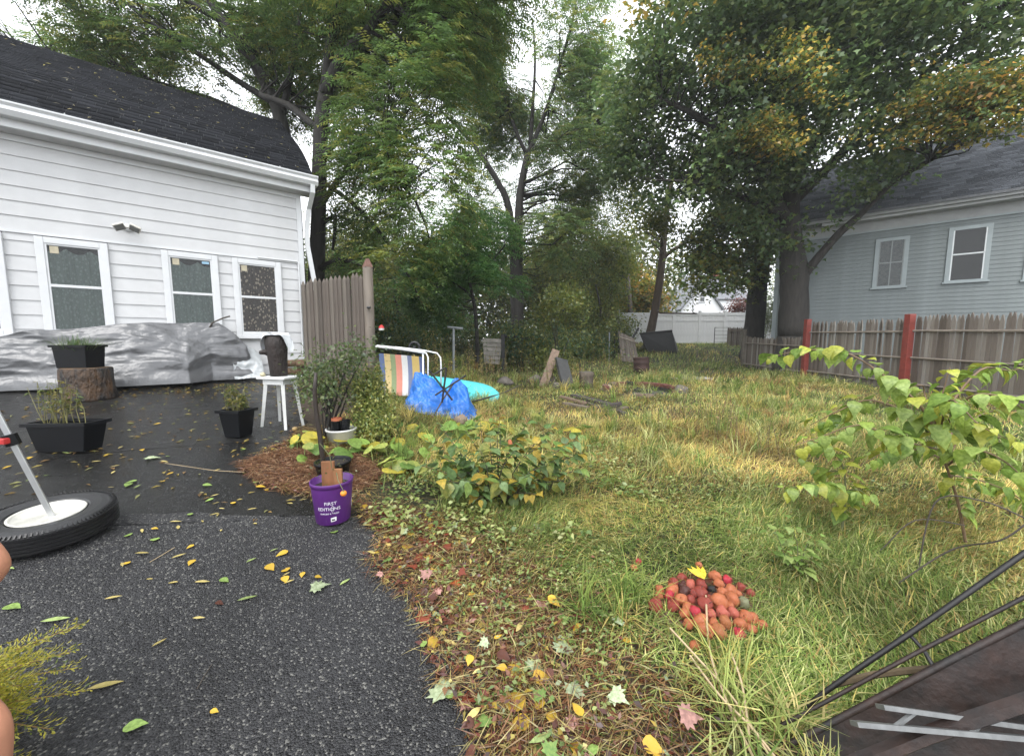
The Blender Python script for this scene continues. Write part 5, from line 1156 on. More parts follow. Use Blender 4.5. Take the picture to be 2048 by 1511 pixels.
# blue tarp
c = on(874, 834); g_ = gz(c.x, c.y); n1, n2 = 110, 60; V = []; W_ = px_m(c.y, 152); S_ = px_m(c.y)
for i in range(n1 + 1):
    for j in range(n2 + 1):
        u = i / n1; v = j / n2; px = u * 152
        h1 = 64 * math.exp(-((px - 40) / 42) ** 4) ; h2 = 68 * math.exp(-((px - 116) / 26) ** 4); hh = (h1 ** 4 + h2 ** 4 + 47 ** 4) ** .25 * S_ * math.sin(min(1, (v) * 1.15) * 1.57)
        hh *= (1 - .85 * max(0, (v - .75) / .25) ** 2) * min(1, u * 7 + .05) * min(1, (1 - u) * 8 + .05)
        x = c.x - W_ / 2 + W_ * u + .03 * math.sin(v * 6); y = c.y + .65 * v + .03 * math.sin(u * 14) * (1 - v)
        cz = crease(u * 7 + hh * 3, v * 4 + hh * 5, 3) - 1
        hh = hh + (.055 * cz + .04 * fb3(u * 6, v * 6, 2)) * min(1, v * 5 + .15); z = max(gz(x, y) + .015 + .01 * abs(cz), gz(x, y) + hh + .01)
        V.append((x, y - .03 * cz, z))
I = np.arange((n1 + 1) * (n2 + 1)).reshape(n1 + 1, n2 + 1); Qd = np.stack([I[:-1, :-1], I[1:, :-1], I[1:, 1:], I[:-1, 1:]], -1).reshape(-1, 4)
tag(link('blue_tarp', np_mesh('blue_tarp', np.array(V), Qd, None, mat('blue_tarp', (.018, .14, .50), .36, .15, 5, .003, 60), True)), 'bright blue tarp heaped over low things in the grass', 'tarp')
obj('stick', MB().tube([on(864, 838), at(885, 800, c.y + .05), at(908, 765, c.y + .15)], [.011, .012, .013], 6), M_STICK, label='dark stick leaning across the blue tarp', cat='stick')
pk = on(863, 838); obj('pink_tip', MB().tube([pk + Vector((0, 0, .0)), pk + Vector((.02, .01, .05))], .012, 6), mat('pink_plastic', (.6, .08, .3), .5), label='pink plastic scrap at the foot of the stick', cat='scrap')
# turquoise paddle board, lying tilted
Pa = on(842, 774, .16); Pb = on(994, 792, .08); ax = (Pb - Pa); Lb = ax.length; ax.normalize()
pb_ = empty('paddle_board', (Pa.x, Pa.y, gz(Pa.x, Pa.y)), 0, 'turquoise paddle board lying in the grass behind the blue tarp', 'paddle board')
side = Vector((.25, .90, .30)); side = (side - ax * side.dot(ax)).normalized(); up = ax.cross(side); up = up if up.z > 0 else -up
n = 40; v = []; f = []; prof_w = lambda t: .30 * (1 - (2 * t - 1) ** 4 * .999) ** .5
for j in range(n + 1):
    t = j / n; cpt = Pa + ax * (Lb * t); hw = max(.004, prof_w(.12 + .88 * t) if t > 0 else prof_w(.12)); rk = .06 * max(0, t - .7) / .3
    for (a, b) in ((-1, .5), (-.96, 1), (-.6, 1.12), (0, 1.15), (.6, 1.12), (.96, 1), (1, .5), (.9, 0), (0, -.1), (-.9, 0)):
        v.append(cpt + side * (hw * a) + up * ((b - .5) * .09 + rk * .5))
    if j:
        for k in range(10): f.append((10 * j - 10 + k, 10 * j - 10 + (k + 1) % 10, 10 * j + (k + 1) % 10, 10 * j + k))
f += [tuple(range(9, -1, -1)), tuple(10 * n + k for k in range(10))]
mb = MB().add(v, f); zc = 0; mb.v = [(p[0], p[1], p[2] - max(zc, 0) + .01) for p in mb.v]
obj('deck', mb, mat('turquoise_shell', (.10, .58, .62), .35, .08, 4), pb_, smooth=True)
obj('branch', MB().tube([on(945, 803, .12), at(985, 792, 5.5), at(1015, 782, 5.6), on(1044, 768, .25)], [.014, .012, .010, .006], 6), M_STICK, label='thin dark branch reaching right from the paddle board tip', cat='branch')
# clothes-line post
q = on(907, 752); tpz = at(911, 656, q.y).z
cl = empty('clothesline_post', (q.x, q.y, q.z), 0, 'thin grey T-shaped clothesline post in the grass', 'post'); M_GALV = mat('galvanised', (.22, .24, .25), .5, .2, 10, metal=.3)
obj('pole', MB().tube([(q.x, q.y, q.z - .1), (q.x + .02, q.y, tpz)], .03, 8), M_GALV, cl); obj('crossbar', MB().tube([at(895, 654, q.y), at(926, 657, q.y)], .035, 6), M_GALV, cl)
# rock, terracotta pot in the bed
def rock(name, px, py, w, h, label, cat, m, seed=0, dep=.8, group=None):
    q = on(px, py); s = px_m(q.y); r = random.Random(seed); v = []; f = []; n1, n2 = 10, 16
    for i in range(n1 + 1):
        th = math.pi * i / n1
        for j in range(n2):
            a = 2 * math.pi * j / n2; d = Vector((math.sin(th) * math.cos(a), math.sin(th) * math.sin(a), math.cos(th))); k = 1 + .28 * mnoise.noise(d * 1.6 + Vector((seed * 3.1, 0, 0))) + .1 * mnoise.noise(d * 5 + Vector((seed, 2, 0)))
            v.append((d.x * k * w * s / 2, d.y * k * w * s / 2 * dep, d.z * k * h * s * .62))
    for i in range(n1):
        for j in range(n2): f.append((i * n2 + j, i * n2 + (j + 1) % n2, (i + 1) * n2 + (j + 1) % n2, (i + 1) * n2 + j))
    mb = MB().add([(p[0] + q.x, p[1] + q.y + w * s * .3, p[2] + q.z + h * s * .36) for p in v], [tuple(reversed(t)) for t in f]); return obj(name, mb, m, label=label, cat=cat, smooth=True, group=group)
M_ROCK = mat('tan_rock', (.20, .15, .11), .8, .3, 9, .006, 30); M_GROCK = mat('grey_rock', (.13, .115, .10), .8, .35, 9, .008, 30)
rock('rock', 920, 856, 32, 26, 'rounded tan rock in front of the blue tarp', 'rock', M_ROCK, 1)
q = on(1020, 905); tpz = at(1020, 884, q.y); t_ = empty('terracotta_pot', (tpz.x, tpz.y, tpz.z - .05), 0, 'small upturned terracotta pot on a stick above the leaves', 'pot')
obj('body', MB().lathe([(.034, -.045), (.034, -.03), (.029, -.03), (.02, .025), (.018, .026)], 18, c=tpz), M_TER, t_, smooth=False); obj('stick', MB().tube([(q.x, q.y, q.z - .05), tpz], .006, 5), M_STICK, t_)
# ================================================================ BACK OF THE YARD
M_PLK = [mat('old_plank_%d' % i, cc, .75, .35, 3, .004, 30, stretch=(5, 1, 5)) for i, cc in enumerate([(.10, .085, .07), (.15, .12, .09), (.055, .045, .04), (.20, .14, .10)])]
def plank(pa, pb, wd, th, m, label, roll=0, name='plank', cat='plank', group=None, parent=None):
    pa, pb = Vector(pa), Vector(pb); d = (pb - pa); L = d.length; d.normalize(); s = d.cross(Vector((0, 0, 1))).normalized(); s = Matrix.Rotation(roll, 3, d) @ s; u = s.cross(d)
    v = [p + s * (a * wd / 2) + u * (b * th / 2) for p in (pa, pb) for a, b in ((-1, -1), (1, -1), (1, 1), (-1, 1))]
    return obj(name, MB().add(v, [(3, 2, 1, 0), (4, 5, 6, 7)] + [(k, (k + 1) % 4, 4 + (k + 1) % 4, 4 + k) for k in range(4)]), m, parent, label=label, cat=cat if not parent else None, group=group, bevel=.004)
GL = 'planks of the lumber pile'
G = lambda px, py, h=0: on(px, py, h)
plank(G(1148, 790, .10), G(1232, 812, .08), .20, .05, M_PLK[2], 'wide black plank lying along the back of the lumber pile', group=GL)
plank(G(1122, 793, .04), G(1170, 806, .05), .10, .05, M_PLK[3], 'reddish plank at the left end of the lumber pile', group=GL)
plank(G(1128, 806, .03), G(1175, 815, .03), .12, .05, M_PLK[1], 'pale brown plank low at the left of the lumber pile', group=GL)
plank(G(1193, 816, .06), G(1243, 806, .16), .10, .06, M_PLK[2], 'dark beam slanting up across the lumber pile', group=GL)
plank(G(1195, 824, .03), G(1254, 814, .05), .09, .04, M_PLK[1], 'thin brown plank at the near right of the lumber pile', group=GL)
plank(G(1160, 797, .03), G(1215, 818, .03), .22, .05, M_PLK[0], 'grey plank in the middle of the lumber pile, under the black one', group=GL)
plank(G(1225, 816, .03), G(1250, 828, .03), .10, .05, M_PLK[2], 'short charred offcut at the right foot of the lumber pile', group=GL)
# leaning boards and slab
plank(G(1085, 775, 0), at(1112, 700, on(1090, 772).y + .5), .22, .05, M_PLK[3], 'reddish board leaning back behind the dark slab', roll=.5)
plank(G(1138, 780, 0), at(1122, 718, on(1130, 775).y + .35), .36, .08, mat('dark_slab', (.05, .05, .05), .55, .25, 6), 'dark flat slab leaning left of the stump', roll=.35, name='slab', cat='slab')
for k, (px, py, w, h, lab) in enumerate([(1072, 772, 30, 22, 'grey rock left of the leaning slab'), (1102, 772, 26, 24, 'grey rock under the leaning boards'), (1010, 770, 34, 16, 'low brown rock in the grass right of the paddle board'), (1115, 778, 20, 14, 'small rock in front of the leaning slab')]): rock('rock', px, py, w, h, lab, 'rock', M_GROCK, 10 + k)
q = on(1175, 778); s = px_m(q.y); Rr = 14 * s
stp = empty('tree_stump', (q.x, q.y + Rr, q.z), 0, 'short weathered tree stump left of the fire pit', 'stump')
loc('bark', MB().lathe([(Rr * 1.05, -.05), (Rr * .95, 10 * s), (Rr * 1.0, 25 * s), (Rr * 1.12, 33 * s), (Rr * .95, 34 * s)], 26, wob=.07), mat('grey_stump_bark', (.10, .08, .06), .8, .4, 8, .012, 20, stretch=(2, 2, .5)), stp, smooth=True)
loc('cut_face', MB().lathe([(Rr * .9, 33.5 * s), (Rr * .9, 34.6 * s)], 20, wob=.05), mat('grey_cut', (.12, .11, .095), .8, .3, 14), stp)
# fire pit
c = on(1288, 790); s = px_m(c.y); RXp, RYp = 70 * s, .75
fp = empty('fire_pit', (c.x, c.y + .35, gz(c.x, c.y)), 0, 'ring of old bricks round a bed of ash and char', 'fire pit')
M_BR = [mat('pit_brick_%d' % i, cc, .8, .35, 14, .004, 40) for i, cc in enumerate([(.12, .045, .033), (.06, .032, .027), (.17, .125, .095), (.022, .02, .019)])]
for k in range(26):
    a = 2 * math.pi * k / 26 + .07; far = math.sin(a) > -.15
    for lv in range(2 if far else 1):
        if not far and random.random() < .72: continue
        x = RXp * math.cos(a); y = RYp * math.sin(a); p = Vector((c.x + x, c.y + .35 + y, 0)); z = gz(p.x, p.y) - gz(c.x, c.y) + .05 + lv * .085
        m = MB().box((0, 0, 0), (random.uniform(.18, .26), .11, .085)); o = loc('brick', m, M_BR[random.choice([0, 0, 1, 2, 3])], fp, bevel=.008)
        o.matrix_basis = Matrix.Translation((x, y, z)) @ Matrix.Rotation(a + 1.57 + random.uniform(-.2, .2), 4, 'Z') @ Matrix.Rotation(random.uniform(-.15, .15), 4, 'X') @ Matrix.Rotation(random.uniform(-.12, .12), 4, 'Y')
v = [(RXp * .93 * math.cos(t) * r, RYp * .93 * math.sin(t) * r, .05 * (1 - r) + .012 + gz(c.x + RXp * math.cos(t) * r, c.y + .35 + RYp * math.sin(t) * r) - gz(c.x, c.y)) for r in (.33, .66, 1) for t in np.linspace(0, 6.2832, 33)[:-1]]
loc('ash_bed', MB().add(v, [(k + 32 * j, (k + 1) % 32 + 32 * j, (k + 1) % 32 + 32 * j + 32, k + 32 * j + 32) for j in range(2) for k in range(32)] + [tuple(range(31, -1, -1))]), mat('ash', (.012, .012, .013), .8, .4, 25, .02, 40, col2=(.22, .21, .2), w=.62), fp)
for k in range(22):
    a = random.uniform(0, 6.28); r = random.uniform(0, .8); x, y = RXp * r * math.cos(a), RYp * r * math.sin(a); o = loc('charred_stick', MB().tube([(-.1, 0, 0), (.02, .02, .01), (.13, 0, 0)], [.022, .018, .012], 5), M_BR[3], fp)
    o.matrix_basis = Matrix.Translation((x, y, .06)) @ Matrix.Rotation(random.uniform(0, 6), 4, 'Z') @ Matrix.Rotation(random.uniform(-.3, .3), 4, 'Y')
rock('rock', 1365, 790, 28, 20, 'dark rock at the right end of the fire pit', 'rock', M_GROCK, 31); rock('rock', 1215, 782, 24, 14, 'pale stone at the left end of the fire pit', 'rock', mat('pale_stone', (.34, .27, .2), .8, .2, 9), 33)
# rusty barrel
q = on(1288, 749); s = px_m(q.y); Rr = 15.5 * s; Hb = 34 * s
br = empty('rusty_barrel', (q.x, q.y + Rr, q.z), 0, 'dark rusty steel barrel standing in the grass', 'barrel'); M_RUST = mat('dark_rust', (.045, .022, .018), .75, .45, 6, .003, 30)
br.matrix_basis = Matrix.Translation((q.x, q.y + Rr, q.z)) @ Matrix.Rotation(-.05, 4, 'Y')
loc('shell', MB().lathe([(Rr, -.05), (Rr, Hb * .32), (Rr * 1.05, Hb * .36), (Rr, Hb * .40), (Rr, Hb * .66), (Rr * 1.05, Hb * .70), (Rr, Hb * .74), (Rr, Hb * .97), (Rr * 1.04, Hb), (Rr * .96, Hb), (Rr * .95, Hb * .5), (Rr * .9, Hb * .3)], 32), M_RUST, br, smooth=True)
# black tipped tub
q = on(1325, 702); Yq = 19.2; U = px_m(Yq)
tb = empty('black_tub', at(1318, 690, Yq), 0, 'black tapered tub tipped against the slender leaning trunk', 'tub')
def quad8(name, pts, mat_, par, th=.06):
    v = [at(px, py, Yq + dy) for px, py, dy in pts]; mb = MB().add(v, [tuple(range(len(v)))]); o = obj(name, mb, mat_, par); m_ = o.modifiers.new('t', 'SOLIDIFY'); m_.thickness = th; m_.offset = 0; return o
M_BLK = mat('black_weathered', (.016, .016, .017), .6, .3, 8)
quad8('front_side', [(1282, 668, 0), (1342, 662, -.1), (1352, 706, -.2), (1300, 712, 0)], M_BLK, tb)
quad8('back_side', [(1282, 668, .9), (1342, 662, .8), (1356, 704, .8), (1304, 704, .9)], M_BLK, tb)
quad8('left_end', [(1281, 668, 0), (1281, 668, .9), (1302, 706, .9), (1299, 712, 0)], M_BLK, tb); quad8('right_end', [(1343, 662, -.1), (1343, 662, .8), (1357, 703, .8), (1353, 706, -.2)], M_BLK, tb)
obj('lip', MB().tube([at(1279, 667, Yq - .04), at(1344, 661, Yq - .12)], .05, 6), M_BLK, tb)
# leaning board panel, poles, utility pole
Yq = 16.2; lp = empty('leaning_board_panel', on(1260, 722), 0, 'grey board panel leaning at the left end of the white vinyl fence', 'panel')
for k in range(7):
    a0 = 1237 + k * 4.6; a = [(a0, 662 + k * 2.2), (a0 + 4.3, 664 + k * 2.2), (a0 + 9.5 + k * .6, 722 + k * .4), (a0 + 5 + k * .6, 722 + k * .4)]; v = [at(px, py, Yq + (.0 if i < 2 else -.3)) for i, (px, py) in enumerate(a)]
    v2 = [p + Vector((0, .03, 0)) for p in v]; obj('board', MB().add(v + v2, [(3, 2, 1, 0), (4, 5, 6, 7)] + [(i, (i + 1) % 4, 4 + (i + 1) % 4, 4 + i) for i in range(4)]), M_STK[k % 2], lp)
for y0, y1 in ((674, 682), (708, 714)): obj('batten', MB().tube([at(1238 + (y0 - 662) * .12, y0, Yq - .2), at(1275 + (y0 - 662) * .12, y1 + 4, Yq - .2)], .03, 4), M_RAIL, lp)
Yq = 15.6; gq = on(1243, 722); obj('leaning_pole', MB().tube([gq - Vector((0, 0, .1)), at(1243, 712, gq.y + .1), at(1277, 656, gq.y + .4)], [.05, .05, .045], 8), M_BLK, label='black pole leaning right across the grey board panel', cat='pole')
for k, (px, top, bt, lab) in enumerate([(1218, 664, 724, 'thin grey metal stake left of the leaning board panel'), (1237, 660, 722, 'dark stake at the left edge of the leaning board panel'), (1228, 672, 720, 'short dark stake between two others left of the board panel')]):
    q = on(px, bt); obj('stake', MB().tube([q - Vector((0, 0, .15)), at(px + 1, top, q.y)], .03, 6), M_GALV if k == 0 else M_IRON, label=lab, cat='stake', group='stakes by the board panel')
up_ = at(1262, 675, 24); obj('utility_pole', MB().tube([(up_.x, up_.y, gz(up_.x, up_.y) - .3), (up_.x - .05, up_.y, up_.z + 1.5), tuple(at(1249, 480, 24))], [.16, .15, .12], 10), mat('grey_pole_wood', (.13, .11, .10), .8, .3, 6), smooth=True, label='old grey utility pole behind the left end of the vinyl fence', cat='pole')
# pale derelict panel and beams at the woods' edge
Yq = 13.2; sh_ = empty('derelict_panel', on(985, 735), 0, 'pale derelict board panel at the foot of the woods', 'panel'); M_PALE = mat('pale_weathered_board', (.27, .25, .22), .8, .3, 5, .004)
for k in range(6):
    y0 = 676 + k * 8.5; off = (k - 2) * .8; v = [at(966 + off, y0, Yq), at(1005 - k, y0 + 2, Yq - .05), at(1004 - k, y0 + 9.8, Yq - .08), at(967 + off, y0 + 7.8, Yq - .03)]; v2 = [p + Vector((0, .03, 0)) for p in v]
    obj('board', MB().add(v + v2, [(0, 1, 2, 3), (7, 6, 5, 4)] + [(i, 4 + i, 4 + (i + 1) % 4, (i + 1) % 4) for i in range(4)]), M_PALE, sh_)
plank(at(1004, 672, 13.2), at(1062, 676, 14.2), .12, .1, M_BLK, 'dark horizontal beam right of the derelict panel', name='beam', cat='beam')
q = on(1007, 738); plank((q.x, 13.15, gz(q.x, 13.15) - .05), at(1006, 668, 13.15), .12, .12, M_BLK, 'dark upright timber at the right edge of the derelict panel', name='timber', cat='timber')
# concrete slab strip in the grass by the fence
q0, q1 = on(1345, 757), on(1420, 757); obj('stone_slab', MB().lohi((q0.x, q0.y - .25, q0.z - .05), (q1.x, q0.y + .3, q0.z + .035)), mat('pale_concrete', (.36, .35, .33), .7, .2, 6, .002), label='pale flat concrete slab lying in the grass right of the barrel', cat='slab', bevel=.01)
# ================================================================ LEAFY PLANTS NEAR THE CAMERA
def leaf_mesh(shape, m, curl=.3, fold=.25, seed=0, name='leaf'):
    """unit-length leaf along +Y, face up; curled and folded along its midrib"""
    r = random.Random(seed); v = []; f = []
    if shape == 'maple':
        out = [(0, 0), (.10, .02), (.34, -.06), (.30, .10), (.56, .20), (.40, .32), (.52, .52), (.26, .46), (.24, .62), (.12, .66), (0, 1.0)]
        pts = [(x, y) for x, y in out] + [(-x, y) for x, y in reversed(out[1:-1])]
        v = [(0, .32, .02)] + [(x, y, -curl * (x * x * .9 + (y - .3) ** 2 * .5) + r.uniform(-.04, .04) * (abs(x) > .2) + fold * abs(x) * .3) for x, y in pts]
        n = len(pts); f = [(0, 1 + k, 1 + (k + 1) % n) for k in range(n)]
    else:
        W = {'ovate': [(0, .02), (.12, .26), (.3, .36), (.55, .29), (.8, .12), (1, .005)], 'heart': [(-.06, .14), (.06, .36), (.28, .42), (.55, .33), (.8, .14), (1, .005)],
             'lance': [(0, .01), (.2, .10), (.45, .14), (.7, .10), (.9, .04), (1, .003)], 'round': [(-.1, .18), (.05, .42), (.3, .52), (.6, .46), (.85, .26), (1, .06)]}[shape]
        for t, w_ in W:
            z = -curl * t * t + r.uniform(-.015, .015); y = t * (1 - .25 * curl * t)
            v += [(-w_, y, z + fold * w_ * .7 - curl * .25 * w_), (-w_ * .5, y, z + fold * w_ * .4), (0, y, z), (w_ * .5, y, z + fold * w_ * .4), (w_, y, z + fold * w_ * .7 - curl * .25 * w_)]
        for i in range(len(W) - 1):
            for k in range(4): f.append((5 * i + k, 5 * i + k + 1, 5 * i + k + 6, 5 * i + k + 5))
    me = MB().add(v, f).mesh(name, m, True); return me
def aim(p, d, n, s):
    d = Vector(d).normalized(); n = Vector(n); x = d.cross(n)
    if x.length < 1e-4: x = d.cross(Vector((1, .3, 0)))
    x.normalize(); n = x.cross(d); return Matrix(((x.x * s, d.x * s, n.x * s, p[0]), (x.y * s, d.y * s, n.y * s, p[1]), (x.z * s, d.z * s, n.z * s, p[2]), (0, 0, 0, 1)))
LM = lambda nm, c, b=None, tr=.35: leafmat(nm, c, tr, .03, .35, b)
def leaf_set(shape, colors, pre, curls=(.25, .5), fold=.3):
    return [leaf_mesh(shape, LM('%s_leaf_%d' % (pre, i), c, b), cv, fold, i * 7 + j) for i, (c, b) in enumerate(colors) for j, cv in enumerate(curls)]
def smooth_path(pts, k=6):
    out = []
    for i in range(len(pts) - 1):
        p0 = pts[max(i - 1, 0)]; p1, p2 = pts[i], pts[i + 1]; p3 = pts[min(i + 2, len(pts) - 1)]
        for j in range(k):
            t = j / k; out.append(.5 * ((2 * p1) + (p2 - p0) * t + (2 * p0 - 5 * p1 + 4 * p2 - p3) * t * t + (3 * p1 - p0 - 3 * p2 + p3) * t ** 3))
    return out + [pts[-1]]
def leafy_plant(root, stems, meshes, every, size, mstem, droop=.5, start=.15, petiole=.05, pair=False, rng=None, gmin=.01):
    """stems: lists of world points with base radius; leaves set along each, every leaf its own object"""
    rng = rng or random
    for pts, r0 in stems:
        path = smooth_path([Vector(p) for p in pts]); n = len(path); obj('stem', MB().tube(path, [r0 * (1 - .75 * i / (n - 1)) for i in range(n)], 6), mstem, root, smooth=True)
        L = sum((b - a).length for a, b in zip(path[:-1], path[1:])); acc = 0; nxt = L * start; k = 0
        for a, b in zip(path[:-1], path[1:]):
            seg = (b - a).length
            while acc + seg >= nxt:
                p = a.lerp(b, (nxt - acc) / max(seg, 1e-6)); d = (b - a).normalized(); side = d.cross(Vector((0, 0, 1)))
                side = side.normalized() if side.length > .1 else Vector((1, 0, 0)); side = Matrix.Rotation(rng.uniform(-1.2, 1.2) + (0 if k % 2 else math.pi), 3, d) @ side
                for sgn in ((1, -1) if pair else (1,)):
                    o_ = (side * sgn + d * .35 + Vector((0, 0, .25))).normalized(); q = p + o_ * petiole
                    dd = (o_ + Vector((0, 0, -droop * rng.uniform(.6, 1.5)))).normalized(); nn = Vector((0, 0, 1)) + o_ * .5 + Vector((rng.uniform(-.5, .5), rng.uniform(-.5, .5), 0))
                    s = size * rng.uniform(.45, 1.25) * (1 - .25 * nxt / L)
                    tip = q + dd * s
                    if min(tip.z - gz(tip.x, tip.y), q.z - gz(q.x, q.y)) < gmin: continue
                    link('leaf', rng.choice(meshes), root, aim(q, dd, nn, s), True)
                nxt += every * rng.uniform(.7, 1.3); k += 1
            acc += seg
rs_ = random.Random(5)
# --- the light green sapling on the right
A2 = lambda px, py, Y: at(px, py, Y)
sb = on(1938, 1100); Yb = sb.y
SAPC = [((.24, .34, .055), (.32, .42, .09)), ((.16, .26, .05), (.22, .33, .07)), ((.36, .40, .06), (.44, .45, .08)), ((.27, .38, .09), (.35, .45, .13))]
SL = leaf_set('heart', SAPC, 'sapling', (.45, .8), .25)
sap = empty('leafy_sapling', sb, 0, 'bright green sapling with large drooping leaves at the right edge', 'sapling')
M_PST = mat('reddish_stem', (.17, .11, .065), .6, .25, 20)
leafy_plant(sap, [
    ([sb - Vector((0, 0, .05)), A2(1915, 1000, Yb), A2(1885, 910, Yb - .05), A2(1870, 850, Yb - .1), A2(1890, 770, Yb - .1), A2(1900, 735, Yb - .1)], .009),
    ([A2(1872, 860, Yb - .1), A2(1830, 800, Yb - .1), A2(1760, 745, Yb), A2(1690, 705, Yb + .1), A2(1610, 700, Yb + .2), A2(1535, 715, Yb + .3)], .009),
    ([A2(1880, 890, Yb), A2(1820, 830, Yb), A2(1740, 800, Yb + .1), A2(1680, 820, Yb + .1), A2(1620, 850, Yb + .2)], .008),
    ([A2(1885, 900, Yb), A2(1800, 880, Yb - .1), A2(1720, 850, Yb - .1), A2(1650, 870, Yb), A2(1590, 890, Yb)], .007),
    ([A2(1880, 870, Yb), A2(1930, 800, Yb - .2), A2(1990, 790, Yb - .3), A2(2070, 830, Yb - .4)], .009),
    ([A2(1885, 880, Yb), A2(1940, 850, Yb + .1), A2(2010, 880, Yb + .1), A2(2080, 900, Yb + .1)], .008),
    ([A2(1878, 840, Yb), A2(1960, 740, Yb + .1), A2(2030, 740, Yb + .2), A2(2100, 700, Yb + .2)], .008),
    ([A2(1895, 930, Yb), A2(1950, 900, Yb - .2), A2(2020, 930, Yb - .3), A2(2080, 1000, Yb - .3)], .007),
    ([A2(1900, 950, Yb), A2(1960, 960, Yb + .1), A2(2030, 990, Yb + .1), A2(2090, 1040, Yb + .1)], .006),
    ([A2(1890, 920, Yb), A2(1840, 900, Yb + .2), A2(1780, 900, Yb + .3), A2(1720, 930, Yb + .3)], .006),
    ([A2(1890, 920, Yb), A2(1960, 830, Yb + .3), A2(2040, 820, Yb + .4), A2(2120, 800, Yb + .4)], .007),
    ([A2(1880, 870, Yb), A2(1900, 800, Yb - .3), A2(1960, 850, Yb - .45), A2(2020, 880, Yb - .5)], .006),
    ([A2(1872, 850, Yb), A2(1850, 790, Yb + .2), A2(1840, 770, Yb + .2), A2(1780, 790, Yb + .3)], .006)],
    SL, .044, .105, M_PST, droop=.8, start=.22, petiole=.035, pair=True, rng=rs_)
# lower-left side shoot of it
s2 = on(1680, 1075); sap2 = empty('leafy_sapling', s2, 0, 'smaller bright green sapling left of the large drooping one', 'sapling')
Y2 = s2.y
leafy_plant(sap2, [([s2 - Vector((0, 0, .05)), A2(1690, 1000, Y2), A2(1685, 930, Y2), A2(1650, 890, Y2), A2(1615, 880, Y2)], .008), ([A2(1690, 1000, Y2), A2(1660, 970, Y2 - .05), A2(1610, 970, Y2 - .1), A2(1570, 980, Y2 - .1)], .005),
    ([A2(1688, 980, Y2), A2(1720, 980, Y2 - .1), A2(1740, 1000, Y2 - .1)], .005), ([A2(1686, 940, Y2), A2(1640, 940, Y2 + .1), A2(1600, 910, Y2 + .1)], .005)], SL, .038, .105, mat('green_stem', (.12, .13, .06)), droop=.6, start=.25, petiole=.025, pair=True, rng=rs_)
s3 = on(1592, 1150); Y3 = s3.y; wd = empty('weed_plant', s3, 0, 'small pale green weed with pointed leaves above the apple pile', 'plant')
leafy_plant(wd, [([s3, A2(1595, 1090, Y3), A2(1580, 1050, Y3)], .004), ([s3, A2(1610, 1100, Y3), A2(1620, 1070, Y3)], .004), ([s3, A2(1570, 1110, Y3), A2(1550, 1060, Y3)], .004)], leaf_set('ovate', [((.18, .27, .07), None), ((.25, .32, .1), None)], 'weed', (.3,)), .03, .075, mat('green_stem', (.12, .13, .06)), droop=.3, pair=True, rng=rs_)
# thin arching twigs under the sapling
for k, (pts, r0, lab) in enumerate([([(2060, 1040, 1.9), (1960, 1000, 2.0), (1870, 1005, 2.1), (1850, 1010, 2.1)], .004, 'thin dark twig arching left at the right edge, the upper of two'), ([(2060, 1040, 1.7), (2000, 1080, 1.75), (1900, 1100, 1.9), (1790, 1115, 2.0)], .004, 'thin brown twig arching low over the grass at right'), ([(1930, 1050, 2.3), (1830, 1040, 2.3), (1760, 1100, 2.3), (1700, 1130, 2.2)], .0035, 'thin brown bramble bowing to the ground below the sapling')]):
    W = [at(*p) for p in pts]; W[-1].z = gz(W[-1].x, W[-1].y) + .01; obj('twig', MB().tube(smooth_path(W), r0, 5), M_STICK, label=lab, cat='twig')
# --- the big-leaved bush in the middle
cb = on(990, 1005); bush = empty('broadleaf_bush', cb, 0, 'low broad-leaved bush with yellowing leaves in the middle of the bed', 'bush')
Yc = cb.y; BU = leaf_set('ovate', [((.16, .23, .06), None), ((.21, .26, .065), (.3, .29, .08)), ((.11, .18, .06), None), ((.34, .28, .055), (.46, .32, .06)), ((.15, .22, .09), None)], 'bush', (.25, .55), .3)
stems = []
for (px, py, dy) in [(870, 905, .1), (900, 880, -.1), (930, 860, .2), (960, 840, .3), (1000, 850, .1), (1040, 860, .3), (1090, 880, .1), (1150, 880, .2), (1180, 900, .35), (880, 960, -.25), (930, 960, -.35), (1000, 960, -.35), (1060, 950, -.25), (1110, 920, 0), (960, 900, -.2), (1030, 900, -.1), (980, 880, 0), (1130, 960, .1), (905, 930, .0), (850, 880, .3), (880, 850, .4), (1060, 830, .5), (1000, 830, .5), (1110, 850, .5), (840, 930, 0), (1080, 990, -.2), (950, 1000, -.3), (1160, 940, .2)]:
    e = at(px, py, Yc + dy); m_ = cb.lerp(e, .5) + Vector((rs_.uniform(-.03, .03), 0, .05)); stems.append(([cb + Vector((rs_.uniform(-.06, .06), rs_.uniform(-.06, .06), -.02)), m_, e], .006))
leafy_plant(bush, stems, BU, .024, .135, M_STICK, droop=.35, start=.4, petiole=.015, rng=rs_)
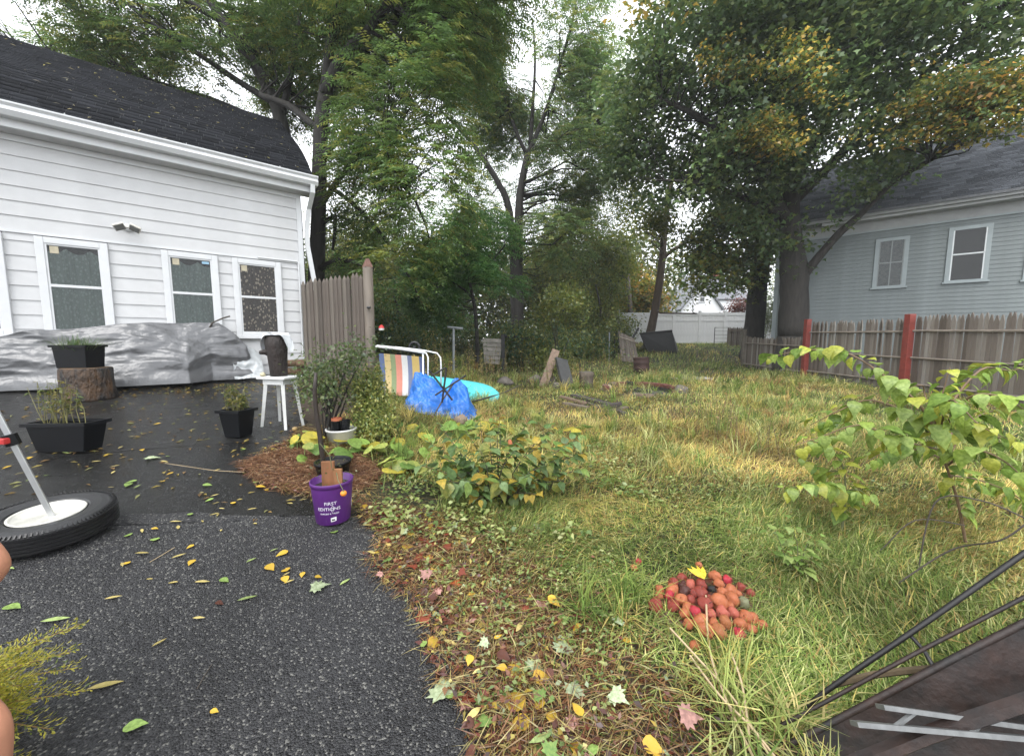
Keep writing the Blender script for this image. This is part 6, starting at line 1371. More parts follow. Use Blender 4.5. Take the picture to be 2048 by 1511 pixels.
# --- squash vines: big pale leaves on short stalks
SQ = leaf_set('round', [((.24, .36, .08), None), ((.30, .40, .10), (.42, .44, .12)), ((.17, .28, .07), None), ((.42, .38, .08), (.5, .42, .06))], 'squash', (.2, .45), .15)
def squash(spots, label, n, size, seed):
    r = random.Random(seed); c = on(*spots[0][:2]); root = empty('squash_vine', c, 0, label, 'vine')
    for k in range(n):
        cx, cy, sx, sy = r.choice(spots); q = on(cx + r.gauss(0, sx), cy + r.gauss(0, sy)); h = r.uniform(.03, .16); a = r.uniform(0, 6.28)
        t = Vector((q.x, q.y, gz(q.x, q.y))); lf = t + Vector((.03 * math.cos(a), .03 * math.sin(a), h)); obj('stalk', MB().tube([t - Vector((0, 0, .02)), lf], .0035, 4), mat('pale_stalk', (.2, .26, .08), .6), root)
        link('leaf', r.choice(SQ), root, aim(lf, (math.cos(a), math.sin(a), r.uniform(-.5, .15)), (r.uniform(-.4, .4), -.35 + r.uniform(-.3, .3), 1), size * r.uniform(.6, 1.2)), True)
squash([(640, 905, 22, 12), (610, 895, 14, 8), (720, 905, 20, 10)], 'pale green squash vine spreading round the white bucket', 30, .15, 1)
squash([(790, 905, 28, 14), (840, 890, 25, 14), (800, 950, 20, 14)], 'pale green squash vine between the vine thicket and the broadleaf bush', 34, .14, 2)
squash([(960, 870, 28, 12), (920, 880, 20, 10), (1000, 860, 18, 10)], 'large-leaved squash vine in front of the tan rock', 26, .19, 3)
squash([(1130, 905, 22, 12), (1160, 880, 14, 8), (1075, 890, 18, 10)], 'yellow-green squash vine at the right end of the bed', 22, .13, 4)
# --- rose-like shrub and vine thicket before the stockade fence
shrub('rose_bush', 'dark leggy rose bush in front of the stockade fence', 'bush', [(660, 740, 42, 38, 4.05, .25), (640, 790, 32, 28, 3.95, .2), (700, 700, 40, 22, 4.1, .2), (670, 820, 30, 26, 3.95, .2, .6), (620, 775, 20, 16, 3.9, .12)], 230, PAL((.12, .18, .07), (.16, .22, .08), (.22, .26, .1)), 401, size=.55, stems=14, thr=-.2, ns=5)
shrub('vine_thicket', 'dense olive vine thicket right of the rose bush', 'bush', [(745, 815, 30, 52, 4.35, .25), (735, 765, 24, 26, 4.4, .2), (735, 850, 30, 30, 4.2, .22), (765, 845, 20, 28, 4.3, .18)], 900, PAL((.17, .21, .055), (.24, .26, .07), (.12, .17, .05), (.32, .31, .09)), 402, size=.42, stems=20, thr=-.8, ns=4)
# --- golden cypress in a pot at the lower left corner
cy = Vector((-1.72, 1.03, 0)); cy.z = gz(cy.x, cy.y) + .015
cyp = empty('golden_cypress', cy, 0, 'yellow-green feathery cypress in a pot at the lower left corner', 'shrub')
obj('pot', MB().lathe([(.06, 0), (.075, .07), (.08, .07), (.08, .09), (.07, .09), (.065, .06)], 28, c=cy), M_TUB, cyp, smooth=True); 
mb = MB(); r = np.random.default_rng(77); Ps, Ds, Ns, Ls, Cs = [], [], [], [], []
mb.tube([cy + Vector((0, 0, .1)), cy + Vector((.02, 0, .45))], .012, 6)
for k in range(60):
    a = r.uniform(-.9, 1.5); z0 = r.uniform(.08, .20); b = np.array(cy) + [0, 0, z0]; ln = r.uniform(.14, .33); d = np.array([math.cos(a), math.sin(a) * .8, r.uniform(-.1, .38)]); d /= np.linalg.norm(d)
    e = b + d * ln + np.array([0, 0, -.05]); mb.tube([b, (b + e) / 2 + [0, 0, .02], e], [.004, .003, .0015], 4, cap=False); sd = np.cross(d, [0, 0, 1.]); sd /= np.linalg.norm(sd)
    for j in range(26):
        t = .25 + .75 * j / 26; p = b + (e - b) * t + [0, 0, .02 * math.sin(t * 3.14)]; s = 1 if j % 2 else -1; dd = d * .8 + sd * s * .7 + r.normal(size=3) * .12; L1 = (.075 * (1.15 - t)) + .018
        for i in range(5):
            Ps.append(p + dd * L1 * i / 5); Ds.append(dd + r.normal(size=3) * .5); Ns.append(np.cross(d, sd) + r.normal(size=3) * .3); Ls.append(.017); Cs.append(np.array([.60, .54, .07]) * r.uniform(.65, 1.2) if r.random() < .8 else np.array([.2, .26, .05]))
V, Q_, C_ = leaves(np.array(Ps), np.array(Ds), np.array(Ns), np.array(Ls), np.array(Ls) * .28, np.array(Cs)); tag(link('foliage', np_mesh('foliage', V, Q_, C_, M_FOL), cyp, None, True), kind='stuff')
tag(obj('stems', mb, mat('tan_stem', (.25, .16, .06), .7), cyp), kind='stuff')

# ================================================================ APPLES
AP = [(1225, 125, .8, 0), (1080, 228, 1, 1), (1010, 270, .95, 1), (1145, 285, .9, 2), (1240, 282, 1.1, 1), (1355, 215, 1, 0), (1385, 275, .9, 0), (1455, 245, 1, 3), (905, 325, .9, 0), (1000, 325, 1.1, 0), (1105, 335, 1, 4), (1235, 345, 1.3, 1), (1325, 320, .8, 5), (985, 370, 1, 3), (1085, 285, .8, 4), (895, 375, .85, 0), (1075, 402, 1, 0), (1150, 405, .75, 1), (865, 450, 1.25, 1), (1010, 450, 1.15, 1), (1135, 470, .9, 0), (1195, 505, 1, 3), (1275, 445, 1.2, 1), (1385, 420, 1.35, 0), (1500, 400, 1.1, 0), (1480, 330, 1, 0), (1410, 510, .9, 2), (1500, 510, 1, 2), (1600, 545, 1.1, 0), (1232, 572, 1.1, 0), (1315, 522, .85, 2), (1342, 602, .9, 0), (1440, 585, 1.2, 6), (1555, 600, 1.1, 0), (1392, 665, 1.15, 6), (1278, 650, 1, 0), (1545, 682, .95, 3), (1652, 565, .95, 0), (1722, 612, 1.1, 0), (1100, 512, .85, 0), (1130, 602, .9, 0), (1645, 640, .85, 0), (690, 145, .8, 0), (725, 92, .7, 3), (1185, 780, .8, 0), (1420, 350, .95, 0), (1590, 430, .9, 7), (1560, 300, .9, 1), (1640, 350, .9, 1), (1240, 200, .7, 0), (1310, 400, .9, 1), (1460, 460, .9, 0), (1180, 350, .8, 1), (1530, 360, .8, 0)]
AC = [('tan_rotting_apple', (.52, .17, .065), (.38, .09, .04)), ('dark_red_apple', (.33, .055, .035), (.19, .03, .02)), ('pinkish_apple', (.52, .14, .09), (.40, .075, .05)), ('bright_red_apple', (.58, .035, .06), (.30, .02, .03)), ('brown_black_apple', (.06, .02, .015), (.11, .03, .02)), ('black_rotten_apple', (.012, .012, .013), (.02, .018, .016)), ('orange_brown_apple', (.42, .16, .055), (.33, .10, .04)), ('green_rotten_apple', (.26, .27, .15), (.16, .16, .09))]
AW = ['tan, half rotten apple in the pile on the grass', 'dark red wrinkled apple in the pile on the grass', 'dull pink bruised apple in the pile on the grass', 'bright red fresh apple in the pile on the grass', 'brownish black apple in the pile on the grass', 'black rotten apple near the top of the pile', 'orange-brown apple at the near side of the pile', 'greenish rotten apple at the right of the pile']
AMe = []
for i, (nm, c1, c2) in enumerate(AC):
    m = mat(nm, c1, .28, .3, 22, .004, 45, col2=c2, w=.55, coat=.2); vs_ = []
    for var in range(3):
        pr = []; n = 14
        for k in range(n + 1):
            th = math.pi * k / n; rr = math.sin(th) * (1 + .06 * math.cos(th)); zz = -math.cos(th) * .88
            if k > n - 3: zz -= .16 * (1 - rr)
            if k < 2: zz += .08 * (1 - rr)
            pr.append((max(rr, .02), zz))
        mb = MB().lathe(pr, 18); mb.v = [tuple(Vector(p) * (1 + .24 * mnoise.noise(Vector(p) * 1.2 + Vector((i * 5, var * 3, 0))) + .10 * mnoise.noise(Vector(p) * 3.5 + Vector((i, var, 9))))) for p in mb.v]
        vs_.append(mb.mesh('apple', m, True))
    AMe.append(vs_)
M_STEM = mat('apple_stem', (.05, .03, .02), .8)
STEM = MB().tube([(0, 0, .66), (.06, .02, .9), (.14, .02, 1.08)], .05, 5).mesh('stalk', M_STEM)
r = random.Random(9)
for zx, zy, sc, ci in AP:
    px, py = 1100 + zx / 4.096, 1100 + zy / 4.096; du, dv = (zx - 1290) / 480, (zy - 430) / 330; dome = max(0, 1 - du * du - dv * dv) * .05
    rad = .0305 * sc * r.uniform(.85, 1.12); q = on(px, py, dome + rad * .8); o = bpy.data.objects.new('apple', r.choice(AMe[ci])); COL.objects.link(o)
    o.matrix_basis = Matrix.Translation(q) @ Euler((r.uniform(-1.3, 1.3), r.uniform(-1.3, 1.3), r.uniform(0, 6))).to_matrix().to_4x4() @ Matrix.Scale(rad, 4)
    lab = AW[ci]
    if ci in (0, 1, 2, 3, 4): lab = lab.replace('in the pile on the grass', ('on the upper ' if dv < -.3 else 'on the lower ' if dv > .3 else 'in the middle ') + ('left' if du < -.3 else 'right' if du > .3 else 'centre') + ' of the apple pile')
    if (zx, zy) == (690, 145): lab = 'tan apple lying apart from the pile, up and left of it'
    if (zx, zy) == (725, 92): lab = 'small red apple lying apart from the pile, beside a tan one'
    if (zx, zy) == (1185, 780): lab = 'tan apple sunk in the grass in front of the pile'
    tag(o, lab, 'apple', 'apples dumped on the grass')
    s_ = link('stalk', STEM, o)
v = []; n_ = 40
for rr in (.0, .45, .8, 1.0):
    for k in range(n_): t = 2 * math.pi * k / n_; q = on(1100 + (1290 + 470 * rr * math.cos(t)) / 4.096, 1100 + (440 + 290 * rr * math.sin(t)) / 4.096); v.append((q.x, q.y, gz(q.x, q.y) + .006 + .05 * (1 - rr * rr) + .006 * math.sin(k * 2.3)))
o = obj('apple_gap_shade', MB().add(v, [(k + n_ * j, (k + 1) % n_ + n_ * j, (k + 1) % n_ + n_ * j + n_, k + n_ * j + n_) for j in range(3) for k in range(n_)]), mat('brown_gap_shade', (.075, .022, .012), .4, .4, 40, .008, 60), label='dark brown sheet added as painted shade between the apples', cat='shading', kind='stuff')  # dark sheet added under the apples; its colour paints shade into the gaps
# ash-tree leaf (yellow compound) on the apples
q = on(1395, 1150, .11); yl = empty('yellow_leaf_spray', q, 0, 'yellow three-fingered leaf lying on the apple pile', 'leaf'); YL_ = leaf_mesh('lance', LM('bright_yellow_leaf', (.75, .55, .06)), .1, .2)
for a in (-.5, 0, .45, 1.0): link('leaflet', YL_, yl, aim(q + Vector((.02, -.03, 0)), (math.sin(a) * .7 - .25, .8, .22), (0, -.5, 1), .10), True)

# ================================================================ LOWER RIGHT: rusted barrow, rods, ladder
M_RP = mat('rusted_plate', (.006, .005, .005), .6, .4, 7, .004, 40, col2=(.04, .018, .012), w=.58)
bw = empty('rusted_wheelbarrow', on(1640, 1500), 0, 'rusted wheelbarrow tray with rolled edge tipped on its side in the lower right corner', 'wheelbarrow')
rimp = [at(1545, 1505, 1.18), at(1700, 1425, 1.15), at(1880, 1330, 1.12), at(2048, 1245, 1.1), at(2130, 1203, 1.1)]
obj('rolled_edge', MB().tube(smooth_path(rimp), .0105, 8), M_RP, bw, smooth=True)
rim2 = [p + Vector((-.03, .05, -.005)) for p in rimp]; obj('outer_flange', MB().tube(smooth_path(rim2), .006, 6), M_RP, bw, smooth=True)
V = []; n1, n2 = 24, 10; sp_ = smooth_path(rimp, 6)
for i, p in enumerate(sp_):
    for j in range(n2 + 1):
        t = j / n2; q = p + Vector((.10 * t, -.20 * t, -.46 * t + .10 * t * t)); q.z = max(q.z, gz(q.x, q.y) + .01); V.append(tuple(q + Vector((0, .01 * math.sin(i * .8 + t * 5), 0))))
obj('tray', MB().add(V, [(i * (n2 + 1) + j, i * (n2 + 1) + j + 1, (i + 1) * (n2 + 1) + j + 1, (i + 1) * (n2 + 1) + j) for i in range(len(sp_) - 1) for j in range(n2)]), M_RP, bw, smooth=True)
obj('lower_edge', MB().tube([V[i * (n2 + 1) + n2] for i in range(len(sp_))], .008, 6), M_RP, bw, smooth=True)
M_ROD = mat('black_iron_rod', (.012, .011, .011), .45, .3, 20)
obj('handle', MB().tube(smooth_path([on(1535, 1485), at(1600, 1425, 1.28), at(1662, 1374, 1.26), at(1850, 1245, 1.22), at(2048, 1106, 1.18), at(2160, 1028, 1.16)]), .0085, 8), M_ROD, bw, smooth=True)
obj('brace', MB().tube([at(1815, 1264, 1.23), at(1848, 1300, 1.2), at(1868, 1334, 1.14)], .007, 6), M_ROD, bw, smooth=True)
obj('lower_beam', MB().tube([at(1700, 1530, 1.0), at(1850, 1470, 1.0), at(2060, 1400, 1.0), at(2250, 1340, 1.0)], .022, 6), M_RP, bw)
obj('branch', MB().tube(smooth_path([at(1668, 1368, 1.27), at(1740, 1350, 1.22), at(1800, 1342, 1.2), at(1866, 1336, 1.17)]), [.011] * 19, 6), mat('mossy_branch', (.09, .065, .035), .8, .3, 20), label='short brown branch lodged between the barrow handle and its edge', cat='branch')
M_DALU = mat('dull_aluminium', (.16, .165, .165), .5, .25, 20, metal=.4)
ld = empty('aluminium_ladder', at(1800, 1440, 1.02), 0, 'bare aluminium ladder end lying in the rusted tray at lower right', 'ladder')
for a, b in (((1708, 1446, 1.0), (1985, 1470, .97)), ((1760, 1412, 1.03), (2000, 1446, 1.0))):
    p, q = at(*a), at(*b); d = (q - p).normalized(); m = MB().box((0, 0, 0), ((q - p).length + .5, .012, .034)); o = obj('rail', m, M_DALU, ld); o.matrix_parent_inverse = wm(ld).inverted(); o.matrix_basis = Matrix.Translation(p.lerp(q + d * .5, .5)) @ d.to_track_quat('X', 'Z').to_matrix().to_4x4() @ Matrix.Rotation(.9, 4, 'X')
for t in (.30, .85):
    p = at(1708, 1446, 1.0).lerp(at(1985, 1470, .97), t); q = at(1760, 1412, 1.03).lerp(at(2000, 1446, 1.0), t); obj('rung', MB().tube([p, q], .007, 6), M_DALU, ld)
# dry stalks across the front
M_DRY = mat('dry_straw_stalk', (.42, .32, .19), .7, .2, 15)
for k, (pts, lab) in enumerate([([(1340, 1255), (1400, 1320), (1470, 1400), (1545, 1520)], 'pale dry stalk running from the apples to the lower edge, leftmost'), ([(1412, 1190), (1418, 1290), (1445, 1380), (1510, 1520)], 'pale dry stalk standing up through the apple pile'), ([(1460, 1300), (1482, 1360), (1495, 1440), (1500, 1500)], 'thin dry stalk right of the two longer ones'), ([(1380, 1310), (1440, 1390), (1500, 1450), (1560, 1525)], 'pale dry stalk lying lowest beside the rusted tray')]):
    W = [on(px, py, .10 - .02 * i) for i, (px, py) in enumerate(pts)]; obj('dry_stalk', MB().tube(smooth_path(W), [.0045] * (6 * 3 + 1), 5), M_DRY, label=lab, cat='stalk', group='dry stalks across the foreground grass')

# ================================================================ PERSON (only a knee and shin reach into the picture)
M_SKIN = mat('skin', (.52, .24, .15), .45, .12, 12, .0008, 90)
def skin_body(name, nodes, edges, m, parent=None, label=None, cat=None, sub=2):
    me = bpy.data.meshes.new(name); me.from_pydata([n[:3] for n in nodes], edges, []); me.update(); o = bpy.data.objects.new(name, me); COL.objects.link(o)
    md = o.modifiers.new('skin', 'SKIN'); md.use_smooth_shade = True
    for i, n in enumerate(nodes): sv = me.skin_vertices[0].data[i]; sv.radius = (n[3], n[3] * (n[4] if len(n) > 4 else 1)); sv.use_root = (i == 0)
    s = o.modifiers.new('sub', 'SUBSURF'); s.levels = sub; s.render_levels = sub; me.materials.append(m)
    bpy.context.view_layer.update(); ev = o.evaluated_get(bpy.context.evaluated_depsgraph_get()); m2 = bpy.data.meshes.new_from_object(ev); bpy.data.objects.remove(o)
    m2.materials.clear(); m2.materials.append(m); o = link(name, m2, parent, None, parent is not None); tag(o, label, cat); return o
EL = at(-14, 1138, .92); K1 = at(-36, 1462, .80)
hip = Vector((-1.66, .78, .55)); sho = Vector((-1.70, .80, 1.06)); K2 = K1 + Vector((-.06, -.26, .01)); G1, G2 = gz(K1.x, K1.y), gz(K2.x, K2.y)
N = [(hip.x, hip.y, hip.z, .15), (sho.x + .02, sho.y, .82, .15), (sho.x, sho.y, sho.z, .13), (sho.x + .015, sho.y, sho.z + .10, .052), (sho.x + .03, sho.y, sho.z + .205, .098), (sho.x + .03, sho.y, sho.z + .30, .088),
     (hip.x + .22, hip.y + .05, hip.z + .0, .082), (K1.x, K1.y, K1.z, .055), (K1.x - .03, K1.y, (K1.z + G1) / 2 + .05, .05), (K1.x - .05, K1.y, G1 + .10, .036), (K1.x + .02, K1.y - .02, G1 + .045, .034), (K1.x + .10, K1.y - .03, G1 + .035, .022),
     (hip.x + .22, hip.y - .14, hip.z, .082), (K2.x, K2.y, K2.z, .055), (K2.x - .03, K2.y, (K2.z + G2) / 2 + .05, .05), (K2.x - .05, K2.y, G2 + .10, .036), (K2.x + .02, K2.y - .02, G2 + .045, .034), (K2.x + .10, K2.y - .03, G2 + .035, .022),
     (sho.x + .02, sho.y + .17, sho.z - .03, .06), ((sho.x + EL.x) / 2 + .02, (sho.y + .17 + EL.y) / 2, (sho.z + EL.z) / 2, .05), (EL.x, EL.y, EL.z, .046), (EL.x - .10, EL.y - .03, EL.z - .09, .04), (EL.x - .22, EL.y - .06, EL.z - .20, .03),
     (sho.x + .02, sho.y - .17, sho.z - .03, .06), (sho.x + .10, sho.y - .24, sho.z - .26, .045), (K2.x - .18, K2.y + .01, K2.z + .10, .032)]
Ed = [(0, 1), (1, 2), (2, 3), (3, 4), (4, 5), (0, 6), (6, 7), (7, 8), (8, 9), (9, 10), (10, 11), (0, 12), (12, 13), (13, 14), (14, 15), (15, 16), (16, 17), (2, 18), (18, 19), (19, 20), (20, 21), (21, 22), (2, 23), (23, 24), (24, 25)]
per = skin_body('person', N, Ed, M_SKIN, None, 'person sitting at the left picture edge, only bare elbow and knee showing', 'person')
def garment(name, keep, off, m):
    """clothing cut from the body's own surface and lifted off it"""
    me = per.data; me.update(); vs_ = [v.co.copy() for v in me.vertices]; nr = [v.normal.copy() for v in me.vertices]; used = {}; V = []; Fc = []
    for f in me.polygons:
        c = sum((vs_[i] for i in f.vertices), Vector()) / len(f.vertices)
        if not keep(c): continue
        q = []
        for i in f.vertices:
            if i not in used: used[i] = len(V); V.append(tuple(vs_[i] + nr[i] * off))
            q.append(used[i])
        Fc.append(tuple(q))
    o = obj(name, MB().add(V, Fc), m, per, smooth=True); md = o.modifiers.new('cloth', 'SOLIDIFY'); md.thickness = .004; md.offset = 1; return o
arm_ok = lambda c: abs(c.y - sho.y) < .2 or c.z > sho.z - .16
garment('shirt', lambda c: hip.z + .02 < c.z < sho.z + .075 and c.x < sho.x + .24 and arm_ok(c) and not (c.z < sho.z - .2 and c.x > hip.x + .2), .014, mat('navy_shirt', (.03, .04, .08), .8, .15, 9))
garment('shorts', lambda c: c.z < hip.z + .13 and c.z > hip.z - .2 and c.x < hip.x + .27 and not (c.z > hip.z + .06 and c.x > hip.x + .12) and not (c.y < hip.y - .2 and c.z > hip.z + .03) and c.z > gz(c.x, c.y) + .3, .02, mat('grey_shorts', (.10, .10, .10), .8, .15, 9))
hd = Vector((sho.x + .03, sho.y, sho.z + .235))
garment('hair', lambda c: c.z > hd.z + .065 or (c.z > hd.z - .05 and c.x < hd.x - .015), .012, mat('brown_hair', (.03, .02, .015), .6, .2, 40))
sph = lambda c, r, sx=1, sz=1: MB().lathe([(max(.0005, r * math.sin(t)), -r * math.cos(t) * sz) for t in np.linspace(0, math.pi, 9)], 12, c=c)
for sy in (-1, 1):
    e = obj('eye', sph(hd + Vector((.082, sy * .033, .012)), .013), mat('eye_white', (.7, .68, .65), .3, .03), per, smooth=True); obj('iris', sph(hd + Vector((.0925, sy * .033, .012)), .005), M_DARK, e, smooth=True)
    obj('ear', MB().tube([hd + Vector((.0, sy * .092, .03)), hd + Vector((-.012, sy * .102, .0)), hd + Vector((.002, sy * .09, -.03))], [.008, .012, .007], 8), M_SKIN, per, smooth=True)
obj('nose', MB().tube([hd + Vector((.088, 0, .02)), hd + Vector((.108, 0, -.018)), hd + Vector((.092, 0, -.028))], [.007, .012, .008], 8), M_SKIN, per, smooth=True)
obj('mouth', MB().tube([hd + Vector((.084, -.022, -.055)), hd + Vector((.094, 0, -.054)), hd + Vector((.084, .022, -.055))], [.003, .006, .003], 6), mat('lips', (.36, .13, .10), .5), per, smooth=True)
for hb in (Vector(N[22][:3]), Vector(N[25][:3])):
    fg = MB()
    for k in range(4): fg.tube([hb + Vector((-.01, -.03 + .02 * k, -.0)), hb + Vector((.04, -.035 + .022 * k, -.02)), hb + Vector((.07 - .008 * abs(k - 1.5), -.035 + .022 * k, -.05))], [.011, .010, .008], 8)
    fg.tube([hb + Vector((-.02, .03, 0)), hb + Vector((.02, .055, -.02)), hb + Vector((.04, .06, -.03))], [.012, .011, .009], 8); obj('fingers', fg, M_SKIN, per, smooth=True)
cs = empty('camp_stool', (hip.x - .02, hip.y, gz(hip.x, hip.y)), 0, 'plain camp stool under the seated person, mostly out of view', 'stool'); hs_ = hip.z - .15 - gz(hip.x, hip.y)
loc('seat', MB().lohi((-.16, -.16, hs_ - .03), (.16, .16, hs_)), mat('green_canvas', (.04, .07, .04), .8), cs, bevel=.01)
for sx in (-1, 1):
    for sy in (-1, 1): loc('leg', MB().tube([(sx * .14, sy * .14, -.03), (sx * .13, sy * .13, hs_ - .03)], .014, 6), M_IRON, cs)

# ================================================================ MULCH, LITTER, GRASS
def inpoly(x, y, poly):
    c = np.zeros(x.shape, bool); j = len(poly) - 1
    for i in range(len(poly)):
        (xi, yi), (xj, yj) = poly[i], poly[j]
        c ^= ((yi > y) != (yj > y)) & (x < (xj - xi) * (y - yi) / (yj - yi + 1e-12) + xi); j = i
    return c
MP = [(p.x, p.y) for p in (on(*q) for q in [(475, 930), (530, 910), (600, 895), (660, 905), (730, 915), (765, 950), (730, 980), (640, 994), (565, 982), (510, 962)])]
def sample(n, x0, x1, y0, y1): return RNG.uniform(x0, x1, n), RNG.uniform(y0, y1, n)
mx_, my_ = sample(20000, min(p[0] for p in MP), max(p[0] for p in MP), min(p[1] for p in MP), max(p[1] for p in MP)); kk = inpoly(mx_, my_, MP); mx_, my_ = mx_[kk], my_[kk]
nq = len(mx_); ang = RNG.uniform(0, 6.28, nq)
P = np.c_[mx_, my_, gzn(mx_, my_) + .012 + RNG.uniform(0, .03, nq)]
mc_ = PAL((.27, .13, .065), (.36, .2, .11), (.2, .09, .05), (.44, .29, .16), (.13, .065, .04))[RNG.integers(0, 5, nq)] * RNG.uniform(.7, 1.2, (nq, 1))
V, Q_, C_ = leaves(P, np.c_[np.cos(ang), np.sin(ang), RNG.normal(size=nq) * .12], np.array([0, 0, 1.]) + RNG.normal(size=(nq, 3)) * .3, RNG.uniform(.03, .10, nq), RNG.uniform(.003, .007, nq), mc_)
tag(link('pine_mulch', np_mesh('pine_mulch', V, Q_, C_, M_FOL)), 'reddish brown pine mulch spilled onto the driveway', 'mulch', kind='stuff')
P_STRAW = PAL((.66, .54, .19), (.56, .41, .16), (.72, .62, .28), (.46, .30, .13), (.60, .54, .17))
P_GREEN = PAL((.25, .32, .085), (.34, .40, .13), (.18, .27, .07), (.48, .50, .22), (.14, .21, .06))
P_RED = PAL((.20, .085, .04), (.27, .14, .06), (.13, .065, .035), (.33, .21, .09), (.09, .05, .03))
FX0, FY0 = FIRE.x, FIRE.y + .3
def grass(n, x0, x1, y0, y1, hgt, wd, rows, lean=1.0):
    x, y = sample(n, x0, x1, y0, y1); d = x - edge_x(y)
    gr, gn = ground_tone(x, y)
    keep = (d > .02) & (RNG.uniform(0, 1, n) < .75 + .25 * gr) & ~inpoly(x, y, MP) & (((x - FX0) / .95) ** 2 + ((y - FY0) / .95) ** 2 > .85)
    keep &= ~((y > 9.2) & (x < -1.5) & (RNG.uniform(0, 1, n) < .7))
    x, y, gr, gn = x[keep], y[keep], gr[keep], gn[keep]; n = len(x)
    u = RNG.uniform(0, 1, n); isg = u < gn * .88; red = (RNG.uniform(0, 1, n) > gr + .12)
    c = np.where(isg[:, None], P_GREEN[RNG.integers(0, 5, n)], P_STRAW[RNG.integers(0, 5, n)]); c = np.where(red[:, None], P_RED[RNG.integers(0, 5, n)], c)
    B3 = np.c_[x, y, x * 0]; pat = snoise(B3, 2.2, 8); c = c * (1 + .28 * np.clip(pat, -1.3, 1.3))[:, None] * RNG.uniform(.4, 1.4, (n, 1))
    h = hgt * RNG.uniform(.45, 1.15, n) * (1 + .35 * np.clip(snoise(B3, 1.4, 4), -1, 1.4)) * np.where(red, .55, 1) * (.55 + .45 * gr)
    a = snoise(B3, .9, 14) * 1.6 + RNG.normal(size=n) * 1.0; ln = lean * np.abs(RNG.normal(size=n)) * .95 + .2 + 1.2 * red; dr = np.c_[np.cos(a), np.sin(a)] * ln[:, None]
    z = gzn(x, y) - .005; B = np.c_[x, y, z]; sd = np.c_[-np.sin(a), np.cos(a), np.zeros(n)] * (wd * RNG.uniform(.6, 1.3, n) / 2)[:, None]
    ts = (0, .55, 1.0); pts = [B + np.c_[dr * (h * t ** 1.6)[:, None], h * np.maximum(t - .32 * np.minimum(ln, 1.6) * t * t, .02 * t)] for t in ts]
    V = np.stack([pts[0] - sd, pts[0] + sd, pts[1] - sd * .85, pts[1] + sd * .85, pts[2] - sd * .12, pts[2] + sd * .12], 1); k = np.arange(n)[:, None] * 6
    return V.reshape(-1, 3), np.concatenate([k + np.array([0, 1, 3, 2]), k + np.array([2, 3, 5, 4])]), np.repeat(c, 6, 0)
def tufts(n, per, x0, x1, y0, y1, hgt, wd, pal, thr=.1):
    x, y = sample(n, x0, x1, y0, y1); kk = (x - edge_x(y) > np.where(y < 3, .75, .35)) & (snoise(np.c_[x, y, x * 0], 1.2, 77) > thr) & ~inpoly(x, y, MP); x, y = x[kk], y[kk]; n = len(x) * per
    s_ = np.repeat(RNG.uniform(.6, 1.25, len(x)), per); x = np.repeat(x, per) + RNG.normal(size=n) * .03; y = np.repeat(y, per) + RNG.normal(size=n) * .03
    c = np.repeat(pal[RNG.integers(0, len(pal), n // per)], per, 0) * RNG.uniform(.5, 1.35, (n, 1)); a = RNG.uniform(0, 6.28, n); ln = np.abs(RNG.normal(size=n)) * .7 + .25; h = hgt * s_ * RNG.uniform(.5, 1.1, n)
    dr = np.c_[np.cos(a), np.sin(a)] * ln[:, None]; B = np.c_[x, y, gzn(x, y) - .005]; sd = np.c_[-np.sin(a), np.cos(a), np.zeros(n)] * (wd * RNG.uniform(.6, 1.3, n) / 2)[:, None]
    pts = [B + np.c_[dr * (h * t ** 1.7)[:, None], h * np.maximum(t - .42 * np.minimum(ln, 1.5) * t * t, .02 * t)] for t in (0, .5, 1.0)]
    V = np.stack([pts[0] - sd, pts[0] + sd, pts[1] - sd * .9, pts[1] + sd * .9, pts[2] - sd * .12, pts[2] + sd * .12], 1); k = np.arange(n)[:, None] * 6
    return V.reshape(-1, 3), np.concatenate([k + np.array([0, 1, 3, 2]), k + np.array([2, 3, 5, 4])]), np.repeat(c, 6, 0)
PT = np.concatenate([P_GREEN, P_GREEN * 1.15, P_STRAW])
GR = merge([grass(15000, 3.6, 7.0, -.5, 3.2, .12, .009, 3, 1.2), grass(9000, 6.0, 9.6, 3.2, 6.2, .13, .011, 3, 1.0), tufts(420, 26, -.3, 3.6, .8, 3.4, .24, .006, PT), tufts(520, 24, -1.6, 7, 3.2, 7.5, .30, .008, PT), tufts(700, 20, -2.5, 9.5, 7, 14, .38, .013, PT, .0), grass(62000, -.6, 3.6, .75, 3.2, .095, .0055, 3, 1.3), grass(48000, -2.2, 6.0, 3.2, 6.2, .11, .0075, 3, 1.1), grass(42000, -3.5, 9.6, 6.2, 11, .12, .011, 3, .9), grass(30000, -5, 14, 11, 24, .2, .017, 3, .8)])
tag(link('grass', np_mesh('grass', *GR, leafmat('grass_blades', None, .45, 0))), 'rough matted grass of the yard, part green part straw', 'grass', kind='stuff')
# small broad-leaved weeds through the grass
def weeds(n, x0, x1, y0, y1, ln, k=7, thr=.3, pal=P_GREEN, up=.06, seed=44):
    x, y = sample(n, x0, x1, y0, y1); kk = (snoise(np.c_[x, y, x * 0], 1.3, seed) > thr) & (x - edge_x(y) > .05) & ~inpoly(x, y, MP); x, y = x[kk], y[kk]; n = len(x)
    P = np.repeat(np.c_[x, y, gzn(x, y)], k, 0) + np.c_[RNG.normal(size=(n * k, 2)) * ln * .8, RNG.uniform(.01, up, n * k)]; a = RNG.uniform(0, 6.28, n * k)
    c = np.repeat(pal[RNG.integers(0, len(pal), n)], k, 0) * RNG.uniform(.75, 1.25, (n * k, 1))
    return leaves(P, np.c_[np.cos(a), np.sin(a), RNG.uniform(-.3, .5, n * k)], np.array([0, 0, 1.]) + RNG.normal(size=(n * k, 3)) * .35, RNG.uniform(.5, 1.1, n * k) * ln, RNG.uniform(.3, .55, n * k) * ln, c)
